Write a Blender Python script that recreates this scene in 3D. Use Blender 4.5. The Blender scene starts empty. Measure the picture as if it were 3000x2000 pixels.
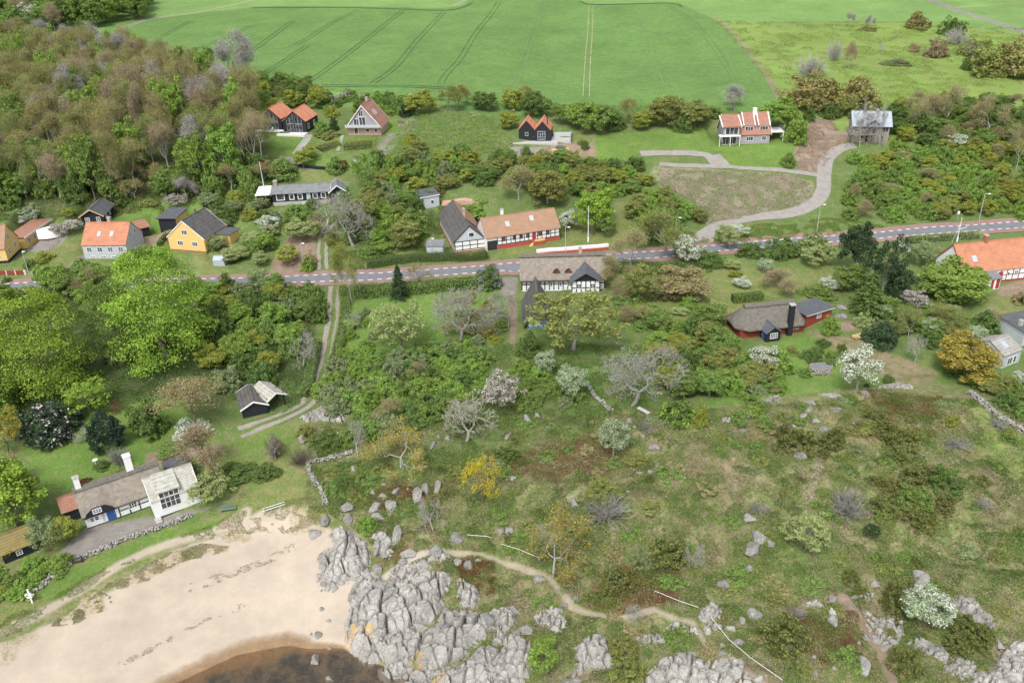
import bpy, bmesh, math, random
import numpy as np
from mathutils import Vector, Matrix

# ------------------------------------------------------------ camera, world, sun, exposure
S = bpy.context.scene
C = S.collection
FPX, CAMH, PITCH, ROLL = 2500.0, 81.0, math.radians(27.5), math.radians(2.0)
F_ = np.array([0, math.cos(PITCH), -math.sin(PITCH)])
_R0 = np.array([1.0, 0, 0]); _U0 = np.array([0, math.sin(PITCH), math.cos(PITCH)])
R_ = math.cos(ROLL)*_R0 - math.sin(ROLL)*_U0
U_ = math.sin(ROLL)*_R0 + math.cos(ROLL)*_U0
cd = bpy.data.cameras.new('camera'); cam = bpy.data.objects.new('camera', cd); C.objects.link(cam)
cd.sensor_width = 36; cd.lens = 36*FPX/3000; cd.clip_start = 1; cd.clip_end = 8000
M4 = Matrix(((R_[0], U_[0], -F_[0], 0), (R_[1], U_[1], -F_[1], 0), (R_[2], U_[2], -F_[2], CAMH), (0, 0, 0, 1)))
cam.matrix_world = M4
S.camera = cam
SUN_EL, SUN_AZ = math.radians(55), math.radians(200)   # azimuth clockwise from +Y
w = bpy.data.worlds.new('World'); S.world = w; w.use_nodes = True
nt = w.node_tree; nt.nodes.clear()
sky = nt.nodes.new('ShaderNodeTexSky'); sky.sky_type = 'NISHITA'; sky.sun_disc = False
sky.sun_elevation = SUN_EL; sky.sun_rotation = SUN_AZ
sky.air_density = 1.0; sky.dust_density = 3.0
hs = nt.nodes.new('ShaderNodeHueSaturation'); hs.inputs['Saturation'].default_value = 0.35
bg = nt.nodes.new('ShaderNodeBackground'); bg.inputs['Strength'].default_value = 0.15
wo = nt.nodes.new('ShaderNodeOutputWorld')
nt.links.new(sky.outputs[0], hs.inputs['Color']); nt.links.new(hs.outputs[0], bg.inputs[0]); nt.links.new(bg.outputs[0], wo.inputs[0])
sl = bpy.data.lights.new('sun', 'SUN'); sl.energy = 1.4; sl.angle = math.radians(13); sl.color = (1, .97, .92)
so = bpy.data.objects.new('sun', sl); C.objects.link(so)
sd = Vector((math.sin(SUN_AZ)*math.cos(SUN_EL), math.cos(SUN_AZ)*math.cos(SUN_EL), math.sin(SUN_EL)))
so.rotation_euler = sd.to_track_quat('Z', 'Y').to_euler(); so.location = (0, 0, 200)
S.view_settings.view_transform = 'Standard'; S.view_settings.look = 'None'
S.view_settings.gamma = 1; S.view_settings.use_curve_mapping = False
S.view_settings.exposure = 0.74

RNG = np.random.default_rng(7)
random.seed(7)

# ------------------------------------------------------------ numpy noise
_PT = np.random.default_rng(3).random((256, 256))
def vnoise(x, y):
    xi = np.floor(x).astype(int); yi = np.floor(y).astype(int)
    fx = x-xi; fy = y-yi; fx = fx*fx*(3-2*fx); fy = fy*fy*(3-2*fy)
    a = _PT[xi & 255, yi & 255]; b = _PT[(xi+1) & 255, yi & 255]
    c = _PT[xi & 255, (yi+1) & 255]; d = _PT[(xi+1) & 255, (yi+1) & 255]
    return (a*(1-fx)+b*fx)*(1-fy)+(c*(1-fx)+d*fx)*fy
def fbm(x, y, sc, o=4, seed=0):
    x = np.asarray(x, float)/sc+seed*17.3; y = np.asarray(y, float)/sc+seed*9.1
    s = 0; a = 1; t = 0
    for i in range(o):
        s = s+a*(vnoise(x, y)-.5); t += a; a *= .5
        x = x*2.03+11.7; y = y*1.97+5.3
    return s/t*2      # about -1..1
def sstep(a, b, x):
    t = np.clip((x-a)/(b-a), 0, 1); return t*t*(3-2*t)

# ------------------------------------------------------------ terrain height
_BY = [0, 60, 78, 84, 90, 97, 105, 118, 140, 160, 168, 176, 186, 200, 227, 250, 262, 300, 450, 700, 1200, 3500]
_BZ = [.5, .6, 1.0, 1.6, 2.3, 3.6, 4.3, 5.8, 7.6, 9.4, 10, 10.6, 12, 15.5, 22, 25.5, 26.5, 29, 38, 50, 70, 130]
SHX = [-300, -120, -75, -55, -46, -41, -35, -29, -24, -22, -20, -16, -11, -7, -2, 5, 20, 60]
SHY = [-20, 28, 46, 60, 67.5, 71.4, 75.3, 76.6, 77.2, 77.0, 75.3, 73.6, 71.3, 68, 62, 57, 50, 40]
PADS = []      # (cx, cy, rot, hx, hy, z)
def h0(x, y):
    x = np.asarray(x, float); y = np.asarray(y, float)
    yy = y-.072*x*sstep(125, 165, y)
    b = np.interp(yy, _BY, _BZ)
    # beach on the left
    ysh = np.interp(x, SHX, SHY)
    sdv = y-ysh
    beach = np.interp(sdv, [-60, -25, -6, 0, 3, 10, 20, 32], [-4, -2, -.55, 0, .3, .8, 1.7, 3.2])
    wl = 1-sstep(-30, -18, x+.35*(y-78))                         # 1 = beach side
    wl = wl*(1-sstep(94, 101, y))
    # headland on the right
    r = sstep(-22, -6, x+.25*(y-80))*(1-sstep(108, 128, y))
    head = b+r*(1.5+2.2*sstep(-10, 20, x)) + r*(1.6*fbm(x, y, 17, 3, 1)+1.0*fbm(x, y, 6, 3, 2)+.35*fbm(x, y, 2.2, 2, 3)) - 3.2*r*(1-sstep(58, 74, y+.28*x))
    hr = np.maximum(head, -1.5)
    h = beach*wl+hr*(1-wl)
    sw = sstep(-.2, 2.2, ysh-y)*(1-wl); h = h*(1-sw)+np.minimum(h, -.9)*sw
    h = h+.35*fbm(x, y, 9, 3, 4)*sstep(100, 112, y)*(1-sstep(235, 255, y))
    m = sstep(250, 330, y)
    h = h+m*1.6*fbm(x, y, 90, 2, 5)
    # deep gully of rocks near the foreshore right of the beach: sea at the foot of the outcrop
    return h
def h(x, y):
    z = h0(x, y)
    for (cx, cy, ro, hx, hy, pz) in PADS:
        dx = x-cx; dy = y-cy
        u = np.abs(dx*math.cos(ro)+dy*math.sin(ro))-hx; v = np.abs(-dx*math.sin(ro)+dy*math.cos(ro))-hy
        d = np.maximum(u, v)
        wgt = 1-sstep(.6, 3.5, d)
        z = z*(1-wgt)+pz*wgt
    return z
_T = np.concatenate([np.linspace(85, 330, 700), np.linspace(331, 900, 400)])
def px(u, v, off=0.0):
    """world point on the terrain seen at photograph pixel (3000 x 2000)"""
    d = F_*FPX+R_*(u-1500)+U_*(1000-v); d = d/np.linalg.norm(d)
    P = d[None]*_T[:, None]; z = h(P[:, 0], P[:, 1])+off
    g = CAMH+P[:, 2]-z
    i = int(np.argmax(g < 0))
    if i == 0: i = len(_T)-1
    a, b = _T[i-1], _T[i]
    ta = a+(b-a)*g[i-1]/(g[i-1]-g[i]+1e-9)
    p = d*ta
    return np.array([p[0], p[1], float(h(np.array([p[0]]), np.array([p[1]]))[0])])
def pxz(u, v, z):
    d = F_*FPX+R_*(u-1500)+U_*(1000-v); t = (z-CAMH)/d[2]; p = d*t
    return np.array([p[0], p[1], z])
def scale_at(p):
    return FPX/((p[0]*F_[0]+p[1]*F_[1])+(p[2]-CAMH)*F_[2])
def elev_at(p):
    return math.atan2(CAMH-p[2], math.hypot(p[0], p[1]))
def proj(P):
    P = np.asarray(P, float)-np.array([0, 0, CAMH])
    d = P@F_; return 1500+FPX*(P@R_)/d, 1000-FPX*(P@U_)/d

# ------------------------------------------------------------ tags
def tag(o, label=None, cat=None, group=None, kind=None):
    if label: o['label'] = label
    if cat: o['category'] = cat
    if group: o['group'] = group
    if kind: o['kind'] = kind
    return o
def empty(name, loc, rz=0, label=None, cat=None, group=None):
    o = bpy.data.objects.new(name, None); C.objects.link(o)
    o.location = loc; o.rotation_euler = (0, 0, rz); o.empty_display_size = .3
    return tag(o, label, cat, group)
def mesh_np(name, V, Fq, mat, parent=None, cols=None, smooth=False, link=True, mats=None, midx=None):
    """V (n,3); Fq (m,k) index array with constant k"""
    me = bpy.data.meshes.new(name)
    V = np.asarray(V, np.float32); Fq = np.asarray(Fq, np.int32)
    n, k = Fq.shape
    me.vertices.add(len(V)); me.vertices.foreach_set('co', V.ravel())
    me.loops.add(n*k); me.loops.foreach_set('vertex_index', Fq.ravel())
    me.polygons.add(n); me.polygons.foreach_set('loop_start', np.arange(0, n*k, k, dtype=np.int32))
    me.polygons.foreach_set('loop_total', np.full(n, k, np.int32))
    if smooth: me.polygons.foreach_set('use_smooth', np.ones(n, bool))
    if midx is not None: me.polygons.foreach_set('material_index', np.asarray(midx, np.int32))
    me.update(calc_edges=True)
    if cols is not None:
        for cn, ca in cols.items():
            at = me.color_attributes.new(cn, 'FLOAT_COLOR', 'POINT')
            ca = np.asarray(ca, np.float32)
            if ca.shape[1] == 3: ca = np.concatenate([ca, np.ones((len(ca), 1), np.float32)], 1)
            at.data.foreach_set('color', ca.ravel())
    for m in (mats or [mat]): me.materials.append(m)
    if not link: return me
    o = bpy.data.objects.new(name, me); C.objects.link(o)
    if parent: o.parent = parent
    return o

# ------------------------------------------------------------ materials
def newmat(name):
    m = bpy.data.materials.new(name); m.use_nodes = True
    nt = m.node_tree; b = nt.nodes['Principled BSDF']
    return m, nt, b
def N(nt, t, **kw):
    n = nt.nodes.new(t)
    for k, v in kw.items():
        if k.startswith('i_'): n.inputs[int(k[2:])].default_value = v
        else: setattr(n, k, v)
    return n
def mixc(nt, fac, a, b, bt='MIX'):
    n = nt.nodes.new('ShaderNodeMix'); n.data_type = 'RGBA'; n.blend_type = bt
    for s, v in ((0, fac), (6, a), (7, b)):
        if isinstance(v, bpy.types.NodeSocket): nt.links.new(v, n.inputs[s])
        elif s == 0: n.inputs[0].default_value = v
        else: n.inputs[s].default_value = (*v[:3], 1)
    return n.outputs[2]
def mathn(nt, op, a, b=0.0, c=0.0, clamp=False):
    n = nt.nodes.new('ShaderNodeMath'); n.operation = op; n.use_clamp = clamp
    for i, v in enumerate((a, b, c)):
        if isinstance(v, bpy.types.NodeSocket): nt.links.new(v, n.inputs[i])
        else: n.inputs[i].default_value = v
    return n.outputs[0]
def noise(nt, scale, detail=4, rough=.6, vec=None, out=0, dist=0):
    n = nt.nodes.new('ShaderNodeTexNoise'); n.inputs['Scale'].default_value = scale
    n.inputs['Detail'].default_value = detail; n.inputs['Roughness'].default_value = rough; n.inputs['Distortion'].default_value = dist
    if vec is not None: nt.links.new(vec, n.inputs['Vector'])
    return n.outputs[out]
def ramp(nt, fac, stops):
    n = nt.nodes.new('ShaderNodeValToRGB'); r = n.color_ramp
    while len(r.elements) < len(stops): r.elements.new(.5)
    for e, (p, c) in zip(r.elements, stops):
        e.position = p; e.color = (*(c if hasattr(c, '__len__') else (c, c, c)), 1)
    nt.links.new(fac, n.inputs[0]); return n.outputs[0]
def bump(nt, b, hgt, strength=.5, dist=.1):
    n = nt.nodes.new('ShaderNodeBump'); n.inputs['Strength'].default_value = strength; n.inputs['Distance'].default_value = dist
    nt.links.new(hgt, n.inputs['Height']); nt.links.new(n.outputs[0], b.inputs['Normal'])
def objco(nt): return nt.nodes.new('ShaderNodeTexCoord').outputs['Object']
def simple(name, col, rough=.8, var=.12, scale=3.0, spec=.3, bmp=0.0, dirt=None, metal=0):
    m, nt, b = newmat(name)
    co = objco(nt)
    n1 = noise(nt, scale, 5, .65, co); n2 = noise(nt, scale*7, 3, .6, co)
    f = mathn(nt, 'ADD', n1, mathn(nt, 'MULTIPLY', n2, .5))
    lo = tuple(max(0, c*(1-var*2)) for c in col); hi = tuple(min(1, c*(1+var)) for c in col)
    c = ramp(nt, f, [(.45, lo), (1.0, hi)])
    if dirt:
        n3 = noise(nt, dirt[1], 6, .7, co)
        c = mixc(nt, ramp(nt, n3, [(dirt[2], 0), (dirt[2]+.15, 1)]), c, dirt[0])
    nt.links.new(c, b.inputs['Base Color'])
    b.inputs['Roughness'].default_value = rough; b.inputs['Specular IOR Level'].default_value = spec
    b.inputs['Metallic'].default_value = metal
    if bmp: bump(nt, b, n2, bmp, .03)
    return m
# ------------------------------------------------------------ ground painting helpers
def toworld(poly): return np.array([px(u, v)[:2] for u, v in poly])
def poly_sd(P, X, Y):
    """signed distance (negative inside) to polygon P"""
    n = len(P); ins = np.zeros(X.shape, bool); dm = np.full(X.shape, 1e9)
    for i in range(n):
        x1, y1 = P[i]; x2, y2 = P[(i+1) % n]
        c = ((y1 > Y) != (y2 > Y)) & (X < (x2-x1)*(Y-y1)/(y2-y1+1e-12)+x1); ins ^= c
        ex, ey = x2-x1, y2-y1; t = np.clip(((X-x1)*ex+(Y-y1)*ey)/(ex*ex+ey*ey+1e-9), 0, 1)
        dm = np.minimum(dm, np.hypot(X-x1-t*ex, Y-y1-t*ey))
    return np.where(ins, -dm, dm)
def line_d(P, X, Y):
    dm = np.full(X.shape, 1e9)
    for i in range(len(P)-1):
        x1, y1 = P[i]; x2, y2 = P[i+1]; ex, ey = x2-x1, y2-y1
        t = np.clip(((X-x1)*ex+(Y-y1)*ey)/(ex*ex+ey*ey+1e-9), 0, 1)
        dm = np.minimum(dm, np.hypot(X-x1-t*ex, Y-y1-t*ey))
    return dm

# colours (A, B, bias)   bias>0.5 = more A
PAL = {
 'wheat':  ((.102, .190, .060), (.135, .228, .060), .5),
 'field':  ((.185, .285, .085), (.15, .26, .08), .5),
 'meadow': ((.175, .27, .06), (.21, .22, .085), .62),
 'rough':  ((.105, .17, .045), (.17, .18, .08), .6),
 'lawn':   ((.115, .20, .042), (.16, .215, .06), .60),
 'lawn2':  ((.14, .19, .052), (.20, .20, .085), .55),
 'moor':   ((.14, .175, .058), (.26, .22, .13), .60),
 'moortan': ((.27, .215, .14), (.15, .16, .06), .58),
 'heather': ((.13, .065, .040), (.15, .135, .055), .62),
 'sand':   ((.450, .378, .295), (.41, .35, .28), .5),
 'sandwet': ((.30, .205, .12), (.25, .17, .10), .5),
 'sandgrey': ((.42, .37, .32), (.38, .33, .27), .5),
 'dune':   ((.21, .195, .085), (.40, .33, .23), .45),
 'gravel': ((.27, .25, .225), (.21, .195, .17), .5),
 'dirt':   ((.29, .225, .17), (.23, .17, .12), .5),
 'brush':  ((.33, .28, .21), (.20, .24, .095), .50),
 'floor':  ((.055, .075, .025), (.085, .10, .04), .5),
 'track':  ((.36, .31, .235), (.30, .26, .19), .5),
 'seabed': ((.185, .155, .115), (.085, .085, .083), .50),
}
def zn(name, P, feather=.8, warp=1.0, ws=5, kind='poly', width=1.0, amt=1.0): return (name, P, feather, warp, ws, kind, width, amt)
ZONES = [
 zn('field', [(-300, -200), (3300, -200), (3300, 330), (2300, 330), (1400, 300), (300, 330), (-300, 330)], 2, 1),
 zn('meadow', [(2085, 50), (2140, 67), (2400, 66), (2600, 64), (2800, 72), (2950, 95), (3200, 150), (3300, 420), (2600, 420), (2290, 330)], 2, 2),
 zn('wheat', [(330, 60), (430, 58), (560, 42), (750, 20), (1000, 18), (1280, 25), (1350, 18), (1385, 0), (1430, -40), (1650, -40), (1700, 3), (1740, 13), (1960, 8), (2013, 20), (2061, 42), (2113, 65), (2158, 107), (2240, 213), (2287, 290), (2290, 330), (1400, 340), (1225, 287), (1063, 278), (934, 262), (760, 250), (400, 260), (280, 110)], .8, .4),
 zn('lawn', [(760, 385), (890, 392), (868, 440), (850, 462), (770, 458)], .5, .3),
 zn('lawn', [(925, 455), (1090, 485), (1080, 500), (1060, 480), (1000, 520), (860, 520), (870, 470)], .5, .5),
 zn('lawn', [(1105, 360), (1160, 350), (1165, 385), (1130, 400)], .5, .5),
 zn('gravel', [(820, 458), (870, 462), (880, 490), (1010, 515), (1020, 540), (940, 520), (830, 490)], .4, .4),
 zn('lawn2', [(860, 495), (1015, 505), (1020, 535), (900, 540)], .5, .5),
 zn('lawn', [(1740, 405), (1900, 382), (2080, 385), (2110, 430), (2090, 450), (1960, 446), (1868, 449), (1860, 468), (2010, 485), (1920, 480), (1850, 468), (1740, 470)], .6, .4),
 zn('lawn', [(2090, 425), (2110, 415), (2320, 410), (2330, 480), (2290, 492), (2150, 492), (2120, 460)], .6, .4),
 zn('gravel', [(1490, 430), (1600, 432), (1590, 455), (1500, 458), (1480, 445)], .4, .3),
 zn('dirt', [(1608, 430), (1740, 400), (1745, 460), (1600, 462)], .5, .5),
 zn('lawn2', [(1670, 400), (1740, 390), (1740, 420), (1690, 425)], .5, .5),
 zn('dirt', [(2380, 345), (2430, 350), (2450, 400), (2480, 415), (2440, 440), (2405, 505), (2340, 500), (2325, 450), (2350, 400)], .8, 1),
 zn('brush', [(1920, 492), (2120, 502), (2330, 516), (2380, 540), (2385, 580), (2340, 606), (2204, 632), (2120, 650), (2060, 655), (2075, 620), (2030, 580), (1950, 550), (1900, 520)], 1.2, 2),
 zn('rough', [(1860, 600), (1990, 590), (2060, 640), (2050, 700), (1900, 740), (1850, 700)], 1, 1),
 zn('lawn2', [(1810, 590), (1850, 590), (1850, 690), (1800, 730), (1480, 750), (1500, 700), (1640, 680), (1650, 640), (1800, 640)], .6, .6),
 zn('lawn2', [(1180, 640), (1260, 640), (1430, 720), (1440, 750), (1240, 760), (1060, 790), (1020, 760), (1120, 700)], .8, .8),
 zn('lawn', [(330, 600), (490, 590), (640, 600), (640, 640), (620, 690), (560, 730), (480, 760), (400, 700)], .6, .6),
 zn('lawn2', [(200, 700), (240, 720), (250, 760), (360, 770), (360, 800), (60, 815), (20, 800), (60, 770)], .6, .6),
 zn('lawn2', [(560, 740), (670, 740), (670, 800), (580, 810)], .6, .6),
 zn('gravel', [(75, 735), (120, 690), (200, 690), (175, 720), (110, 745)], .4, .4),
 zn('dirt', [(405, 700), (450, 690), (500, 680), (480, 720), (400, 735)], .4, .4),
 zn('dirt', [(860, 690), (930, 680), (930, 740), (870, 830), (790, 830), (790, 780)], 1, 1.5),
 zn('lawn', [(1010, 880), (1270, 860), (1460, 850), (1500, 850), (1490, 900), (1470, 960), (1440, 1010), (1200, 1030), (1040, 1050), (1000, 1040), (1005, 960)], .5, .3),
 zn('gravel', [(1462, 815), (1515, 812), (1515, 850), (1480, 870), (1465, 850)], .3, .3),
 zn('dirt', [(1490, 860), (1512, 860), (1515, 950), (1505, 1020), (1495, 1010)], .3, .3),
 zn('lawn2', [(1820, 850), (1900, 800), (2060, 780), (2200, 780), (2480, 780), (2480, 860), (2250, 870), (2120, 1000), (1900, 1010), (1820, 940)], .8, .6),
 zn('rough', [(1820, 950), (2000, 950), (2120, 1000), (2100, 1080), (1850, 1080)], 1, 1),
 zn('lawn', [(2120, 1040), (2280, 1000), (2420, 960), (2500, 1010), (2760, 1080), (2770, 1120), (2560, 1150), (2300, 1170), (2080, 1220), (2060, 1180), (2180, 1100)], .8, .8),
 zn('moortan', [(2380, 975), (2500, 990), (2740, 1090), (2730, 1135), (2620, 1140), (2560, 1090), (2430, 1010)], .8, 1.5),
 zn('dirt', [(2450, 945), (2500, 940), (2505, 965), (2455, 968)], .4, .4),
 zn('dirt', [(2920, 840), (3050, 810), (3050, 880), (2930, 870)], .6, .8),
 zn('lawn2', [(2880, 870), (3050, 860), (3050, 940), (2900, 920)], .6, .8),
 # left gardens
 zn('lawn', [(70, 1310), (230, 1230), (330, 1180), (430, 1150), (570, 1200), (640, 1290), (470, 1340), (300, 1400), (150, 1440), (100, 1380)], .8, .8),
 zn('lawn2', [(655, 1290), (900, 1225), (880, 1290), (860, 1330), (920, 1400), (950, 1470), (850, 1530), (660, 1530), (600, 1420), (640, 1340)], .8, .8),
 zn('lawn', [(680, 1290), (870, 1245), (860, 1300), (700, 1340)], .8, .8, amt=.7),
 zn('dirt', [(430, 1330), (640, 1300), (650, 1320), (480, 1365), (420, 1400)], .4, .4),
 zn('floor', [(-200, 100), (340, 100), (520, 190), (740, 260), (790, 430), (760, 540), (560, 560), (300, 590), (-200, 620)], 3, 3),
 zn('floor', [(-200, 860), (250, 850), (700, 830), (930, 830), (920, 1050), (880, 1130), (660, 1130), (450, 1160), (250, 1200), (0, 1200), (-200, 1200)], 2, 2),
 # moor
 zn('moor', [(880, 1250), (960, 1200), (1100, 1230), (1500, 1180), (1700, 1200), (1900, 1200), (2100, 1200), (2350, 1150), (2600, 1130), (2740, 1120), (2860, 1150), (3300, 1260), (3300, 2300), (900, 2300), (950, 1500)], 2, 2),
 zn('rough', [(1180, 1330), (1350, 1260), (1560, 1210), (1700, 1180), (1770, 1230), (1650, 1270), (1500, 1330), (1300, 1400), (1100, 1440)], 2, 2),
 zn('meadow', [(2840, 1180), (2900, 1200), (3100, 1340), (3100, 1480), (2950, 1400), (2880, 1330)], 2, 2, amt=.8),
 zn('heather', [(1480, 1330), (1640, 1290), (1760, 1250), (1800, 1300), (1820, 1380), (1700, 1400), (1500, 1410), (1450, 1380)], 2, 3, 4, amt=.85),
 zn('heather', [(1820, 1660), (1960, 1650), (2000, 1720), (1960, 1760), (1830, 1800), (1720, 1770), (1750, 1700)], 1, 2, 4, amt=.95),
 zn('heather', [(2550, 1150), (2740, 1160), (2760, 1230), (2620, 1230), (2560, 1200)], 2, 3, 4, amt=.7),
 zn('heather', [(2480, 1220), (2620, 1220), (2660, 1260), (2540, 1310), (2480, 1280)], 2, 3, 4, amt=.7),
 zn('heather', [(1330, 1640), (1440, 1650), (1440, 1730), (1370, 1760), (1330, 1700)], 1, 1.5, 3, amt=.9),
 zn('heather', [(2340, 1800), (2480, 1800), (2560, 1930), (2400, 1950), (2330, 1900)], 1.5, 2, 3, amt=.8),
 zn('heather', [(1060, 1440), (1200, 1400), (1330, 1420), (1300, 1460), (1080, 1500)], 1.5, 2, 3, amt=.7),
 zn('heather', [(1100, 1560), (1200, 1540), (1210, 1640), (1120, 1640)], 1, 1.5, 3, amt=.9),
 zn('heather', [(2100, 1250), (2240, 1230), (2300, 1300), (2180, 1330)], 2, 2, 3, amt=.45),
 zn('moortan', [(2000, 1300), (2160, 1310), (2200, 1370), (2200, 1450), (2180, 1560), (2100, 1560), (2080, 1450), (1990, 1380)], 1.5, 3, 4),
 zn('moortan', [(1400, 1740), (1600, 1700), (1640, 1760), (1500, 1860), (1400, 1830)], 1.5, 3, 4, amt=.8),
 zn('moortan', [(2400, 1640), (2560, 1620), (2720, 1680), (3000, 1820), (3000, 1900), (2800, 1790), (2600, 1700)], 2, 3, 4, amt=.6),
 zn('moortan', [(2580, 1400), (2900, 1330), (3000, 1420), (3000, 1520), (2700, 1480)], 3, 4, 5, amt=.45),
 zn('rough', [(2270, 1560), (2450, 1560), (2500, 1660), (2400, 1720), (2260, 1660)], 1, 2, 4, amt=.8),
 zn('dirt', [(2470, 1740), (2560, 1740), (2600, 1850), (2560, 1900), (2500, 1800)], 1, 1.5, 3, amt=.7),
 zn('dirt', [(1600, 1980), (1760, 1950), (1820, 2050), (1600, 2080)], 1, 1.5, 3, amt=.8),
 zn('dirt', [(2040, 1900), (2120, 1900), (2280, 2000), (2150, 2060), (2000, 1980)], 1, 1.5, 3, amt=.8),
 # foreshore
 zn('lawn2', [(-200, 1560), (200, 1600), (440, 1560), (680, 1500), (700, 1480), (960, 1440), (950, 1560), (700, 1570), (540, 1610), (380, 1680), (250, 1760), (100, 1840), (-200, 1960)], .6, .6),
 zn('lawn', [(100, 1700), (240, 1650), (420, 1570), (640, 1520), (640, 1560), (500, 1590), (380, 1640), (240, 1720), (120, 1770)], .6, .6, amt=.9),
 zn('dune', [(-100, 1850), (120, 1790), (300, 1700), (380, 1660), (500, 1600), (640, 1560), (680, 1560), (500, 1620), (300, 1760), (100, 1850), (-100, 1910)], .6, 1, amt=.3),
 zn('gravel', [(170, 1620), (260, 1540), (480, 1510), (600, 1490), (680, 1460), (560, 1510), (420, 1560), (330, 1600), (220, 1640)], .4, .4),
 zn('sand', [(-300, 2000), (-100, 1920), (60, 1865), (200, 1800), (330, 1720), (450, 1640), (560, 1590), (640, 1570), (690, 1520), (760, 1500), (860, 1480), (900, 1520), (1000, 1560), (1080, 1700), (1040, 1850), (1050, 1960), (900, 2200), (-300, 2500)], .5, .6),
 zn('dune', [(330, 1720), (400, 1670), (500, 1620), (600, 1595), (665, 1605), (640, 1620), (560, 1640), (490, 1670), (400, 1705), (345, 1725)], .4, 1.2, 2),
 zn('dune', [(190, 1800), (260, 1750), (320, 1710), (315, 1740), (310, 1780), (230, 1815), (150, 1830)], .4, 1.2, 2),
 zn('dune', [(640, 1560), (720, 1560), (740, 1580), (660, 1585)], .3, 1, 1.5, amt=.7),
 zn('dune', [(0, 1890), (60, 1860), (130, 1860), (60, 1900), (50, 1930), (0, 1960)], .5, 1.4, 2, amt=.7),
 zn('dune', [(850, 1500), (960, 1480), (950, 1560), (860, 1560)], .5, 1.2, 2, amt=.5),
]
LINES = [
 zn('sand', [(0, 1855), (110, 1800), (200, 1750), (280, 1700), (350, 1655), (430, 1615), (520, 1585), (620, 1562), (690, 1520), (720, 1500)], .35, .25, 2, 'line', .75, .9),
 zn('track', [(1290, 1612), (1354, 1621), (1402, 1620), (1451, 1636), (1496, 1655), (1528, 1665), (1609, 1694), (1648, 1733), (1674, 1778), (1722, 1797), (1803, 1812), (1868, 1800), (1916, 1784), (1965, 1807), (2029, 1823), (2055, 1862), (2078, 1907), (2126, 1933), (2191, 1968), (2240, 2010)], .22, .28, 2, 'line', .30, .95),
 zn('sandgrey', [(1130, 1690), (1200, 1640), (1290, 1612)], .3, .2, 2, 'line', .6, 1),
 zn('dirt', [(2469, 1749), (2505, 1791), (2540, 1849), (2579, 1904), (2599, 1949), (2620, 2010)], .3, .2, 2, 'line', .45, .9),
 zn('meadow', [(2595, 1200), (2676, 1255), (2741, 1307), (2805, 1352), (2870, 1376), (2918, 1359), (3000, 1340)], .3, .2, 2, 'line', .35, .9),
 zn('track', [(2805, 1352), (2870, 1376), (2918, 1370)], .4, .2, 2, 'line', .5, .6),
 zn('moortan', [(2870, 1376), (2935, 1404), (3000, 1452)], .4, .2, 2, 'line', .4, .9),
 zn('lawn2', [(2870, 1376), (2760, 1381), (2640, 1415), (2530, 1420), (2440, 1400)], .3, .2, 2, 'line', .35, .9),
 zn('track', [(2400, 1310), (2398, 1342), (2395, 1380), (2385, 1417), (2369, 1462)], .3, .3, 2, 'line', .5, .7),
 zn('lawn2', [(2810, 1400), (2840, 1440), (2845, 1500), (2900, 1600), (2960, 1680)], .3, .2, 2, 'line', .3, .9),
 zn('track', [(1600, 1490), (1680, 1450), (1740, 1420)], .3, .3, 2, 'line', .3, .6),
 zn('dirt', [(2095, 55), (2120, 70), (2158, 107), (2240, 213), (2285, 290)], .5, .3, 3, 'line', .7, .8),
 zn('gravel', [(345, 87), (430, 58), (470, 50)], .5, .3, 3, 'line', 1.6, .9),
 zn('track', [(470, 50), (560, 40), (680, 15), (780, -8)], .5, .3, 3, 'line', 1.0, .8),
 zn('gravel', [(2700, -8), (2750, 10), (2800, 30), (2900, 60), (3000, 92), (3100, 130)], .5, .3, 3, 'line', 2.0, 1),
 zn('track', [(2800, 22), (2900, 14), (3000, 8)], .5, .3, 3, 'line', .8, .5),
 zn('track', [(1330, 16), (1375, -5)], .4, .3, 3, 'line', 1, .8),
 zn('floor', [(2240, 66), (2600, 65), (2800, 66)], .5, 1.5, 3, 'line', .5, .6),
 zn('gravel', [(1092, 470), (1110, 440), (1135, 410), (1150, 395)], .4, .3, 2, 'line', 1.1, .7),
 zn('gravel', [(205, 782), (245, 750)], .2, .1, 2, 'line', .6, .9),
]
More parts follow.
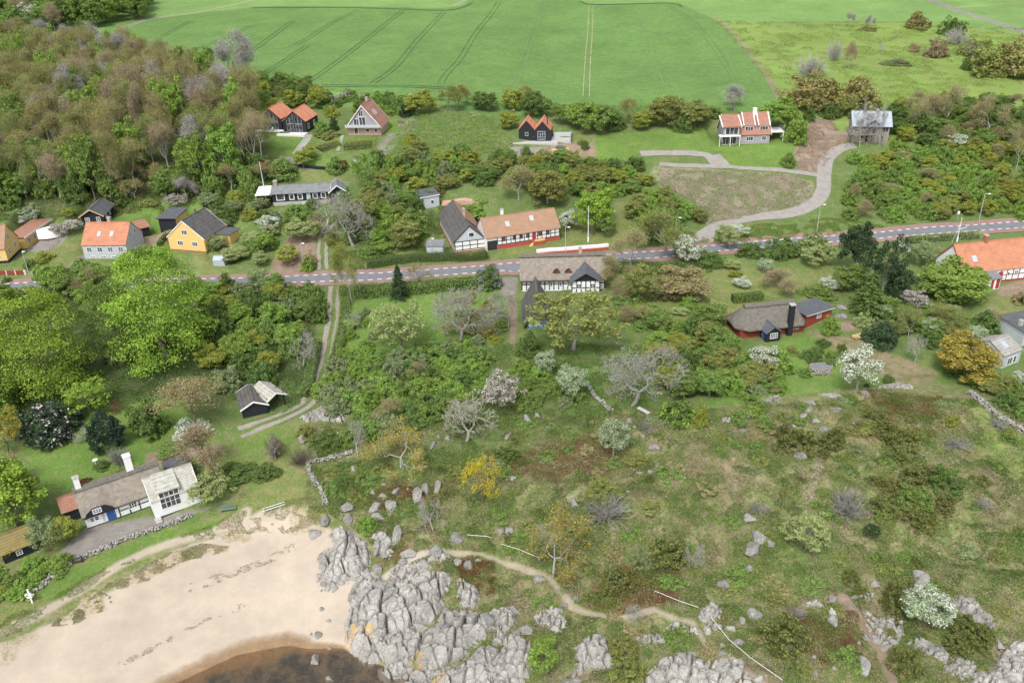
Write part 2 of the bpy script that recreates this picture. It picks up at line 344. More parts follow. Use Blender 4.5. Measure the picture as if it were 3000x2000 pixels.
def paint(X, Y):
    n = X.shape
    A = np.zeros(n+(3,)); B = np.zeros(n+(3,)); M = np.zeros(n)
    A[:] = PAL['rough'][0]; B[:] = PAL['rough'][1]; M[:] = .6
    wx0 = fbm(X, Y, 6, 4, 11); wx1 = fbm(X, Y, 1.3, 3, 12)
    for (nm, P, fe, wa, ws, kd, wd, am) in ZONES+LINES:
        W = toworld(P)
        lo = W.min(0)-12; hi = W.max(0)+12
        idx = np.nonzero((X > lo[0]) & (X < hi[0]) & (Y > lo[1]) & (Y < hi[1]))
        if len(idx[0]) == 0: continue
        xs, ys = X[idx], Y[idx]
        d = poly_sd(W, xs, ys) if kd == 'poly' else line_d(W, xs, ys)-wd
        d = d+wa*(wx0[idx]*.8+wx1[idx]*.6)*(1 if kd == 'poly' else 1.0)
        k = (1-sstep(-fe, fe, d))*am
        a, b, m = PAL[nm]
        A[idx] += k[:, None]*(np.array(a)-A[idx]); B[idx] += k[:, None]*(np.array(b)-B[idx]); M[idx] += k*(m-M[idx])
    # sea bed and wet sand below the beach
    Z = h(X, Y); beach = (X < -8)
    k = (1-sstep(.10, .28, Z+.05*wx1))*beach*(Y < 92)
    A += k[..., None]*(np.array(PAL['sandwet'][0])-A); B += k[..., None]*(np.array(PAL['sandwet'][1])-B)
    k = (1-sstep(-.30, -.10, Z+.22*wx0))*(Y < 92)*(X < 0)
    A += k[..., None]*(np.array(PAL['seabed'][0])-A); B += k[..., None]*(np.array(PAL['seabed'][1])-B)
    v = 1+.16*fbm(X, Y, 14, 3, 21)+.10*fbm(X, Y, 3, 3, 22)
    A *= v[..., None]; B *= v[..., None]
    return A, B, M, Z

def build_ground():
    ys = [38.0]
    while ys[-1] < 3500:
        y = ys[-1]; ys.append(y*(1.0052 if y < 54 else 1.0026 if y < 540 else 1.03))
    ys = np.array(ys); ta = np.linspace(-.8, .8, 800)
    Yg = np.repeat(ys[:, None], len(ta), 1); Xg = (Yg+35)*ta[None]
    A, B, M, Z = paint(Xg, Yg)
    nr, nc = Yg.shape
    V = np.stack([Xg, Yg, Z], -1).reshape(-1, 3)
    i = np.arange(nr*nc).reshape(nr, nc)
    Fq = np.stack([i[:-1, :-1], i[:-1, 1:], i[1:, 1:], i[1:, :-1]], -1).reshape(-1, 4)
    m, nt, b = newmat('ground')
    ca = N(nt, 'ShaderNodeAttribute', attribute_name='ca'); cb = N(nt, 'ShaderNodeAttribute', attribute_name='cb'); cm = N(nt, 'ShaderNodeAttribute', attribute_name='cm')
    co = objco(nt)
    n1 = noise(nt, .55, 9, .74, co); n2 = noise(nt, 2.6, 6, .78, co); n3 = noise(nt, 9, 3, .7, co)
    s = mathn(nt, 'ADD', mathn(nt, 'MULTIPLY', n1, .6), mathn(nt, 'MULTIPLY', n2, .4))
    sep = N(nt, 'ShaderNodeSeparateColor'); nt.links.new(cm.outputs['Color'], sep.inputs[0])
    # factor for B: high where noise exceeds the threshold
    f = mathn(nt, 'MULTIPLY_ADD', mathn(nt, 'SUBTRACT', s, mathn(nt, 'MULTIPLY_ADD', sep.outputs[0], .30, .34)), 13.0, .5, clamp=True)
    c = mixc(nt, f, ca.outputs['Color'], cb.outputs['Color'])
    v = mathn(nt, 'ADD', mathn(nt, 'MULTIPLY_ADD', n2, 1.1, .10), mathn(nt, 'MULTIPLY', n3, .70))
    v = mathn(nt, 'ADD', mathn(nt, 'MULTIPLY', mathn(nt, 'SUBTRACT', v, 1.0), sep.outputs[1]), 1.0)
    vc = N(nt, 'ShaderNodeCombineColor')
    for k in range(3): nt.links.new(v, vc.inputs[k])
    c = mixc(nt, 1.0, c, vc.outputs[0], 'MULTIPLY')
    nt.links.new(c, b.inputs['Base Color']); b.inputs['Roughness'].default_value = .95; b.inputs['Specular IOR Level'].default_value = .1
    hh = mathn(nt, 'MULTIPLY', mathn(nt, 'ADD', n2, n3), sep.outputs[1])
    bump(nt, b, hh, .6, .12)
    L = A.mean(-1)
    det = 1-.75*sstep(.29, .36, L)      # sand stays smooth
    cmv = np.stack([M, det, M*0], -1)
    o = mesh_np('ground', V, Fq, m, cols={'ca': A.reshape(-1, 3), 'cb': B.reshape(-1, 3), 'cm': cmv.reshape(-1, 3)}, smooth=True)
    tag(o, kind='structure')

# ------------------------------------------------------------ ribbons (roads, drives)
def smooth_line(W, step=1.0):
    W = np.asarray(W, float); P = []
    Q = np.vstack([2*W[0]-W[1], W, 2*W[-1]-W[-2]])
    for i in range(1, len(Q)-2):
        a, b_, c_, d_ = Q[i-1], Q[i], Q[i+1], Q[i+2]
        n = max(2, int(np.linalg.norm(c_-b_)/step))
        t = np.linspace(0, 1, n, endpoint=False)[:, None]
        P.append(.5*((2*b_)+(-a+c_)*t+(2*a-5*b_+4*c_-d_)*t**2+(-a+3*b_-3*c_+d_)*t**3))
    P.append(W[-1:]); P = np.vstack(P)
    s = np.concatenate([[0], np.cumsum(np.linalg.norm(np.diff(P, axis=0), axis=1))])
    t = np.arange(0, s[-1], step); return np.stack([np.interp(t, s, P[:, k]) for k in (0, 1)], -1)
def normals(P):
    T = np.gradient(P, axis=0); T /= np.linalg.norm(T, axis=1)[:, None]+1e-9
    return np.stack([-T[:, 1], T[:, 0]], -1)
def strip_vf(P, a, b, off, nseg=4, jit=0, seed=0):
    Nn = normals(P); n = len(P)
    ls = np.linspace(0, 1, nseg+1)
    ja = a+jit*fbm(P[:, 0], P[:, 1], 2.2, 3, seed+31); jb = b+jit*fbm(P[:, 0], P[:, 1], 2.2, 3, seed+37)
    L = ja[:, None]*(1-ls)+jb[:, None]*ls
    X = P[:, 0][:, None]+Nn[:, 0][:, None]*L; Y = P[:, 1][:, None]+Nn[:, 1][:, None]*L
    V = np.stack([X, Y, h(X, Y)+off], -1).reshape(-1, 3)
    i = np.arange(n*(nseg+1)).reshape(n, nseg+1)
    Fq = np.stack([i[:-1, :-1], i[1:, :-1], i[1:, 1:], i[:-1, 1:]], -1).reshape(-1, 4)
    return V, Fq
def joinvf(L):
    Vs, Fs, k = [], [], 0
    for V, Fq in L: Vs.append(V); Fs.append(np.asarray(Fq)+k); k += len(V)
    return np.vstack(Vs), np.vstack(Fs)
ROADPX = [(-260, 868), (-100, 851), (53, 841), (134, 836.5), (560, 828), (800, 822), (986, 813.5), (1160, 806.7), (1273, 799), (1409, 790), (1512, 781), (1798, 755), (1855, 750), (2045, 733), (2272, 714), (2450, 699.5), (2657, 682.5), (2838, 669.6), (2993, 659), (3250, 641)]
def build_roads():
    asph = simple('asphalt', (.175, .18, .195), .9, .10, .8, .3, .15, ((.12, .12, .125), .5, .60))
    red = simple('red_asphalt', (.275, .175, .155), .9, .10, .8, .3, .15, ((.22, .12, .105), .6, .60))
    white = simple('road_paint', (.60, .60, .58), .7, .06, 4)
    P = smooth_line(toworld(ROADPX), .8)
    tag(mesh_np('main_road', *strip_vf(P, -1.5, 1.5, .10, 6), asph, smooth=True), kind='structure')
    tag(mesh_np('cycle_lane', *strip_vf(P, 1.5, 3.4, .098, 4, .03), red, smooth=True), kind='structure')
    tag(mesh_np('cycle_lane', *strip_vf(P, -3.4, -1.5, .098, 4, .03), red, smooth=True), kind='structure')
    Pf = smooth_line(toworld(ROADPX), .5)
    L = []
    for sde in (-1, 1):
        for i in range(0, len(Pf)-3, 4):
            L.append(strip_vf(Pf[i:i+3], sde*1.5-.17, sde*1.5+.17, .112, 1))
    tag(mesh_np('road_markings', *joinvf(L), white), kind='structure')
    gr = simple('gravel_drive', (.30, .28, .255), .95, .12, .9, .2, .3, ((.245, .23, .205), .5, .50))
    gr2 = simple('gravel_track', (.30, .27, .225), .95, .16, 1.5, .2, .3, ((.20, .20, .10), .7, .58))
    C_ = [(2052, 716), (2071, 683), (2126, 655), (2204, 638), (2288, 630), (2353, 612), (2395, 586), (2412, 556), (2414, 519), (2421, 470), (2447, 444), (2476, 431), (2512, 425)]
    P = smooth_line(toworld(C_), .8)
    wd = np.interp(np.arange(len(P))/len(P), [0, .06, .2, .8, 1], [3.2, 2.0, 1.7, 1.7, 1.5])
    L = []
    Nn = normals(P); ls = np.linspace(-1, 1, 6)
    X = P[:, 0][:, None]+Nn[:, 0][:, None]*ls*(wd[:, None]+.25*fbm(P[:, 0], P[:, 1], 3, 2)[:, None]); Y = P[:, 1][:, None]+Nn[:, 1][:, None]*ls*wd[:, None]
    V = np.stack([X, Y, h(X, Y)+.07], -1).reshape(-1, 3); i = np.arange(X.size).reshape(X.shape)
    Fq = np.stack([i[:-1, :-1], i[1:, :-1], i[1:, 1:], i[:-1, 1:]], -1).reshape(-1, 4)
    tag(mesh_np('driveway', V, Fq, gr, smooth=True), kind='structure')
    for k, (pp, wd) in enumerate([([(2400, 514), (2340, 506), (2240, 496), (2126, 489), (2029, 486), (1925, 481)], .9),
               ([(2120, 490), (2095, 480), (2080, 462), (2061, 453), (1965, 449), (1868, 451)], 1.3),
               ([(2120, 490), (2100, 470), (2085, 455)], 2.2)]):
        tag(mesh_np('driveway', *strip_vf(smooth_line(toworld(pp), .8), -wd, wd, .085+.006*k, 4, .25, k), gr, smooth=True), kind='structure')
    A_ = [(982, 838), (979, 870), (974, 947), (958, 1035), (942, 1097), (921, 1145), (893, 1187), (822, 1223), (742, 1253), (700, 1270)]
    P = smooth_line(toworld(A_), .7)
    L = [strip_vf(P, -1.35, -.40, .06, 2, .2, 1), strip_vf(P, .40, 1.35, .06, 2, .2, 2)]
    tag(mesh_np('wheel_track', *joinvf(L), gr2, smooth=True), kind='structure')
    P = smooth_line(toworld([(947, 790), (946, 770), (945, 725), (950, 692), (962, 664), (976, 650)]), .7)
    L = [strip_vf(P, -1.2, -.4, .06, 2, .2, 1), strip_vf(P, .5, 1.2, .06, 2, .2, 2)]
    tag(mesh_np('wheel_track', *joinvf(L), gr2, smooth=True), kind='structure')
    # tramlines in the wheat
    dk = simple('crop_track_dark', (.068, .150, .052), .95, .2, .6); lt = simple('crop_track_bare', (.36, .34, .20), .95, .25, .5)
    mid = simple('crop_track_mid', (.16, .24, .09), .95, .25, .5)
    D = [([(1050, 30), (960, 75), (900, 115), (860, 135)], dk), ([(1180, 32), (1100, 95), (1010, 165), (908, 238)], dk),
         ([(1300, 35), (1230, 110), (1165, 190), (1090, 246)], dk), ([(1460, 10), (1400, 90), (1350, 170), (1310, 215), (1290, 245)], dk),
         ([(860, 60), (800, 105), (745, 145), (700, 175)], dk), ([(740, 75), (640, 120), (560, 150)], dk), ([(560, 62), (480, 105), (450, 125)], dk), ([(900, 135), (830, 180), (762, 222)], dk),
         ([(1596, 5), (1558, 110), (1530, 190), (1502, 262)], mid),
         ([(1732, 20), (1728, 100), (1722, 180), (1717, 285)], lt),
         ([(1870, 18), (1892, 100), (1908, 170), (1942, 275)], mid),
         ([(1960, 20), (2020, 55), (2080, 120), (2130, 190), (2165, 262), (2180, 300)], mid)]
    for mt in (dk, lt, mid):
        L = []
        for j, (pp, m_) in enumerate(D):
            if m_ is not mt: continue
            P = smooth_line(toworld(pp), 1.2)
            for o_ in (-.95, .95):
                L.append(strip_vf(P, o_-.13, o_+.13, .14, 1, .16, j))
        if mt is dk:
            P = smooth_line(toworld([(740, 24), (1000, 23), (1280, 31), (1350, 24), (1385, 8)]), 1.5); L.append(strip_vf(P, -.8, .8, .14, 1, .3))
            P = smooth_line(toworld([(1700, 4), (1740, 14), (1960, 10), (2000, 22)]), 1.5); L.append(strip_vf(P, -.8, .8, .14, 1, .3))
            P = smooth_line(toworld([(940, 252), (1060, 253), (1200, 254), (1350, 262)]), 1.5)
            for o_ in (-.95, .95): L.append(strip_vf(P, o_-.2, o_+.2, .14, 1, .15))
        tag(mesh_np('crop_tracks', *joinvf(L), mt), kind='structure')
    # water
    m, nt, b = newmat('sea_water')
    b.inputs['Base Color'].default_value = (.055, .06, .055, 1); b.inputs['Roughness'].default_value = .08
    nt.links.new(mixc(nt, 0.5, (.06, .065, .06), (.04, .045, .045)), b.inputs['Base Color'])
    out = nt.nodes['Material Output']
    tr = N(nt, 'ShaderNodeBsdfTransparent'); tr.inputs[0].default_value = (.86, .82, .76, 1)
    gl = N(nt, 'ShaderNodeBsdfGlossy'); gl.inputs['Roughness'].default_value = .05
    co = objco(nt); bm = N(nt, 'ShaderNodeBump'); bm.inputs['Strength'].default_value = .35; bm.inputs['Distance'].default_value = .15
    nt.links.new(noise(nt, 2.2, 5, .6, co), bm.inputs['Height']); nt.links.new(bm.outputs[0], gl.inputs['Normal'])
    fr = N(nt, 'ShaderNodeFresnel'); fr.inputs[0].default_value = 1.33; nt.links.new(bm.outputs[0], fr.inputs['Normal'])
    mx = N(nt, 'ShaderNodeMixShader'); nt.links.new(fr.outputs[0], mx.inputs[0]); nt.links.new(tr.outputs[0], mx.inputs[1]); nt.links.new(gl.outputs[0], mx.inputs[2])
    nt.links.new(mx.outputs[0], out.inputs['Surface'])
    nt.nodes.remove(b)
    V = [(-400, -60, 0), (400, -60, 0), (400, 100, 0), (-400, 100, 0)]
    tag(mesh_np('sea_water', V, [(0, 1, 2, 3)], m), kind='structure')
# ------------------------------------------------------------ foliage materials
def leafmat(name, mid, lo=.5, hi=1.4, trans=.25, alt=None, altf=.0):
    m, nt, b = newmat(name)
    geo = N(nt, 'ShaderNodeNewGeometry'); co = objco(nt); oi = N(nt, 'ShaderNodeObjectInfo')
    n1 = noise(nt, .9, 3, .6, co)
    f = mathn(nt, 'ADD', mathn(nt, 'MULTIPLY', geo.outputs['Random Per Island'], .5), mathn(nt, 'MULTIPLY', n1, .6))
    mid = np.array(mid)
    c = ramp(nt, f, [(.18, tuple(mid*lo)), (.52, tuple(mid)), (.86, tuple(np.minimum(mid*hi, .85)))])
    if alt is not None:
        r2 = mathn(nt, 'FRACT', mathn(nt, 'MULTIPLY', geo.outputs['Random Per Island'], 37.7))
        c = mixc(nt, mathn(nt, 'LESS_THAN', r2, altf), c, alt)
    h_ = N(nt, 'ShaderNodeHueSaturation')
    nt.links.new(mathn(nt, 'MULTIPLY_ADD', oi.outputs['Random'], .018, .490), h_.inputs['Hue'])
    nt.links.new(mathn(nt, 'MULTIPLY_ADD', oi.outputs['Random'], .22, .89), h_.inputs['Value'])
    nt.links.new(c, h_.inputs['Color']); c = h_.outputs[0]
    out = nt.nodes['Material Output']; nt.nodes.remove(b)
    d = N(nt, 'ShaderNodeBsdfDiffuse'); t = N(nt, 'ShaderNodeBsdfTranslucent'); mx = N(nt, 'ShaderNodeMixShader'); mx.inputs[0].default_value = trans
    nt.links.new(c, d.inputs[0]); nt.links.new(c, t.inputs[0]); nt.links.new(d.outputs[0], mx.inputs[1]); nt.links.new(t.outputs[0], mx.inputs[2])
    nt.links.new(mx.outputs[0], out.inputs['Surface'])
    return m
LM = {
 'beech': leafmat('leaves_beech', (.235, .355, .055), .32, 1.55),
 'lime': leafmat('leaves_lime', (.24, .36, .06), .4, 1.45),
 'fresh': leafmat('leaves_fresh', (.215, .325, .07), .42, 1.5),
 'green': leafmat('leaves_green', (.175, .26, .07), .42, 1.6),
 'deep': leafmat('leaves_deep', (.125, .19, .055), .42, 1.6),
 'dark': leafmat('leaves_dark', (.050, .080, .038), .5, 1.7, .1),
 'holly': leafmat('leaves_holly', (.032, .052, .034), .5, 2.0, .05),
 'olive': leafmat('leaves_olive', (.235, .26, .08), .45, 1.45),
 'oliveyellow': leafmat('leaves_oliveyellow', (.28, .315, .065), .45, 1.4),
 'brown': leafmat('buds_brown', (.30, .262, .12), .45, 1.45, alt=(.27, .28, .075), altf=.4),
 'tan': leafmat('buds_tan', (.35, .30, .165), .5, 1.4, alt=(.27, .28, .09), altf=.3),
 'pink': leafmat('buds_pink', (.37, .295, .19), .5, 1.35, alt=(.28, .25, .12), altf=.3),
 'silver': leafmat('leaves_silver', (.31, .38, .23), .5, 1.6),
 'pale': leafmat('leaves_pale', (.31, .375, .15), .5, 1.45),
 'greygreen': leafmat('leaves_greygreen', (.225, .275, .13), .42, 1.5),
 'yellow': leafmat('leaves_yellow', (.58, .50, .03), .55, 1.4),
 'orange': leafmat('leaves_orange', (.38, .31, .07), .5, 1.4, alt=(.24, .23, .05), altf=.35),
 'gorse': leafmat('leaves_juniper', (.165, .175, .055), .35, 1.7, .1, alt=(.085, .11, .035), altf=.3),
 'white': leafmat('blossom_white', (.70, .71, .62), .55, 1.15, .3, alt=(.20, .29, .12), altf=.4),
 'whitepink': leafmat('blossom_pinkwhite', (.64, .59, .56), .55, 1.15, .3, alt=(.22, .22, .14), altf=.45),
 'rhodo': leafmat('rhododendron_flowers', (.60, .50, .52), .6, 1.2, .2, alt=(.04, .065, .04), altf=.80),
 'lilac': leafmat('blossom_lilac', (.30, .26, .36), .6, 1.3, .3, alt=(.12, .18, .06), altf=.6),
 'red': leafmat('leaves_red', (.20, .08, .06), .5, 1.5),
 'bare': leafmat('twig_tips', (.33, .315, .285), .55, 1.3, .1),
}
BARK = {
 'brown': simple('bark_brown', (.20, .16, .12), .95, .2, 3, .1),
 'grey': simple('bark_grey', (.31, .30, .265), .95, .2, 3, .1),
 'pale': simple('bark_pale', (.42, .405, .36), .95, .2, 3, .1),
 'dark': simple('bark_dark', (.10, .08, .06), .95, .2, 3, .1),
}
# ------------------------------------------------------------ leaf and branch meshes
def unit(a): return a/(np.linalg.norm(a, axis=-1, keepdims=True)+1e-9)
def leaf_quads(P, Nn, size, rng, aspect=.62):
    n = len(P); r = rng.normal(size=(n, 3)); t = unit(np.cross(Nn, r)); b = np.cross(Nn, t)
    s = np.asarray(size).reshape(-1, 1)*np.ones((n, 1))
    V = np.stack([P+t*s, P+b*s*aspect, P-t*s, P-b*s*aspect], 1).reshape(-1, 3)
    return V, np.arange(4*n).reshape(n, 4)
def crown_billow(rng, R, z0, H, nk, per, ls, flat=.8, fill=.35, kr=(.22, .36), dome=False, lean=.5):
    cz = z0+H/2
    u = unit(rng.normal(size=(nk*3, 3)))
    if dome: u = u[u[:, 2] > -.25]
    else: u = u[u[:, 2] > -.75]
    u = u[:nk]; nk = len(u)
    rad = rng.uniform(fill, 1, nk)**.5
    wob = 1+.22*np.sin(np.arctan2(u[:, 1], u[:, 0])*rng.integers(2, 5)+rng.uniform(0, 6))+rng.normal(0, .07, nk)
    rr = R*rng.uniform(kr[0], kr[1], nk)
    if dome:
        Cc = u*np.stack([(R-rr*.8), (R-rr*.8), np.maximum(H-rr*flat, .1)], 1)*(rad*wob)[:, None]; Cc[:, 2] = z0+np.abs(Cc[:, 2])
    else:
        Cc = u*np.stack([(R-rr*.8), (R-rr*.8), np.maximum(H/2-rr*flat*.8, .1)], 1)*(rad*wob)[:, None]; Cc[:, 2] += cz
    n = nk*per; k = np.repeat(np.arange(nk), per)
    d = unit(rng.normal(size=(n, 3))); d[:, 2] = d[:, 2]*.8+.28; d = unit(d)
    q = rng.uniform(.55, 1.08, n)
    P = Cc[k]+d*(rr[k]*q)[:, None]*np.array([1, 1, flat])
    Nn = unit(d*.8+rng.normal(size=(n, 3))*lean+np.array([0, 0, .35]))
    P[:, 2] = np.maximum(P[:, 2], .05)
    return leaf_quads(P, Nn, rng.uniform(.6, 1.25, n)*ls, rng)
def crown_sprays(rng, R, z0, H, nb, per, ls):
    """layered drooping sprays of a beech"""
    Ps, Ns = [], []
    for i in range(nb):
        t = rng.uniform(0, 1)**.9; z = z0+H*t
        prof = math.sqrt(max(0.02, 1-(abs(t-.32)/.72)**2.2)); L = R*prof*rng.uniform(.75, 1.08)
        a = rng.uniform(0, 2*math.pi); s = rng.uniform(.45, 1, per)
        dirv = np.array([math.cos(a), math.sin(a)]); side = np.array([-dirv[1], dirv[0]])
        wv = rng.normal(0, 1, per)*.16*R*(.35+.65*np.sin(s*math.pi*.9))
        P = np.zeros((per, 3)); P[:, :2] = dirv*(L*s)[:, None]+side*wv[:, None]
        P[:, 2] = z+.10*H*s*(.6-s*1.0)+rng.normal(0, .012*H, per)-.25*np.abs(wv)
        Ps.append(P); Ns.append(unit(np.array([dirv[0]*.55, dirv[1]*.55, .9])+rng.normal(size=(per, 3))*.6))
    P = np.vstack(Ps); return leaf_quads(P, np.vstack(Ns), rng.uniform(.6, 1.3, len(P))*ls, rng, .5)
def crown_conifer(rng, R, z0, H, nb, per, ls):
    Ps, Ns = [], []
    for i in range(nb):
        t = (i/nb)**.85; z = z0+H*t; L = R*(1-t)**.8*rng.uniform(.8, 1.1)+.05*R; a = i*2.4+rng.normal(0, .3)
        s = rng.uniform(.15, 1, per); dirv = np.array([math.cos(a), math.sin(a)]); side = np.array([-dirv[1], dirv[0]])
        wv = rng.normal(0, 1, per)*.13*L*(1.2-s*.8)
        P = np.zeros((per, 3)); P[:, :2] = dirv*(L*s)[:, None]+side*wv[:, None]; P[:, 2] = z-.22*L*s+rng.normal(0, .02*R, per)-.3*np.abs(wv)
        Ps.append(P); Ns.append(unit(np.array([dirv[0]*.4, dirv[1]*.4, .9])+rng.normal(size=(per, 3))*.45))
    P = np.vstack(Ps); return leaf_quads(P, np.vstack(Ns), rng.uniform(.6, 1.3, len(P))*ls, rng, .5)
def skeleton(rng, H, R, r0, split=3, depth=5, lift=.35, gn=.25, first=.28, droop=0.0):
    segs = []; tips = []
    def grow(p, d, L, r, lev):
        n = 3 if lev < 3 else 2
        for i in range(n):
            d2 = unit(d+rng.normal(size=3)*gn*(.5 if lev == 0 else 1)+np.array([0, 0, .10-droop*lev*.1])); q = p+d2*L/n; r2 = r*(.86 if lev < 3 else .7)
            segs.append((p, q, r, r2)); p, d, r = q, d2, r2
        if lev >= depth: tips.append(p); return
        k = split+(1 if lev == 1 else 0) if lev else split+1
        a0 = rng.uniform(0, 6.28)
        for j in range(k):
            a = a0+j*2*math.pi/k+rng.normal(0, .35)
            sp = rng.uniform(.55, 1.0)
            ax = unit(np.cross(d, rng.normal(size=3))); bx = np.cross(d, ax)
            nd = unit(d*(1-sp*.45)+(ax*math.cos(a)+bx*math.sin(a))*sp+np.array([0, 0, lift*.5]))
            grow(p, nd, L*rng.uniform(.58, .85) if lev else L*rng.uniform(.8, 1.15), r*.62, lev+1)
            if lev > 1: tips.append(p+nd*L*.2)
    grow(np.zeros(3), np.array([0, 0, 1.0]), H*first, r0, 0)
    A = np.array([s[0] for s in segs]); B = np.array([s[1] for s in segs]); ra = np.array([s[2] for s in segs]); rb = np.array([s[3] for s in segs])
    T = np.array(tips)
    top = B[:, 2].max(); rad = np.percentile(np.hypot(B[:, 0], B[:, 1]), 97)
    sc = np.array([R/rad, R/rad, H/top])
    return A*sc, B*sc, ra, rb, T*sc
def prisms(A, B, ra, rb, k=3):
    D = unit(B-A); r = np.where(np.abs(D[:, 2:3]) < .9, np.array([[0, 0, 1.0]]), np.array([[1.0, 0, 0]]))
    u = unit(np.cross(D, r)); v = np.cross(D, u); n = len(A)
    V = np.zeros((n, 2*k, 3))
    for j in range(k):
        a = 2*math.pi*j/k; e = u*math.cos(a)+v*math.sin(a)
        V[:, j] = A+e*ra[:, None]; V[:, k+j] = B+e*rb[:, None]
    F0 = np.array([[j, (j+1) % k, k+(j+1) % k, k+j] for j in range(k)])
    Fq = (np.arange(n)*2*k)[:, None, None]+F0[None]
    return V.reshape(-1, 3), Fq.reshape(-1, 4)
# prototype = dict(R, H, trunk mesh, crown mesh)
PROTO = {}
def mk(name, V, Fq): return mesh_np(name, V, Fq, LM['green'], link=False)
def limbs(rng, H, R, r0, depth=3): 
    A, B, ra, rb, T = skeleton(rng, H*.85, R*.75, r0, 3, depth); return mk('trunk', *prisms(A, B, ra, rb, 5))
def make_protos():
    for v in range(3):
        rng = np.random.default_rng(100+v)
        PROTO[('beech', v)] = dict(R=8, H=17, trunk=limbs(rng, 15, 7, .45), crown=mk('crown', *crown_sprays(rng, 8, 1.2, 15.5, 125, 250, .16)))
        PROTO[('broad', v)] = dict(R=3.5, H=8, trunk=limbs(rng, 7, 3, .2), crown=mk('crown', *crown_billow(rng, 3.5, .5, 7.5, 95, 120, .16, kr=(.13, .32), fill=.4)))
        PROTO[('open', v)] = dict(R=3.5, H=8, trunk=limbs(rng, 7.8, 3.3, .2, 4), crown=mk('crown', *crown_billow(rng, 3.5, 1.2, 6.8, 95, 52, .14, kr=(.10, .22))))
        PROTO[('small', v)] = dict(R=2, H=4.4, trunk=limbs(rng, 4, 1.6, .12), crown=mk('crown', *crown_billow(rng, 2, 1.0, 3.4, 50, 110, .10, kr=(.16, .32), fill=.5)))
        PROTO[('shrub', v)] = dict(R=2, H=2.6, trunk=None, crown=mk('foliage', *crown_billow(rng, 2, .05, 2.6, 75, 85, .11, dome=True, kr=(.10, .32), fill=.5)))
        PROTO[('low', v)] = dict(R=1.5, H=1.1, trunk=None, crown=mk('foliage', *crown_billow(rng, 1.5, .02, 1.1, 34, 60, .09, dome=True, kr=(.12, .3), fill=.5)))
        PROTO[('egg', v)] = dict(R=2, H=4.6, trunk=None, crown=mk('foliage', *crown_billow(rng, 2, .0, 4.7, 420, 30, .10, kr=(.10, .15), fill=.92, flat=1)))
        PROTO[('conifer', v)] = dict(R=2.6, H=8, trunk=limbs(rng, 7, .3, .16, 1), crown=mk('crown', *crown_conifer(rng, 2.6, .4, 7.6, 150, 90, .13)))
        PROTO[('juniper', v)] = dict(R=2, H=2.4, trunk=None, crown=mk('foliage', *crown_billow(rng, 2, .05, 2.4, 75, 85, .09, dome=True, kr=(.09, .2), fill=.35, lean=.9)))
        # budding woodland tree: twigs with small leaves
        A, B, ra, rb, T = skeleton(rng, 10, 3.3, .16, 3, 4, .55, .22, .34)
        ths = ra > .045
        ti = rng.integers(0, len(T), 8500); P = T[ti]+rng.normal(size=(8500, 3))*np.array([.36, .36, .34])
        P[:, 2] = np.maximum(P[:, 2], .1)
        V1, F1 = leaf_quads(P, unit(rng.normal(size=P.shape)+np.array([0, 0, .6])), rng.uniform(.05, .115, len(P)), rng, .55)
        V2, F2 = prisms(A[~ths], B[~ths], np.maximum(ra[~ths], .022), np.maximum(rb[~ths], .016))
        PROTO[('bud', v)] = dict(R=3.3, H=10, trunk=mk('trunk', *prisms(A[ths], B[ths], ra[ths], rb[ths], 5)), crown=mk('crown', V1, F1), twigs=mk('twigs', V2, F2))
        # bare tree
        A, B, ra, rb, T = skeleton(rng, 9, 4.2, .26, 3, 5, .3, .42, .26)
        ths = ra > .07
        ti = rng.integers(0, len(T), 2600); P = T[ti]+rng.normal(size=(2600, 3))*.28
        V1, F1 = leaf_quads(P, unit(rng.normal(size=P.shape)), rng.uniform(.03, .10, len(P)), rng, .35)
        V2, F2 = prisms(A[~ths], B[~ths], np.maximum(ra[~ths], .030), np.maximum(rb[~ths], .021))
        PROTO[('bare', v)] = dict(R=4.2, H=9, trunk=mk('trunk', *prisms(A[ths], B[ths], ra[ths], rb[ths], 5)), crown=mk('crown', V1, F1), twigs=mk('twigs', V2, F2))
        # bare bush: many stems
        As, Bs, r1, r2 = [], [], [], []
        for k in range(90):
            p = np.array([*rng.normal(0, .12, 2), 0]); d = unit(np.array([*rng.normal(0, .7, 2), 1.0]))
            for j in range(4):
                d = unit(d+rng.normal(size=3)*.22); q = p+d*rng.uniform(.4, .7); As.append(p); Bs.append(q); r1.append(.035-.007*j); r2.append(.028-.007*j)
                if j > 0:
                    for e in range(2):
                        d3 = unit(d+rng.normal(size=3)*.6); As.append(p); Bs.append(p+d3*rng.uniform(.3, .7)); r1.append(.018); r2.append(.01)
                p = q
        PROTO[('barebush', v)] = dict(R=1.6, H=2.1, trunk=None, crown=mk('branches', *prisms(np.array(As), np.array(Bs), np.array(r1), np.array(r2))), nobud=True)
        # sparse tree with visible limbs and leaf clumps at the tips
        A, B, ra, rb, T = skeleton(rng, 6, 4, .16, 3, 4, .25, .4, .2)
        ti = rng.integers(0, len(T), 3600); P = T[ti]+rng.normal(size=(3600, 3))*.26
        V1, F1 = leaf_quads(P, unit(rng.normal(size=P.shape)+np.array([0, 0, .8])), rng.uniform(.05, .12, len(P)), rng, .6)
        ths = ra > .05
        PROTO[('sparse', v)] = dict(R=4, H=6, trunk=mk('trunk', *prisms(A[ths], B[ths], ra[ths], rb[ths], 5)), crown=mk('crown', V1, F1), twigs=mk('twigs', *prisms(A[~ths], B[~ths], np.maximum(ra[~ths], .024), np.maximum(rb[~ths], .016))))
make_protos()
PLANTS = []
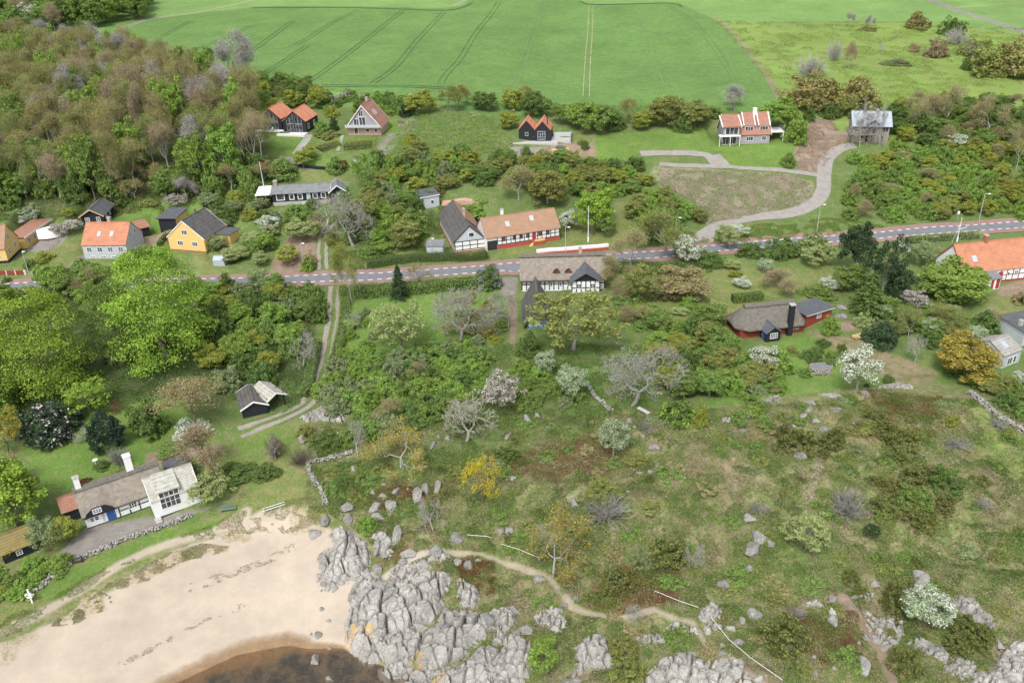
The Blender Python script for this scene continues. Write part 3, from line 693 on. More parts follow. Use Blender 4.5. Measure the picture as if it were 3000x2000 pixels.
def put_plant(kind, p, R, H, mat, name, bark='brown', look=None, cat='tree', group=None, label=None, rz=None, lean=None, extra=None):
    v = int(RNG.integers(0, 3)); pr = PROTO[(kind, v)]
    rz = RNG.uniform(0, 6.28) if rz is None else rz
    e = empty(name, (float(p[0]), float(p[1]), float(p[2])-.08), rz, None, cat, group)
    if lean: e.rotation_euler = (lean[0], lean[1], rz)
    e.scale = (R/pr['R'], R/pr['R'], H/pr['H'])
    for part in ('trunk', 'twigs', 'crown'):
        me = pr.get(part)
        if me is None: continue
        o = bpy.data.objects.new(me.name.split('.')[0], me); C.objects.link(o); o.parent = e
        o.material_slots[0].link = 'OBJECT'
        o.material_slots[0].material = BARK[bark] if (part != 'crown' or pr.get('nobud')) else LM[mat]
    if extra:       # a second foliage layer of another look (blossom, ivy)
        ek, em, en, es = extra
        me = PROTO[(ek, (v+1) % 3)]['crown']; q = PROTO[(ek, (v+1) % 3)]
        o = bpy.data.objects.new(en, me); C.objects.link(o); o.parent = e; o.scale = (es*pr['R']/q['R'], es*pr['R']/q['R'], es*pr['H']/q['H'])
        o.material_slots[0].link = 'OBJECT'; o.material_slots[0].material = LM[em]
    PLANTS.append((e, label, look or mat, name, p, H))
    return e
def blob(kind, u, v, wpx, hpx, mat, name='shrub', bark='brown', cat='shrub', **kw):
    """plant whose outline in the photograph is wpx x hpx, standing at bottom pixel (u, v)"""
    p0 = px(u, min(v, 2150)); s = scale_at(p0); R = wpx/2/s; a = elev_at(p0)+math.radians(3)
    H = max((hpx/s-R*math.sin(a)*.95)/math.cos(a), R*.35)
    p = px(u, v-R*math.sin(a)*s*.75)
    return put_plant(kind, p, R, H, mat, name, bark, cat=cat, **kw)
def tree(kind, u, v, hpx, wpx, mat, name='tree', bark='brown', cat='tree', **kw):
    """tree whose trunk meets the ground at pixel (u, v)"""
    p = px(u, v); s = scale_at(p); a = elev_at(p); R = wpx/2/s
    H = (hpx/s-R*.35*math.sin(a))/math.cos(a)
    return put_plant(kind, p, R, H, mat, name, bark, cat=cat, **kw)
NAMES = {'beech': 'beech_tree', 'broad': 'broadleaf_tree', 'open': 'broadleaf_tree', 'small': 'small_tree', 'shrub': 'shrub', 'low': 'low_shrub', 'egg': 'evergreen_bush', 'conifer': 'conifer_tree',
         'juniper': 'juniper_bush', 'bud': 'woodland_tree', 'bare': 'bare_tree', 'barebush': 'bare_bush', 'sparse': 'spreading_tree'}
TREEK = ('beech', 'broad', 'open', 'small', 'conifer', 'bud', 'bare', 'sparse')
def fill(poly, spacing, mix, hr, group, seed=0, jit=.45, wr=(.9, 1.2), look=None, asc=None):
    """fill an area (photo pixels) with individual plants; mix = [(weight, kind, mat, bark)]"""
    rng = np.random.default_rng(500+seed); W = toworld(poly); lo = W.min(0); hi = W.max(0)
    gx, gy = np.meshgrid(np.arange(lo[0], hi[0], spacing), np.arange(lo[1], hi[1], spacing*.9))
    gx = gx+(np.arange(gx.shape[0]) % 2)[:, None]*spacing/2
    gx = gx.ravel()+rng.normal(0, jit*spacing*.5, gx.size); gy = gy.ravel()+rng.normal(0, jit*spacing*.5, gy.size)
    ok = poly_sd(W, gx, gy) < 0; gx, gy = gx[ok], gy[ok]; zz = h(gx, gy)
    wts = np.array([m[0] for m in mix], float); wts /= wts.sum(); cw = np.cumsum(wts)
    pat = fbm(gx, gy, spacing*3.2, 2, seed+50)
    for i in range(len(gx)):
        r = rng.random(); k = int(np.searchsorted(cw, min(r, .9999))); _, kind, mat, bark = mix[k]
        H = rng.uniform(*hr)*(1+.25*pat[i]); 
        if kind in ('shrub', 'low', 'juniper', 'barebush'): R = spacing*.5*rng.uniform(*wr)*1.15; H = min(H, R*2.2)
        else: R = spacing*.5*rng.uniform(*wr)*1.2
        P = (gx[i], gy[i], zz[i]); uu, vv = proj([P])[0][0], proj([P])[1][0]
        if uu < -260 or uu > 3260: continue
        put_plant(kind, P, R, H, mat, 'tall_bush' if kind in ('broad', 'open') and H < 6 else 'bush' if kind == 'shrub' and H > 2.3 else NAMES[kind], bark, cat='tree' if kind in TREEK and H >= 6 else 'shrub', group=group)

# scattered ground cover: many small leaves in one object, kind = stuff
def covermat():
    m, nt, b = newmat('ground_cover_leaves'); a = N(nt, 'ShaderNodeAttribute', attribute_name='col')
    out = nt.nodes['Material Output']; nt.nodes.remove(b)
    d = N(nt, 'ShaderNodeBsdfDiffuse'); t = N(nt, 'ShaderNodeBsdfTranslucent'); mx = N(nt, 'ShaderNodeMixShader'); mx.inputs[0].default_value = .15
    for n_ in (d, t): nt.links.new(a.outputs['Color'], n_.inputs[0])
    nt.links.new(d.outputs[0], mx.inputs[1]); nt.links.new(t.outputs[0], mx.inputs[2]); nt.links.new(mx.outputs[0], out.inputs['Surface']); return m
COVER = covermat()
def cover(name, poly, n, size, hgt, pal, label, seed=0, thr=-.1, csc=2.2, holes=(), feather=1.0, up=.5):
    """n leaves; pal = list of (colour, threshold noise seed); clumped where noise > thr"""
    rng = np.random.default_rng(900+seed); W = toworld(poly); lo = W.min(0); hi = W.max(0)
    X = rng.uniform(lo[0], hi[0], n*4); Y = rng.uniform(lo[1], hi[1], n*4)
    # keep a screen-even density: thin out with distance
    d = poly_sd(W, X, Y)+feather*fbm(X, Y, 4, 3, seed+3)
    cl = fbm(X, Y, csc, 3, seed+7)
    ok = (d < 0) & (cl > thr)
    for hp, r in holes: ok &= (line_d(toworld(hp), X, Y) > r)
    X, Y, cl = X[ok][:n], Y[ok][:n], cl[ok][:n]; m = len(X)
    clump = np.clip((cl-thr)/.5, 0, 1)
    Z = h(X, Y)+hgt*clump*rng.uniform(.2, 1, m)+.03
    P = np.stack([X, Y, Z], 1); Nn = unit(rng.normal(size=(m, 3))*.6+np.array([0, -.15, up]))
    V, Fq = leaf_quads(P, Nn, rng.uniform(.6, 1.3, m)*size, rng, .5)
    sel = fbm(X, Y, 3.2, 4, seed+13)*1.3+rng.normal(0, .12, m)+.5
    idx = np.clip((sel*len(pal)).astype(int), 0, len(pal)-1); col = np.array(pal)[idx]*rng.uniform(.65, 1.35, m)[:, None]
    o = mesh_np(name, V, Fq, COVER, cols={'col': np.repeat(col, 4, 0)})
    return tag(o, label, 'ground cover', kind='stuff')
# ------------------------------------------------------------ building kit
def tilemat(name, col, dirt=None, row=.35, rough=.75):
    m, nt, b = newmat(name); co = objco(nt)
    n1 = noise(nt, .7, 6, .7, co); n2 = noise(nt, 7, 3, .6, co)
    wv = N(nt, 'ShaderNodeTexWave', wave_type='BANDS', bands_direction='X'); wv.inputs['Scale'].default_value = 1/(row*.75)*.5; nt.links.new(co, wv.inputs[0])
    wz = N(nt, 'ShaderNodeTexWave', wave_type='BANDS', bands_direction='Z'); wz.inputs['Scale'].default_value = 1/row*.5; nt.links.new(co, wz.inputs[0])
    f = mathn(nt, 'ADD', mathn(nt, 'MULTIPLY', n1, .7), mathn(nt, 'MULTIPLY', n2, .45))
    c = ramp(nt, f, [(.35, tuple(x*.62 for x in col)), (.6, col), (.85, tuple(min(1, x*1.25) for x in col))])
    if dirt: c = mixc(nt, ramp(nt, noise(nt, dirt[1], 7, .8, co), [(dirt[2]-.1, 0), (dirt[2]+.1, .85)]), c, dirt[0])
    wm = mathn(nt, 'MULTIPLY_ADD', mathn(nt, 'MINIMUM', wv.outputs[1], wz.outputs[1]), .45, .72)
    cc = N(nt, 'ShaderNodeCombineColor'); [nt.links.new(wm, cc.inputs[k]) for k in range(3)]
    c = mixc(nt, 1, c, cc.outputs[0], 'MULTIPLY'); nt.links.new(c, b.inputs['Base Color'])
    b.inputs['Roughness'].default_value = rough; b.inputs['Specular IOR Level'].default_value = .25
    bump(nt, b, mathn(nt, 'ADD', wv.outputs[1], n2), .4, .04); return m
MT = {}
def mats():
    M = MT
    M['tile_orange'] = tilemat('orange_tiles', (.54, .235, .135), ((.50, .22, .13), .9, .60))
    M['tile_new'] = tilemat('new_orange_tiles', (.62, .26, .155), ((.56, .25, .15), .9, .68))
    M['tile_red'] = tilemat('weathered_red_tiles', (.42, .205, .14), ((.32, .19, .14), .8, .52))
    M['tile_old'] = tilemat('old_clay_tiles', (.42, .235, .145), ((.32, .235, .16), .6, .52))
    M['slate'] = tilemat('dark_fibre_slates', (.135, .13, .13), ((.09, .08, .05), .5, .55), .5)
    M['felt'] = simple('roofing_felt', (.10, .105, .115), .9, .15, 1.0, .3, .2, ((.16, .16, .16), .7, .58))
    M['feltgrey'] = simple('grey_felt', (.20, .21, .215), .9, .15, 1.0, .3, .2, ((.12, .12, .12), .8, .55))
    M['moss'] = tilemat('mossy_tiles', (.24, .185, .085), ((.30, .24, .06), 1.2, .52))
    M['metalroof'] = simple('zinc_sheet_roof', (.36, .41, .46), .5, .08, .8, .5, .1, ((.28, .33, .38), 1.5, .56))
    M['corr'] = tilemat('pale_cement_sheets', (.50, .49, .43), ((.28, .26, .18), 1.1, .56), .4)
    M['corrgrey'] = tilemat('grey_cement_sheets', (.40, .39, .37), ((.30, .27, .20), .9, .55), .4)
    M['thatch'] = simple('grey_thatch', (.255, .225, .185), 1, .22, 1.6, .05, .9, ((.16, .155, .12), .45, .55))
    M['thatchdark'] = simple('dark_thatch', (.165, .15, .13), 1, .22, 1.6, .05, .9, ((.10, .10, .07), .45, .56))
    M['ridge'] = simple('thatch_ridge', (.16, .145, .125), 1, .25, 3, .05, .9)
    M['white'] = simple('white_render', (.76, .76, .75), .85, .04, .8, .2, .05, ((.62, .62, .60), .8, .62))
    M['whitewood'] = simple('white_painted_wood', (.80, .80, .79), .6, .03, 2)
    M['grey'] = simple('grey_render', (.47, .49, .52), .9, .06, .9, .2, .1, ((.36, .38, .41), .7, .58))
    M['greywood'] = simple('grey_boards', (.33, .315, .33), .85, .08, 1.2)
    M['palegrey'] = simple('pale_grey_boards', (.47, .50, .52), .8, .06, 1.2)
    M['yellow'] = simple('yellow_render', (.72, .50, .19), .9, .05, .8, .2, .1, ((.55, .34, .12), .6, .60))
    M['black'] = simple('black_timber', (.022, .024, .030), .7, .25, 2.5)
    M['blacktar'] = simple('tarred_beam', (.035, .033, .035), .7, .2, 3)
    M['redtimber'] = simple('dark_red_beam', (.16, .035, .04), .7, .2, 3)
    M['redwood'] = simple('red_boards', (.26, .05, .035), .8, .12, 2)
    M['redplinth'] = simple('red_plinth', (.40, .085, .065), .85, .1, 2)
    M['brick'] = simple('buff_brick', (.46, .33, .25), .9, .12, 6, .2, .3)
    M['brickred'] = simple('red_brick', (.36, .14, .09), .9, .15, 6, .2, .3)
    M['stone'] = simple('field_stone', (.36, .30, .26), .95, .25, 3.5, .2, .8, ((.22, .19, .16), 2.5, .5))
    M['blue'] = simple('blue_paint', (.04, .10, .30), .6, .1, 2)
    M['bluepale'] = simple('pale_blue_render', (.30, .42, .58), .8, .06, 1)
    M['deck'] = simple('grey_decking', (.44, .43, .42), .85, .1, 1.5)
    M['deckwhite'] = simple('pale_decking', (.66, .65, .64), .8, .06, 1.5)
    M['wood'] = simple('weathered_wood', (.30, .24, .18), .9, .15, 3)
    M['woodlight'] = simple('fresh_wood', (.55, .38, .20), .8, .1, 3)
    M['concrete'] = simple('concrete', (.42, .41, .38), .9, .1, 1.5, .2, .2)
    M['steel'] = simple('galvanised_steel', (.42, .45, .46), .5, .06, 2, .5)
    M['greenpaint'] = simple('green_paint', (.13, .20, .16), .7, .08, 2)
    M['doorred'] = simple('red_door_paint', (.33, .04, .04), .5, .06, 2)
    m, nt, b = newmat('window_glass'); b.inputs['Base Color'].default_value = (.035, .04, .05, 1); b.inputs['Roughness'].default_value = .12; b.inputs['Specular IOR Level'].default_value = .6
    n = noise(nt, 1.2, 3, .6, objco(nt)); nt.links.new(ramp(nt, n, [(.4, (.02, .022, .028)), (.65, (.12, .13, .14))]), b.inputs['Base Color']); M['glass'] = m
    m, nt, b = newmat('skylight_glass'); b.inputs['Base Color'].default_value = (.40, .45, .50, 1); b.inputs['Roughness'].default_value = .15; M['skyglass'] = m
mats()

class MB:
    def __init__(s): s.v = []; s.f = []
    def quadbox(s, P):            # 8 points: bottom 4 (ccw), top 4
        k = len(s.v); s.v += [tuple(p) for p in P]
        s.f += [[k+3, k+2, k+1, k], [k+4, k+5, k+6, k+7]]+[[k+i, k+(i+1) % 4, k+4+(i+1) % 4, k+4+i] for i in range(4)]
    def box(s, x0, x1, y0, y1, z0, z1):
        s.quadbox([(x0, y0, z0), (x1, y0, z0), (x1, y1, z0), (x0, y1, z0), (x0, y0, z1), (x1, y0, z1), (x1, y1, z1), (x0, y1, z1)])
    def prism(s, poly, d0, d1, ax):
        """extrude a polygon of (a, z) along axis: ax 'x' -> a is y; ax 'y' -> a is x"""
        k = len(s.v); n = len(poly)
        for d in (d0, d1):
            for a, z in poly: s.v.append((d, a, z) if ax == 'x' else (a, d, z))
        s.f += [list(range(k, k+n)), list(range(k+2*n-1, k+n-1, -1))]+[[k+i, k+n+i, k+n+(i+1) % n, k+(i+1) % n] for i in range(n)]
    def slab(s, a, b, c, d, t):    # quad a b c d (3d) thickened by t along its normal downward
        a, b, c, d = map(np.array, (a, b, c, d)); n = np.cross(b-a, d-a).astype(float); n /= np.linalg.norm(n)+1e-9
        if n[2] < 0: n = -n
        P = [p-n*t for p in (a, b, c, d)]+[a, b, c, d]; s.quadbox(P)
    def bar(s, p, q, r, k=6, r2=None):
        p, q = np.array(p, float), np.array(q, float); d = (q-p)/np.linalg.norm(q-p); r2 = r if r2 is None else r2
        u = np.cross(d, [0, 0, 1.0] if abs(d[2]) < .9 else [1.0, 0, 0]); u /= np.linalg.norm(u); w_ = np.cross(d, u); i0 = len(s.v)
        for c, rr in ((p, r), (q, r2)):
            for j in range(k): a = 2*math.pi*j/k; s.v.append(tuple(c+u*rr*math.cos(a)+w_*rr*math.sin(a)))
        s.f += [[i0+j, i0+(j+1) % k, i0+k+(j+1) % k, i0+k+j] for j in range(k)]+[list(range(i0+k-1, i0-1, -1)), list(range(i0+k, i0+2*k))]
    def lathe(s, prof, n=16, c=(0, 0, 0)):
        i0 = len(s.v)
        for r, z in prof:
            for j in range(n): a = 2*math.pi*j/n; s.v.append((c[0]+r*math.cos(a), c[1]+r*math.sin(a), c[2]+z))
        for i in range(len(prof)-1):
            for j in range(n): s.f.append([i0+i*n+j, i0+i*n+(j+1) % n, i0+(i+1)*n+(j+1) % n, i0+(i+1)*n+j])
    def build(s, name, mat, parent=None, bevel=0, smooth=False):
        me = bpy.data.meshes.new(name); me.from_pydata([tuple(map(float, v)) for v in s.v], [], s.f)
        bm = bmesh.new(); bm.from_mesh(me); bmesh.ops.recalc_face_normals(bm, faces=bm.faces); bm.to_mesh(me); bm.free()
        me.materials.append(mat)
        if smooth: me.polygons.foreach_set('use_smooth', [True]*len(me.polygons))
        o = bpy.data.objects.new(name, me); C.objects.link(o)
        if parent: o.parent = parent
        if bevel:
            b = o.modifiers.new('bevel', 'BEVEL'); b.width = bevel; b.segments = 2; b.limit_method = 'ANGLE'
        return o

class House:
    """front base line a -> b in photograph pixels; local x along the front, y away from the viewer, z up"""
    def __init__(s, name, label, a, b, D, zoff=0, cat='house', pad=True, L=None, padm=1.2, group=None):
        pm = px((a[0]+b[0])/2, (a[1]+b[1])/2); z = pm[2]+zoff
        A, B = pxz(*a, z), pxz(*b, z)
        s.L = np.linalg.norm((B-A)[:2]) if L is None else L; s.D = D
        s.rz = math.atan2(B[1]-A[1], B[0]-A[0])
        d = np.array([math.cos(s.rz), math.sin(s.rz)]); mid = A[:2]+d*s.L/2
        s.o = empty(name, (mid[0], mid[1], z), s.rz, label, cat, group); s.z = z
        if pad:
            n = np.array([-d[1], d[0]]); c = mid+n*D/2; PADS.append((c[0], c[1], s.rz, s.L/2+padm*.4, D/2+padm*.4, z))
    def part(s, name, mb, mat, parent=None, **kw): return mb.build(name, MT[mat] if isinstance(mat, str) else mat, parent or s.o, **kw)
    def body(s, hw, hr, ridge='x', wall='white', roof='tile_orange', over=.35, t=.16, x0=None, x1=None, y0=0, y1=None, rp=.5, barge=None, gover=.25, base=0, rname='roof'):
        x0 = -s.L/2 if x0 is None else x0; x1 = s.L/2 if x1 is None else x1; y1 = s.D if y1 is None else y1
        s.hw, s.hr, s.ridge = hw, hr, ridge; lo = -1.5 if base == 0 else base; g = .0
        mb = MB(); rf = MB(); bgs = []
        if ridge == 'x':
            ym = y0+(y1-y0)*rp; mb.prism([(y0, lo), (y1, lo), (y1, hw), (ym, hr), (y0, hw)], x0, x1, 'x')
            sf = (hr-hw)/(ym-y0); sb = (hr-hw)/(y1-ym)
            s.sf = sf; s.ym = ym
            e = t*1.05
            rf.slab((x0-gover, y0-over, hw-over*sf+e), (x1+gover, y0-over, hw-over*sf+e), (x1+gover, ym, hr+e), (x0-gover, ym, hr+e), t)
            rf.slab((x0-gover, ym, hr+e), (x1+gover, ym, hr+e), (x1+gover, y1+over, hw-over*sb+e), (x0-gover, y1+over, hw-over*sb+e), t)
            rf.box(x0-gover, x1+gover, ym-.12, ym+.12, hr+e-.08, hr+e+.06)
            if barge:
                for xx in (x0-gover-.03, x1+gover-.03):
                    bg = MB(); bgs.append(bg)
                    for (ya, za, yb, zb) in ((y0-over, hw-over*sf, ym, hr), (ym, hr, y1+over, hw-over*sb)):
                        bg.prism([(ya, za-.06), (yb, zb-.06), (yb, zb+e+.03), (ya, za+e+.03)], xx, xx+.06, 'x')
        else:
            xm = x0+(x1-x0)*rp; mb.prism([(x0, lo), (x1, lo), (x1, hw), (xm, hr), (x0, hw)], y0, y1, 'y')
            sf = (hr-hw)/(xm-x0); sb = (hr-hw)/(x1-xm); s.sf = sf; s.xm = xm; e = t*1.05
            rf.slab((x0-over, y0-gover, hw-over*sf+e), (xm, y0-gover, hr+e), (xm, y1+gover, hr+e), (x0-over, y1+gover, hw-over*sf+e), t)
            rf.slab((xm, y0-gover, hr+e), (x1+over, y0-gover, hw-over*sb+e), (x1+over, y1+gover, hw-over*sb+e), (xm, y1+gover, hr+e), t)
            rf.box(xm-.12, xm+.12, y0-gover, y1+gover, hr+e-.08, hr+e+.06)
            if barge:
                for yy in (y0-gover-.03, y1+gover-.03):
                    bg = MB(); bgs.append(bg)
                    for (xa, za, xb, zb) in ((x0-over, hw-over*sf, xm, hr), (xm, hr, x1+over, hw-over*sb)):
                        bg.prism([(xa, za-.08), (xb, zb-.08), (xb, zb+e+.03), (xa, za+e+.03)], yy, yy+.06, 'y')
        w_ = s.part('wall', mb, wall); r_ = s.part(rname, rf, roof)
        for bg in bgs: s.part('bargeboard', bg, barge, r_)
        return w_, r_
    def flat(s, x0, x1, y0, y1, hgt, wall, roof, over=.25, slope=0, base=-1.5, edge=None, wn='wall', rn='roof'):
        mb = MB(); mb.prism([(y0, base), (y1, base), (y1, hgt+slope), (y0, hgt)], x0, x1, 'x'); w_ = s.part(wn, mb, wall)
        rf = MB(); k = slope/(y1-y0); rf.slab((x0-over, y0-over, hgt-over*k+.15), (x1+over, y0-over, hgt-over*k+.15), (x1+over, y1+over, hgt+slope+over*k+.15), (x0-over, y1+over, hgt+slope+over*k+.15), .14)
        r_ = s.part(rn, rf, roof)
        if edge:
            e = MB(); e.box(x0-over-.03, x1+over+.03, y0-over-.04, y0-over-.003, hgt-over*k-.02, hgt-over*k+.17); s.part('fascia', e, edge, r_)
        return w_, r_
    def face(s, f, c, z, off=0.0, y0=0, x0=None, x1=None):
        L2 = s.L/2
        if f == 'front': return (c, y0-off, z)
        if f == 'back': return (c, s.D+off, z)
        if f == 'left': return ((-L2 if x0 is None else x0)-off, c, z)
        return ((L2 if x1 is None else x1)+off, c, z)
    def fbox(s, mb, f, c0, c1, z0, z1, o0, o1, **k):
        P = [s.face(f, c, z, o, **k) for c, z, o in ((c0, z0, o0), (c1, z1, o1))]
        xs, ys, zs = zip(*P); mb.box(min(xs), max(xs), min(ys), max(ys), z0, z1)
    def window(s, f, c, z, w_, h_, nx=2, ny=2, frame='whitewood', glass='glass', name='window', fw=.09, **k):
        fr = MB()
        s.fbox(fr, f, c-w_/2-fw, c-w_/2, z, z+h_, -.02, .05, **k); s.fbox(fr, f, c+w_/2, c+w_/2+fw, z, z+h_, -.02, .05, **k)
        s.fbox(fr, f, c-w_/2-fw, c+w_/2+fw, z-fw, z, -.02, .055, **k); s.fbox(fr, f, c-w_/2-fw, c+w_/2+fw, z+h_, z+h_+fw, -.02, .055, **k)
        for i in range(1, nx): cx = c-w_/2+w_*i/nx; s.fbox(fr, f, cx-.035, cx+.035, z, z+h_, .0, .048, **k)
        for j in range(1, ny): zz = z+h_*j/ny; s.fbox(fr, f, c-w_/2, c+w_/2, zz-.025, zz+.025, .0, .044, **k)
        o = s.part(name, fr, frame); g = MB(); s.fbox(g, f, c-w_/2+.003, c+w_/2-.003, z+.003, z+h_-.003, -.01, .022, **k); s.part('pane', g, glass, o); return o
    def door(s, f, c, z, w_, h_, mat='blue', **k):
        d = MB(); s.fbox(d, f, c-w_/2, c+w_/2, z, z+h_, -.02, .045, **k); o = s.part('door', d, mat); hd = MB(); s.fbox(hd, f, c+w_*.33, c+w_*.41, z+.95, z+1.05, .045, .10, **k); s.part('handle', hd, 'steel', o); return o
    def skylight(s, c, t, w_=.8, h_=1.2, side='front', frame='steel'):
        """on an x-ridge roof: c along x, t = 0 eave .. 1 ridge"""
        if s.ridge == 'x': y = s.ym*t; z = s.hw+s.sf*y+.19; m = s.sf; P = lambda a, q, o: (c+a, y+q/math.hypot(1, m)-o*m/math.hypot(1, m), z+q*m/math.hypot(1, m)+o/math.hypot(1, m))
        else:
            x = s.L/2-(s.L/2-s.xm)*t; m = -s.sf; z = s.hw+(s.hr-s.hw)*t+.19; q_ = math.hypot(1, m)
            P = lambda a, q, o: (x-q/q_+o*abs(m)/q_, c+a, z+q*abs(m)/q_+o/q_)
        def bx(a0, a1, q0, q1, o0, o1):
            mb.quadbox([P(a0, q0, o0), P(a1, q0, o0), P(a1, q1, o0), P(a0, q1, o0), P(a0, q0, o1), P(a1, q0, o1), P(a1, q1, o1), P(a0, q1, o1)])
        mb = MB(); bx(-w_/2-.08, w_/2+.08, -h_/2-.08, h_/2+.08, -.05, .05); o = s.part('skylight', mb, 'steel')
        mb = MB(); bx(-w_/2, w_/2, -h_/2, h_/2, .053, .065); s.part('pane', mb, 'skyglass', o)
    def chimney(s, x, y, z0, z1, w_=.55, mat='brickred', cap='concrete'):
        mb = MB(); mb.box(x-w_/2, x+w_/2, y-w_/2, y+w_/2, z0, z1); o = s.part('chimney', mb, mat)
        mb = MB(); mb.box(x-w_/2-.07, x+w_/2+.07, y-w_/2-.07, y+w_/2+.07, z1+.002, z1+.12); mb.box(x-.13, x+.13, y-.13, y+.13, z1+.12, z1+.3); s.part('chimney_cap', mb, cap, o)
    def timber(s, f, c0, c1, z0, z1, n, rows=(0.5,), mat='blacktar', bw=.17, skip=(), **k):
        mb = MB()
        for i in range(n+1):
            c = c0+(c1-c0)*i/n
            if i in skip: continue
            s.fbox(mb, f, c-bw/2, c+bw/2, z0, z1, 0, .035, **k)
        for r in rows: z = z0+(z1-z0)*r; s.fbox(mb, f, c0, c1, z-bw/2, z+bw/2, 0, .031, **k)
        return s.part('timber_frame', mb, mat)
    def plinth(s, x0, x1, y0, y1, z1, mat, base=-1.4, name='plinth'):
        mb = MB(); mb.box(x0-.04, x1+.04, y0-.04, y1+.04, base, z1); return s.part(name, mb, mat)
    def thatch(s, hw, hr, wall, mat, x0=None, x1=None, y0=0, y1=None, over=.55, hip=(0, 0), t=.38, ridgemat='ridge', dormers=(), gable=None):
        """thick rounded thatch; hip = run of the hip at each end (0 = plain gable)"""
        x0 = -s.L/2 if x0 is None else x0; x1 = s.L/2 if x1 is None else x1; y1 = s.D if y1 is None else y1; ym = (y0+y1)/2; hd = (y1-y0)/2
        s.hw, s.hr, s.ridge, s.sf, s.ym = hw, hr, 'x', (hr-hw)/hd, ym
        mb = MB(); top = hr-.25
        if max(hip) == 0: mb.prism([(y0, -1.5), (y1, -1.5), (y1, hw), (ym, top), (y0, hw)], x0, x1, 'x')
        else: mb.box(x0, x1, y0, y1, -1.5, hw-.1)
        w_ = s.part('wall', mb, wall)
        nx, ny = 44, 22; xs = np.linspace(x0-(.3 if hip[0] == 0 else over), x1+(.3 if hip[1] == 0 else over), nx); us = np.linspace(-1, 1, ny)
        V = []; 
        for lay in (0, 1):
            for x in xs:
                e0 = (x-xs[0])/hip[0] if hip[0] else 9; e1 = (xs[-1]-x)/hip[1] if hip[1] else 9; e = min(e0, e1, 1.0)
                e = max(e, .02); ez = e**.8
                for u in us:
                    wd = (hd+over)*(.35+.65*min(1, e*1.3)**.5 if e < 1 else 1); y = ym+u*wd
                    z = hr+t-(hr+t-(hw-over*s.sf*.8+t))*min(1, ((abs(u)**1.9+.04)**.5)-.04*(1-abs(u)))
                    z = (hw-over*s.sf*.8+t)+(z-(hw-over*s.sf*.8+t))*ez
                    z += .05*math.sin(x*3.1+u*7)*.5+random.uniform(-.02, .02)
                    for (dx, du, wx, wu, hz) in dormers:
                        q = ((x-dx)/wx)**2+((u-du)/wu)**2
                        if q < 1: z += hz*(1-q)**1.2*math.copysign(1, 1)
                    if lay: z -= t
                    V.append((x, y, z))
        i = np.arange(2*nx*ny).reshape(2, nx, ny); Fq = []
        Fq += np.stack([i[0, :-1, :-1], i[0, 1:, :-1], i[0, 1:, 1:], i[0, :-1, 1:]], -1).reshape(-1, 4).tolist()
        Fq += np.stack([i[1, :-1, :-1], i[1, :-1, 1:], i[1, 1:, 1:], i[1, 1:, :-1]], -1).reshape(-1, 4).tolist()
        for a in (0, -1):
            for j in range(ny-1): Fq.append([int(i[0, a, j]), int(i[0, a, j+1]), int(i[1, a, j+1]), int(i[1, a, j])])
            for j in range(nx-1): Fq.append([int(i[0, j, a]), int(i[0, j+1, a]), int(i[1, j+1, a]), int(i[1, j, a])])
        q = MB(); q.v = V; q.f = Fq; r_ = s.part('thatched_roof', q, mat, smooth=True)
        rd = MB(); xa = x0-.32+(hip[0]*.75 if hip[0] else 0); xb = x1+.32-(hip[1]*.75 if hip[1] else 0); n = 24
        prof = [(-.62, hr+t-.52), (-.4, hr+t-.22), (0, hr+t+.06), (.4, hr+t-.22), (.62, hr+t-.52), (.3, hr+t-.6), (-.3, hr+t-.6)]
        rd.prism([(ym+a, z) for a, z in prof], xa, xb, 'x'); s.part('ridge_cap', rd, ridgemat, r_)
        return w_, r_
# ------------------------------------------------------------ buildings
# 1 thatched cottage by the beach
H1 = House('thatched_cottage', 'long white cottage with grey thatch, black dormer gable and blue door above the beach', (257, 1549), (492, 1465), 6.0)
L2 = H1.L/2
H1.thatch(2.3, 5.0, 'white', 'thatch', hip=(0, 0), over=.45, dormers=((-L2+2.0, -.62, 2.0, .5, .62),))
mb = MB(); mb.prism([(-L2+.0, 1.95), (-L2+4.3, 1.95), (-L2+3.7, 2.7), (-L2+2.9, 3.3), (-L2+1.3, 3.3), (-L2+.4, 2.7)], -.50, -.42, 'y')
H1.part('dormer_gable', mb, 'black')
H1.window('front', -L2+1.8, 2.45, 1.0, .6, 3, 2, y0=-.50)
H1.window('front', -L2+.9, .95, .42, .6, 1, 2); H1.window('front', -L2+1.5, .95, .42, .6, 1, 2)
H1.door('front', -L2+3.4, .1, 1.15, 1.9, 'blue')
H1.window('front', -L2+6.4, .9, .95, .8, 3, 2)
H1.timber('front', -L2+4.5, L2-1.0, .1, 2.25, 4, (.45,)); H1.plinth(-L2, L2, 0, 6, .15, 'blacktar')
H1.chimney(-L2+.5, 3, 4.2, 6.9, .75, 'white', 'concrete'); H1.chimney(2.0, 3.2, 4.8, 7.6, .95, 'white', 'white')
mb = MB(); mb.box(-L2+2.2, -L2+2.55, -.03, 0, .35, 1.85); H1.part('wall_panel', mb, 'palegrey')
HS = House('white_studio', 'white studio wing with pale cement roof and tall twelve pane window beside the thatched cottage', (457, 1521), (592, 1473), 5.6, zoff=-.1, pad=False)
l2 = HS.L/2
HS.body(3.1, 5.3, 'x', 'white', 'corr', over=.2, gover=.12, barge='whitewood', rp=.5)
HS.plinth(-l2, l2, 0, 5.6, .2, 'blacktar')
rf = MB(); rf.slab((-l2+.9, -.35, 4.25), (-l2+4.1, -.35, 4.25), (-l2+4.1, 2.9, 5.62), (-l2+.9, 2.9, 5.62), .14); HS.part('dormer_roof', rf, 'corr')
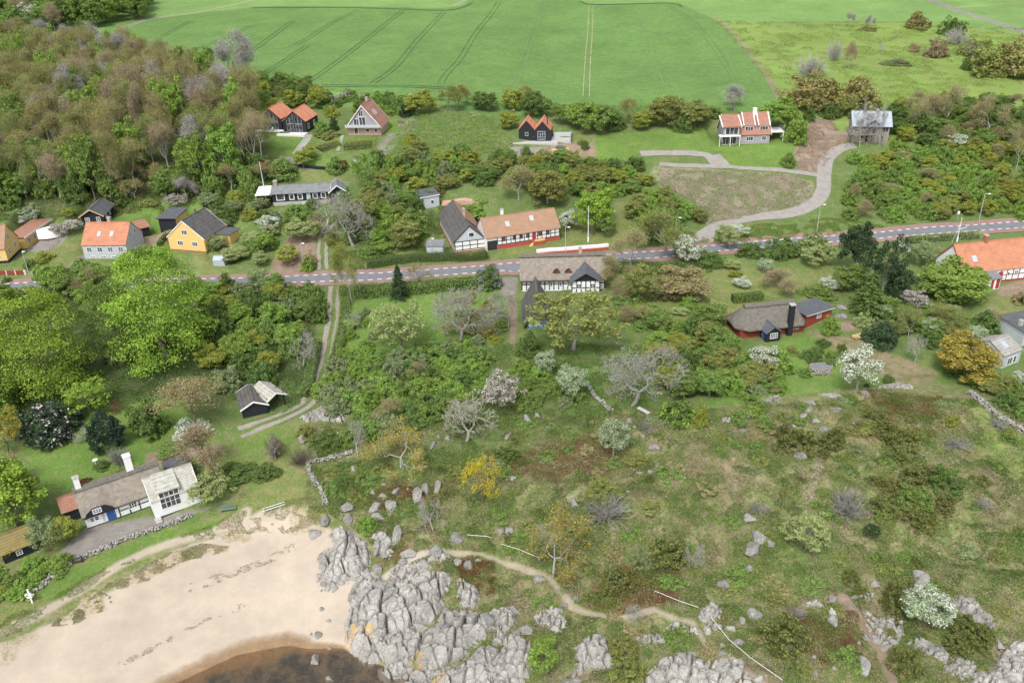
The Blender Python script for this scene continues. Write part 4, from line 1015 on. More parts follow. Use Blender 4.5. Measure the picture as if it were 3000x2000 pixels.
mb = MB(); mb.prism([(-.02, 2.9), (2.6, 2.9), (2.6, 5.3), (-.02, 4.2)], -l2+1.05, -l2+3.95, 'x'); HS.part('dormer_wall', mb, 'white')
HS.window('front', -l2+2.5, 1.35, 2.6, 2.75, 4, 3, y0=-.03)
mb = MB(); mb.box(-l2-.2, -l2+.7, -.7, 0, -1, .25); mb.box(-l2-.2, -l2+.7, -1.1, -.7, -1, .1); HS.part('step', mb, 'concrete')
HX = House('dark_annex', 'flat dark felt roofed annex behind the thatched cottage', (508, 1440), (572, 1418), 4, zoff=-.6, cat='annex', pad=False)
HX.flat(-HX.L/2, HX.L/2, 0, 4, 2.9, 'black', 'felt')
HT = House('tiled_outhouse', 'small black outhouse with orange tiled roof at the left end of the thatched cottage', (195, 1532), (252, 1512), 3.4, cat='outhouse', pad=False)
HT.body(2.0, 3.3, 'x', 'black', 'tile_red', over=.3)
HM = House('mossy_shed', 'low black shed with moss covered roof at the far left behind yellow shrubs', (15, 1652), (112, 1612), 4.5, cat='shed')
HM.body(1.7, 3.0, 'x', 'black', 'moss', over=.35); HM.window('front', -HM.L/2+2.0, .6, .6, .6, 2, 2)
# 2 sheds by the drive
HB = House('black_shed', 'black timber shed with weathered dark gable roof beside the curved drive', (713, 1226), (787, 1209), 5.5, cat='shed')
HB.body(1.8, 2.8, 'y', 'black', 'slate', over=.3, gover=.4, barge='whitewood')
HC = House('open_carport', 'open carport with pale cement sheet gable roof next to the black shed', (789, 1206), (836, 1186), 5.0, cat='carport')
l2 = HC.L/2
for x in (-l2, l2):
    for y in (.1, 2.5, 4.9): mb = MB(); mb.box(x-.09, x+.09, y-.09, y+.09, -.5, 2.5); HC.part('post', mb, 'black')
mb = MB(); mb.box(-l2, l2, 4.9, 5.0, -.5, 2.5); mb.box(-l2-.05, -l2+.02, .2, 4.9, -.5, 2.5); HC.part('wall', mb, 'wood')
rf = MB(); rf.slab((-l2-.4, -.5, 2.2), (0, -.5, 3.2), (0, 5.3, 3.2), (-l2-.4, 5.3, 2.2), .1); rf.slab((0, -.5, 3.2), (l2+.4, -.5, 2.2), (l2+.4, 5.3, 2.2), (0, 5.3, 3.2), .1); HC.part('roof', rf, 'corr')
mb = MB()
for (xa, za, xb, zb) in ((-l2-.4, 2.05, 0, 3.05), (0, 3.05, l2+.4, 2.05)): mb.prism([(xa, za), (xb, zb), (xb, zb+.24), (xa, za+.24)], -.58, -.51, 'y')
HC.part('bargeboard', mb, 'whitewood')
# 3 twin black houses with orange roofs
def twin(name, label, a, b, D, hw, hr, left):
    H_ = House(name, label, a, b, D, pad=True, padm=1)
    l = H_.L/2
    H_.body(hw, hr, 'y', 'black', 'tile_new', over=.15, gover=.1, t=.14); return H_
T2 = twin('black_gable_house', 'black gable house with orange roof and glazed front, nearer of the pair by the wood', (832, 388), (900, 389), 8.5, 3.1, 5.9, 0)
T1 = twin('black_gable_house', 'black gable house with orange roof and glazed front, left one by the wood', (765, 380), (828, 381), 8.5, 3.1, 5.9, 1)
for H_ in (T1, T2):
    l = H_.L/2
    for sx in (-1, 1):
        cx = sx*l*.36; g = MB(); zt = 3.1+(2.8)*(1-abs(cx)/l)-.45
        g.prism([(cx-.95, .15), (cx+.95, .15), (cx+.95, 3.1+2.8*(1-abs(cx+.95)/l)-.5), (cx-.95, 3.1+2.8*(1-abs(cx-.95)/l)-.5)], -.03, -.0, 'y'); o = H_.part('glazed_front', g, 'glass')
        m_ = MB(); m_.box(cx-.03, cx+.03, -.05, -.032, .15, zt-.3); m_.box(cx-.95, cx+.95, -.05, -.032, 2.35, 2.45); m_.box(cx-.99, cx-.95, -.05, 0, .15, 3.1+2.8*(1-abs(cx-.95)/l)-.5); m_.box(cx+.95, cx+.99, -.05, 0, .15, 3.1+2.8*(1-abs(cx+.95)/l)-.5); H_.part('frame', m_, 'palegrey', o)
    H_.window('right', 1.6, .9, .9, 1.3, 1, 1); H_.window('right', 5.6, .9, .9, 1.3, 1, 1)
    d = MB(); d.box(-l-1.0, l+.3, -3.0 if H_ is T2 else -2.0, .0, -1.0, .08); o = H_.part('deck', d, 'deckwhite')
def scatter_chair(base, x, y, rz, mat, label):
    c, s_ = math.cos(base.rz), math.sin(base.rz); lx, ly = x, y
    e = empty('garden_chair', (base.o.location.x+lx*c-ly*s_, base.o.location.y+lx*s_+ly*c, base.z+.08), base.rz+rz, label, 'chair', 'garden chairs on the decks')
    mb = MB(); mb.box(-.27, .27, -.27, .27, .38, .44); mb.build('seat', MT[mat], e)
    mb = MB(); mb.slab((-.27, .25, .42), (.27, .25, .42), (.27, .42, .95), (-.27, .42, .95), .05); mb.build('backrest', MT[mat], e)
    for sx in (-1, 1):
        for sy in (-1, 1): mb = MB(); mb.bar((sx*.22, sy*.22, 0), (sx*.22, sy*.22, .38), .03, 5); mb.build('leg', MT[mat], e)
scatter_chair(T1, -.6, -1.2, .2, 'whitewood', 'white garden chair on the pale deck, left of two before the left black gable house')
scatter_chair(T1, .7, -1.3, -.3, 'whitewood', 'white garden chair on the pale deck, right of two before the left black gable house')
def table_at(base, x, y, mat, label, w_=1.6, d=.8):
    c, s_ = math.cos(base.rz), math.sin(base.rz)
    e = empty('garden_table', (base.o.location.x+x*c-y*s_, base.o.location.y+x*s_+y*c, base.z+.08), base.rz, label, 'table')
    mb = MB(); mb.box(-w_/2, w_/2, -d/2, d/2, .68, .74); mb.build('table_top', MT[mat], e)
    for sx in (-1, 1):
        for sy in (-1, 1): mb = MB(); mb.bar((sx*(w_/2-.1), sy*(d/2-.1), 0), (sx*(w_/2-.1), sy*(d/2-.1), .68), .035, 5); mb.build('leg', MT[mat], e)
table_at(T2, -T2.L/2-.2, -1.4, 'whitewood', 'white outdoor table on the pale deck of the twin black gable houses')
# 4 A-frame
A4 = House('steep_roofed_house', 'brick house with steep red tiled roof, white edged glazed gable and balcony', (1021, 396), (1119, 396), 8.5, L=9.3)
l = A4.L/2
A4.body(2.5, 8.0, 'y', 'brick', 'tile_red', over=.5, gover=.5, t=.2, barge='whitewood')
g = MB(); g.prism([(-l+.35, 2.7), (l-.35, 2.7), (0, 7.55)], -.10, -.02, 'y'); A4.part('gable_boarding', g, 'greywood')
d = MB(); d.box(-l-.3, l+.3, -1.3, -.02, 2.25, 2.5); o = A4.part('balcony', d, 'deck'); d = MB(); d.box(-l-.3, l+.3, -1.34, -1.28, 2.5, 3.1); A4.part('balustrade', d, 'palegrey', o)
A4.window('front', -1.9, 2.7, 1.5, 1.7, 2, 1, y0=-.10); A4.window('front', -.3, 2.7, 1.8, 2.2, 2, 1, y0=-.10); A4.window('front', -.5, 5.2, 1.1, 1.5, 2, 1, y0=-.10)
A4.window('front', -2.3, .3, .9, 1.8, 1, 1); A4.window('front', .9, .9, 1.0, .8, 1, 1); A4.window('front', 3.3, .9, .8, .8, 1, 1)
A4.skylight(3.2, .52, .5, 1.5); A4.skylight(4.6, .52, .5, 1.5); A4.chimney(-.1, 5.6, 7.0, 9.0, .6, 'brick')
# 5 small twin black house
B5 = House('small_black_house', 'small black house with two orange gable roofs and a stove pipe behind the gravel yard', (1566, 414), (1610, 414), 6.5, L=4.4)
B5.body(3.0, 5.4, 'y', 'black', 'tile_new', over=.12, gover=.1, t=.12)
B5.body(3.0, 5.4, 'y', 'black', 'tile_new', over=.12, gover=.1, t=.12, x0=-B5.L/2-4.35, x1=-B5.L/2-.02, y0=.9, y1=6.8)
B5.L = 4.4
B5.window('front', -.3, .5, 1.9, 2.1, 3, 3, 'palegrey'); mb = MB(); mb.bar((1.2, 1.4, 4.2), (1.2, 1.4, 6.0), .12, 8); B5.part('stove_pipe', mb, 'black')
B5.window('front', -4.4, 1.3, .7, .8, 1, 1, 'palegrey', y0=.9); B5.door('front', -3.0, .05, 1.2, 2.1, 'black', y0=.9)
d = MB(); d.box(-7.8, 4.2, -2.6, 0, -1.2, .06); d.box(2.25, 7.6, 0, 5, -1.2, .06); B5.part('deck', d, 'deck')
d = MB(); d.box(2.6, 7.4, 4.6, 4.72, .05, 1.3); d.box(7.45, 7.55, -1, 4.9, .05, 1.7); B5.part('deck_screen', d, 'palegrey')
# 6 house with white trimmed roof
W6 = House('dormer_house', 'grey house with red tiled roof and white edged dormer bands above the big lawn', (2120, 424), (2253, 420), 8.0)
l = W6.L/2
W6.body(2.7, 7.0, 'x', 'greywood', 'tile_red', over=.4, gover=.35, t=.2, barge='whitewood')
def shed_dormer(x0, x1, y0, z0, y1, z1):
    rf = MB(); rf.slab((x0, y0, z0), (x1, y0, z0), (x1, y1, z1), (x0, y1, z1), .12); r = W6.part('dormer_roof', rf, 'tile_red')
    for x in (x0-.2, x1): e = MB(); e.slab((x, y0-.05, z0+.06), (x+.2, y0-.05, z0+.06), (x+.2, y1, z1+.06), (x, y1, z1+.06), .3); W6.part('white_edge', e, 'whitewood', r)
    m = MB(); m.prism([(y0+.2, z0-1.4), (y1-.2, z1-.5), (y1-.2, z1-.16), (y0+.2, z0-.16)], x0+.05, x1-.05, 'x'); W6.part('dormer_wall', m, 'greywood')
shed_dormer(-l+5.2, -l+8.0, .45, 4.75, 4.0, 7.55); shed_dormer(-l+9.1, -l+11.9, .45, 4.75, 4.0, 7.55)
W6.window('front', -l+6.6, 3.5, 2.0, .95, 3, 1, y0=.63); W6.window('front', -l+10.5, 3.5, 2.0, .95, 3, 1, y0=.63)
W6.window('front', -l+6.8, .9, 1.7, 1.0, 3, 1); W6.window('front', -l+10.6, .9, 1.0, 1.0, 2, 1)
mb = MB(); mb.box(-l-1.6, -l+3.9, -1.8, 0, 2.5, 2.72); o = W6.part('balcony', mb, 'whitewood')
for x in (-l-1.6, -l+1.2, -l+3.7): mb = MB(); mb.box(x, x+.13, -1.8, -1.67, -.8, 2.5); W6.part('post', mb, 'whitewood', o)
mb = MB(); mb.prism([(-1.2, 2.75), (2.5, 2.75), (2.5, 6.2), (-1.2, 5.1)], -l-.6, -l+3.6, 'x'); W6.part('upper_bay', mb, 'greywood')
rf = MB(); rf.slab((-l-.9, -1.7, 5.1), (-l+3.9, -1.7, 5.1), (-l+3.9, 3.2, 7.0), (-l-.9, 3.2, 7.0), .16); r = W6.part('bay_roof', rf, 'tile_red'); 
for x in (-l-1.1, -l+3.9): e = MB(); e.slab((x, -1.75, 5.2), (x+.22, -1.75, 5.2), (x+.22, 3.2, 7.1), (x, 3.2, 7.1), .35); W6.part('white_edge', e, 'whitewood', r)
W6.window('front', -l+1.6, 3.0, 3.2, 1.7, 3, 1, y0=-1.2); W6.window('front', -l+1.4, .1, 3.6, 2.1, 4, 1)
W6.window('left', 1.5, .6, 1.6, 1.4, 2, 1); W6.window('left', 4.5, 3.3, 1.2, 1.6, 1, 2)
mb = MB(); mb.box(l, l+4.2, 1.5, 6.5, 2.45, 2.65); o = W6.part('balcony', mb, 'whitewood')
for p in ((l+4.05, 1.65), (l+4.05, 6.35)): mb = MB(); mb.box(p[0]-.1, p[0]+.1, p[1]-.1, p[1]+.1, -1.2, 2.45); W6.part('post', mb, 'whitewood', o)
mb = MB(); mb.box(l, l+4.2, 1.5, 1.54, 3.5, 3.55); mb.box(l+4.16, l+4.2, 1.5, 6.5, 3.5, 3.55)
for i in range(9): mb.box(l+i*.52, l+i*.52+.04, 1.5, 1.54, 2.65, 3.5); mb.box(l+4.16, l+4.2, 1.5+i*.6, 1.54+i*.6, 2.65, 3.5)
W6.part('railing', mb, 'steel', o)
W6.chimney(-l+8.5, 4.0, 6.8, 8.4, .9, 'white', 'white')
# 7 modern house of stone with zinc roof
G7 = House('stone_house', 'two storey stone house with pale zinc roof at the top of the winding drive', (2494, 417), (2600, 419), 7.5)
l = G7.L/2
G7.body(4.7, 7.3, 'x', 'stone', 'metalroof', over=.7, gover=.5, t=.16)
for (c, z, w_, h_, nx) in ((-l+1.6, 2.6, 2.3, 1.7, 2), (-l+4.7, 2.5, 2.1, 2.1, 2), (-l+4.2, .15, 1.7, 2.0, 2), (-l+2.3, 1.2, .7, .6, 1), (-l+8.0, 2.9, 1.4, 1.2, 2), (-l+7.6, .5, .5, 1.3, 1)): G7.window('front', c, z, w_, h_, nx, 1, 'greywood')
d = MB(); d.box(-l-.8, -l+5.6, -1.5, 0, 2.25, 2.45); o = G7.part('balcony', d, 'wood'); d = MB(); d.box(-l-.8, -l+5.6, -1.54, -1.48, 3.2, 3.27)
for i in range(14): d.box(-l-.8+i*.49, -l-.75+i*.49, -1.54, -1.49, 2.45, 3.2)
G7.part('railing', d, 'steel', o)
rf = MB(); rf.slab((-l+3.3, -.9, 5.0), (-l+4.9, -.9, 6.3), (-l+4.9, 3, 7.3), (-l+3.3, 1.5, 5.8), .1); rf.slab((-l+4.9, -.9, 6.3), (-l+6.5, -.9, 5.0), (-l+6.5, 1.5, 5.8), (-l+4.9, 3, 7.3), .1); G7.part('porch_gable', rf, 'metalroof')
d = MB(); d.box(-l-7, -l-1, .5, 4.5, -1.2, 1.9); G7.part('terrace', d, 'wood'); G7.chimney(-l+6.0, 3.2, 6.6, 8.0, .6, 'stone')
# 8 long black bungalow
K8 = House('long_bungalow', 'long low black bungalow with grey felt roof and white framed windows behind the flagpole', (802, 603), (968, 594), 6.2)
l = K8.L/2
K8.body(3.0, 4.0, 'x', 'black', 'feltgrey', over=.5, gover=.4, t=.12, barge='whitewood'); K8.plinth(-l, l, 0, 6.2, .85, 'concrete')
for c, w_, h_ in ((-l+1.9, 1.7, 1.35), (-l+4.6, .9, 1.1), (-l+6.6, .9, 1.1), (-l+10.2, .9, 1.1), (-l+12.2, .9, 1.1)): K8.window('front', c, 1.4, w_, h_, 1, 1, fw=.16)
K8.window('front', -l+7.4, .25, .8, .35, 1, 1); K8.door('front', -l+8.6, .9, .95, 2.0, 'palegrey'); K8.chimney(-l+.6, 3.0, 3.6, 5.2, .9, 'stone')
rf = MB(); rf.slab((-l-3.9, -.7, 2.95), (-l-.6, -.7, 2.95), (-l-.6, 5.2, 3.5), (-l-3.9, 5.2, 3.5), .1); rf.box(-l-3.8, -l-3.7, -.6, -.5, -1.5, 2.9); K8.part('white_canopy', rf, 'whitewood')
K9 = House('grey_gable_annex', 'small dark annex with curved grey gable roof at the right end of the black bungalow', (970, 592), (1014, 588), 5.5, cat='annex', pad=False, zoff=.3)
K9.body(2.6, 4.0, 'y', 'black', 'feltgrey', over=.4, gover=.5, barge='whitewood'); K9.door('front', .4, .1, 1.0, 2.0, 'whitewood')
# 9 grey house with orange roof
R9 = House('grey_plastered_house', 'grey plastered house with bright orange tiled roof and two skylights beside the main road', (250, 758), (378, 757), 8.3)
l = R9.L/2
R9.body(3.3, 7.0, 'x', 'grey', 'tile_orange', over=.25, gover=.1, t=.14)
for i in range(4): R9.window('front', -l+1.5+i*2.42, 1.7, 1.05, .95, 2, 2); R9.window('front', -l+1.9+i*2.42, .25, 1.0, .26, 2, 1)
R9.skylight(-l+3.6, .45, .65, 1.15); R9.skylight(-l+6.5, .45, .65, 1.15); R9.chimney(-l+5.2, 4.6, 6.4, 8.0, .7, 'brick')
R9.window('right', 2.9, 4.2, .6, .85, 1, 2); R9.window('right', 5.2, 4.2, .6, .85, 1, 2); R9.window('right', 1.6, 1.3, .6, .4, 1, 1); R9.door('right', 6.0, .6, .9, 1.95, 'palegrey')
# 10 yellow house
Y10 = House('yellow_gable_house', 'yellow plastered house with dark slate roof, gable end to the road and three white windows', (500, 733), (605, 741), 9.0)
l = Y10.L/2
Y10.body(3.3, 7.2, 'y', 'yellow', 'slate', over=.2, gover=.12, t=.14, barge='whitewood'); Y10.plinth(-l, l, 0, 9, .35, 'brickred')
for c, z in ((-1.6, 1.5), (2.1, 1.5), (-.0, 4.1)): Y10.window('front', c, z, 1.25, .95, 3, 1, fw=.10)
mb = MB(); mb.bar((0, 5.4, 6.6), (0, 5.4, 8.3), .3, 4); Y10.part('chimney', mb, 'slate')
Y10.flat(l, l+3.6, 4.5, 8.3, 2.9, 'yellow', 'felt', .35, rn='annex_roof', wn='annex_wall')
rf = MB(); rf.slab((-l-2.6, 2.4, 2.6), (-l, 2.4, 4.2), (-l, 7.5, 4.2), (-l-2.6, 7.5, 2.6), .12); Y10.part('lean_to_roof', rf, 'tile_red'); mb = MB(); mb.box(-l-2.4, -l, 2.6, 7.3, -1, 2.6); Y10.part('lean_to_wall', mb, 'redwood')
K11 = House('black_garage', 'black garage with flat felt roof between the grey and the yellow house', (470, 672), (519, 672), 6.5, cat='garage')
K11.flat(-K11.L/2, K11.L/2, 0, 6.5, 2.6, 'black', 'felt', .35, .3, edge='black'); mb = MB(); mb.box(K11.L/2+.002, K11.L/2+.05, .2, 6.3, 0, 2.5); K11.part('yellow_side_wall', mb, 'yellow')
K12 = House('black_log_cabin', 'black log cabin with dark felt gable roof edged in yellow wood behind the grey house', (243, 660), (308, 656), 7.5, cat='cabin')
K12.body(2.2, 3.7, 'y', 'black', 'felt', over=.4, gover=.6, barge='woodlight'); K12.window('front', -1.2, .8, .9, .9, 3, 2); K12.window('front', 1.3, .8, .7, .9, 2, 2); K12.window('right', 2, .9, 1, .8, 3, 2); K12.window('right', 4.5, .9, .9, .8, 2, 2)
K13 = House('red_roofed_shed', 'small black shed with rusty red roof to the right of the grey house', (412, 697), (443, 690), 3.6, cat='shed')
K13.flat(-K13.L/2, K13.L/2, 0, 3.6, 2.2, 'black', 'tile_red', .3, .6); K13.window('right', 1.5, .8, .7, .7, 2, 2)
# 14 yellow house far left
Y14 = House('yellow_villa', 'yellow villa with old clay tiled roof at the far left edge beside the road', (-130, 782), (26, 770), 7.6)
l = Y14.L/2
Y14.body(3.6, 7.6, 'x', 'yellow', 'tile_old', over=.35, gover=.15, t=.15); Y14.plinth(-l, l, 0, 7.6, .6, 'black')
for c, z in ((1.9, 1.5), (5.4, 1.7), (3.2, 4.4)): Y14.window('right', c, z, 1.0, 1.25, 3, 2, y0=0)
Y14.window('front', l-1.8, 1.3, 1.0, 1.1, 2, 2); Y14.chimney(-1, 3.8, 7, 9, .6, 'brick')
Y15 = House('yellow_outbuilding', 'long yellow outbuilding with brown lean-to roof behind the yellow villa', (28, 728), (80, 727), 12, cat='outbuilding')
l = Y15.L/2; Y15.flat(-l, l, 0, 12, 2.6, 'yellow', 'tile_red', .3, .1); mb = MB(); mb.box(l+.34, l+.42, -.4, 12.3, 2.45, 2.85); Y15.part('fascia', mb, 'whitewood')
for c in (1.5, 4, 7): Y15.window('right', c, .8, .8, 1.0, 2, 2)
# 15 farm, two wings
F15 = House('half_timbered_barn', 'white half timbered farm wing with grey slate roof, gable end towards the road', (1333, 742), (1423, 731), 19.0)
l = F15.L/2
F15.body(2.7, 6.0, 'y', 'white', 'slate', over=.3, gover=.2, t=.14, barge='blacktar'); F15.timber('front', -l+.1, l-.1, .5, 2.6, 4, (0.05, .5, .98)); F15.plinth(-l, l, 0, 19, .35, 'redplinth')
g = MB(); g.prism([(-l+.2, 2.75), (l-.2, 2.75), (0, 5.75)], -.06, -.0, 'y'); F15.part('gable_boarding', g, 'palegrey'); F15.window('front', .4, 3.5, 1.1, .9, 1, 1, y0=-.06)
F15.timber('left', .1, 18.9, .4, 2.6, 14, (.5,)); F15.chimney(.3, 7.2, 5.6, 7.6, .55, 'brick'); F15.skylight(8.5, .5)
rf = MB(); rf.slab((.12, 5.0, 6.25), (l+.5, 5.0, 2.72), (l+.5, 18.9, 2.72), (.12, 18.9, 6.25), .06); F15.part('orange_tiled_slope', rf, 'tile_old')
F16 = House('half_timbered_farmhouse', 'long half timbered farmhouse with orange brown tiled roof, red plinth and yellow steps', (1426, 735), (1640, 702), 7.5, padm=1)
l = F16.L/2
F16.body(3.1, 6.3, 'x', 'white', 'tile_old', over=.35, gover=.15, t=.15)
F16.timber('front', -l+2.6, l-.1, .95, 3.0, 14, (.02, .45), mat='blacktar'); F16.plinth(-l+2.6, l, 0, 7.5, .9, 'redplinth')
mb = MB(); mb.box(-l+.2, -l+2.5, -.03, .02, -.4, 2.2); F16.part('gateway', mb, 'blacktar')
for c in (4.1, 6.6, 8.2, 9.8, 12.7, 14.6): F16.window('front', -l+c, 1.75, .62, .85, 2, 2, 'redtimber')
F16.door('front', -l+11.3, 1.0, .85, 2.0, 'doorred'); mb = MB(); mb.box(-l+10.6, -l+13.4, -1.3, -.04, -.8, .95); o = F16.part('terrace', mb, 'redplinth')
mb = MB(); mb.box(-l+11.0, -l+13.4, -1.34, -1.28, .95, 1.5); mb.slab((-l+9.6, -1.3, -.1), (-l+10.9, -1.3, .95), (-l+10.9, -.9, .95), (-l+9.6, -.9, -.1), .4); F16.part('yellow_parapet', mb, 'yellow', o)
F16.skylight(-l+5.7, .5); F16.skylight(-l+11.6, .62); F16.chimney(-l+5.2, 4.2, 5.8, 7.6, .6, 'white')
K17 = House('roadside_shed', 'small grey shed with felt roof behind the roadside hedge', (1251, 747), (1298, 747), 2.6, cat='shed'); K17.flat(-K17.L/2, K17.L/2, 0, 2.6, 2.0, 'palegrey', 'feltgrey', .15, .5)
K18 = House('pale_grey_shed', 'pale grey shed with black roof behind the slate roofed barn', (1234, 614), (1288, 604), 4, cat='shed'); K18.flat(-K18.L/2, K18.L/2, 0, 4, 2.9, 'palegrey', 'felt', .2, .6, edge='whitewood'); K18.window('front', .6, 1.0, .7, .8, 1, 1)
# pink curved roof behind the farm
P18 = House('round_roofed_barn', 'low barn with faded pink curved roof overgrown at the edges behind the farm', (1298, 630), (1408, 626), 8, cat='barn', pad=False)
l = P18.L/2; mb = MB(); mb.box(-l, l, 0, 7, -1.5, 2.6); P18.part('wall', mb, 'wood'); mb = MB(); n = 10
prof = [(-l-.2+2*(l+.2)*i/n, 2.6+1.0*math.sin(math.pi*i/n)) for i in range(n+1)]+[(l+.2, 2.4), (-l-.2, 2.4)]; mb.prism(prof, -.3, 7.3, 'y'); m_ = simple('faded_pink_sheet', (.52, .33, .25), .9, .08, 1, .2, .1, ((.40, .27, .2), .8, .55)); P18.part('roof', mb, m_)
# 19 thatched inn below the road
I19 = House('thatched_longhouse', 'black and white thatched longhouse below the road with two eyebrow dormers', (1528, 852), (1772, 846), 8.0)
l = I19.L/2
I19.thatch(2.6, 6.1, 'white', 'thatch', over=.6, dormers=((-l+7.2, -.52, 1.6, .4, .45), (-l+9.6, -.52, 1.7, .4, .5)))
I19.timber('front', -l+.1, l-.1, .1, 2.6, 18, (.5,), bw=.22)
for c in (5.9, 7.8, 9.8): I19.window('front', -l+c, .9, .8, .8, 2, 2)
for c in (7.2, 9.6): 
    mb = MB(); n = 8; mb.prism([(-l+c-.8+1.6*i/n, 3.62+.75*math.sin(math.pi*i/n)) for i in range(n+1)], .35, .9, 'y'); o = I19.part('eyebrow_dormer', mb, 'black'); I19.window('front', -l+c, 3.66, .9, .42, 2, 1, 'redwood', y0=.35)
I19.chimney(-l+12.2, 4, 5.8, 7.6, .65, 'brick')
rf = MB(); rf.slab((l-7.2, -2.2, 2.5), (l-4.0, -2.2, 4.5), (l-4.0, 4, 5.3), (l-7.2, 2, 3.2), .16); rf.slab((l-4.0, -2.2, 4.5), (l-.8, -2.2, 2.5), (l-.8, 2, 3.2), (l-4.0, 4, 5.3), .16); I19.part('cross_gable_roof', rf, 'felt')
mb = MB(); mb.prism([(l-6.9, -1), (l-1.1, -1), (l-1.1, 2.5), (l-4.0, 4.25), (l-6.9, 2.5)], -1.6, 0, 'y'); w_ = I19.part('cross_gable', mb, 'white'); mb = MB(); mb.prism([(l-6.9, 2.5), (l-1.1, 2.5), (l-4.0, 4.25)], -1.66, -1.6, 'y'); I19.part('gable_boarding', mb, 'black', w_)
I19.timber('front', l-6.8, l-1.2, .1, 2.5, 6, (.4,), y0=-1.6, bw=.22); I19.window('front', l-5.4, 1.0, 1.1, .9, 2, 2, y0=-1.6); I19.window('front', l-2.6, 1.0, 1.1, .9, 2, 2, y0=-1.6)
V19 = House('slate_wing', 'steep dark slate roofed wing with pale blue end wall below the thatched longhouse', (1546, 962), (1604, 960), 11, cat='outbuilding', L=4.0)
V19.body(2.0, 5.6, 'y', 'bluepale', 'slate', over=.9, gover=.5); V19.timber('front', -1.9, 1.9, .1, 2.0, 4, (.05, .5), mat='blue'); mb = MB(); mb.prism([(-1.95, 2.02), (1.95, 2.02), (0, 5.5)], -.5, -.02, 'y'); V19.part('gable_slates', mb, 'slate')
# 20 red thatched cottage
T20 = House('red_thatched_cottage', 'dark red cottage with rounded dark thatch and tall black chimney', (2168, 992), (2352, 972), 6.4)
l = T20.L/2
T20.thatch(2.1, 5.0, 'redwood', 'thatchdark', hip=(2.6, 1.6), over=.8)
mb = MB(); mb.box(l-3.5, l-2.6, -.95, -.1, -1, 6.1); o = T20.part('chimney', mb, 'black'); mb = MB(); mb.box(l-3.55, l-2.55, -1.0, -.05, 6.103, 6.3); T20.part('chimney_cap', mb, 'concrete', o)
T20.window('front', l-1.5, .8, 1.0, .85, 3, 2); T20.window('front', l-5.3, .8, .8, .85, 2, 2); T20.window('front', -l+5.2, .8, .8, .7, 2, 2)
d = House('black_porch', 'small black porch with white window and blue door before the red thatched cottage', (2243, 1003), (2284, 997), 2.6, cat='porch', pad=False)
d.body(1.9, 2.9, 'y', 'black', 'felt', over=.25, gover=.3); d.window('front', .1, .7, 1.3, .9, 4, 2); d.door('left', 1.2, .0, .9, 1.9, 'blue')
A20 = House('red_annex', 'red boarded annex with flat grey roof right of the black chimney', (2360, 954), (2433, 931), 4.2, cat='annex', zoff=0, pad=False)
A20.flat(-A20.L/2, A20.L/2, 0, 4.2, 2.1, 'redwood', 'felt', .35, .2, edge='palegrey'); A20.window('front', 0, .9, .95, .9, 3, 2)
# 21 red tiled house at the right edge
R21 = House('red_tiled_longhouse', 'white half timbered longhouse with bright red tiled roof at the right edge below the road', (2812, 838), (3140, 802), 8.5)
l = R21.L/2
R21.body(2.9, 7.2, 'x', 'white', 'tile_orange', over=.3, gover=.15, barge='redwood'); R21.skylight(-l+3.4, .42, .9, 1.2); R21.chimney(-l+7.0, 4.3, 6.7, 8.6, .75, 'brickred')
R21.timber('front', -l+6, l-.1, .3, 2.8, 14, (.45,), mat='redtimber'); R21.plinth(-l, l, 0, 8.5, .35, 'doorred')
R21.window('left', 4.0, 3.9, 1.3, .9, 2, 1, 'redtimber'); R21.window('left', 2.0, 1.3, .8, .8, 2, 2, 'redtimber')
R21.door('front', -l+8.7, .1, 1.0, 2.1, 'doorred'); R21.window('front', -l+10.5, 1.3, .45, .6, 1, 1); R21.window('front', -l+12.2, 1.2, .7, .9, 2, 2)
R21.flat(-l+2.2, -l+6.6, -2.8, -.35, 2.25, 'white', 'feltgrey', .3, .45, wn='porch_wall', rn='porch_roof'); R21.door('front', -l+6.1, .05, .75, 2.0, 'doorred', y0=-2.8); R21.door('front', -l+4.9, .05, .6, 1.9, 'doorred', y0=-2.8)
# 22 small grey house lower right edge
S22 = House('pale_grey_cottage', 'small pale grey cottage with cement sheet roof and skylight behind the orange tree', (2932, 1080), (2984, 1060), 6, cat='cottage')
S22.body(2.4, 4.0, 'x', 'palegrey', 'corrgrey', over=.2, gover=.1); S22.skylight(-.3, .55, .9, 1.1); S22.window('front', -.4, .4, 1.1, 1.2, 2, 1); S22.window('front', .9, .4, .6, 1.2, 1, 1)
S23 = House('dark_roofed_house', 'house with flat dark roof and white trim behind the pale grey cottage', (2992, 1012), (3140, 985), 5, pad=False); S23.flat(-S23.L/2, S23.L/2, 0, 6, 2.7, 'palegrey', 'felt', .3, .4, edge='whitewood'); S23.chimney(-S23.L/2+.8, 2, 2.6, 3.9, .6, 'concrete')
# shed and greenhouse
K24 = House('dark_garden_shed', 'narrow dark garden shed among shrubs above the yellow house', (612, 608), (628, 608), 2, cat='shed'); K24.flat(-K24.L/2, K24.L/2, 0, 2, 2.1, 'black', 'slate', .15, .3)
G25 = House('greenhouse', 'small glass greenhouse on the lawn right of the yellow gable house', (626, 779), (659, 779), 2, cat='greenhouse'); G25.body(1.3, 2.0, 'x', 'skyglass', 'skyglass', over=.03, gover=.03, t=.03)
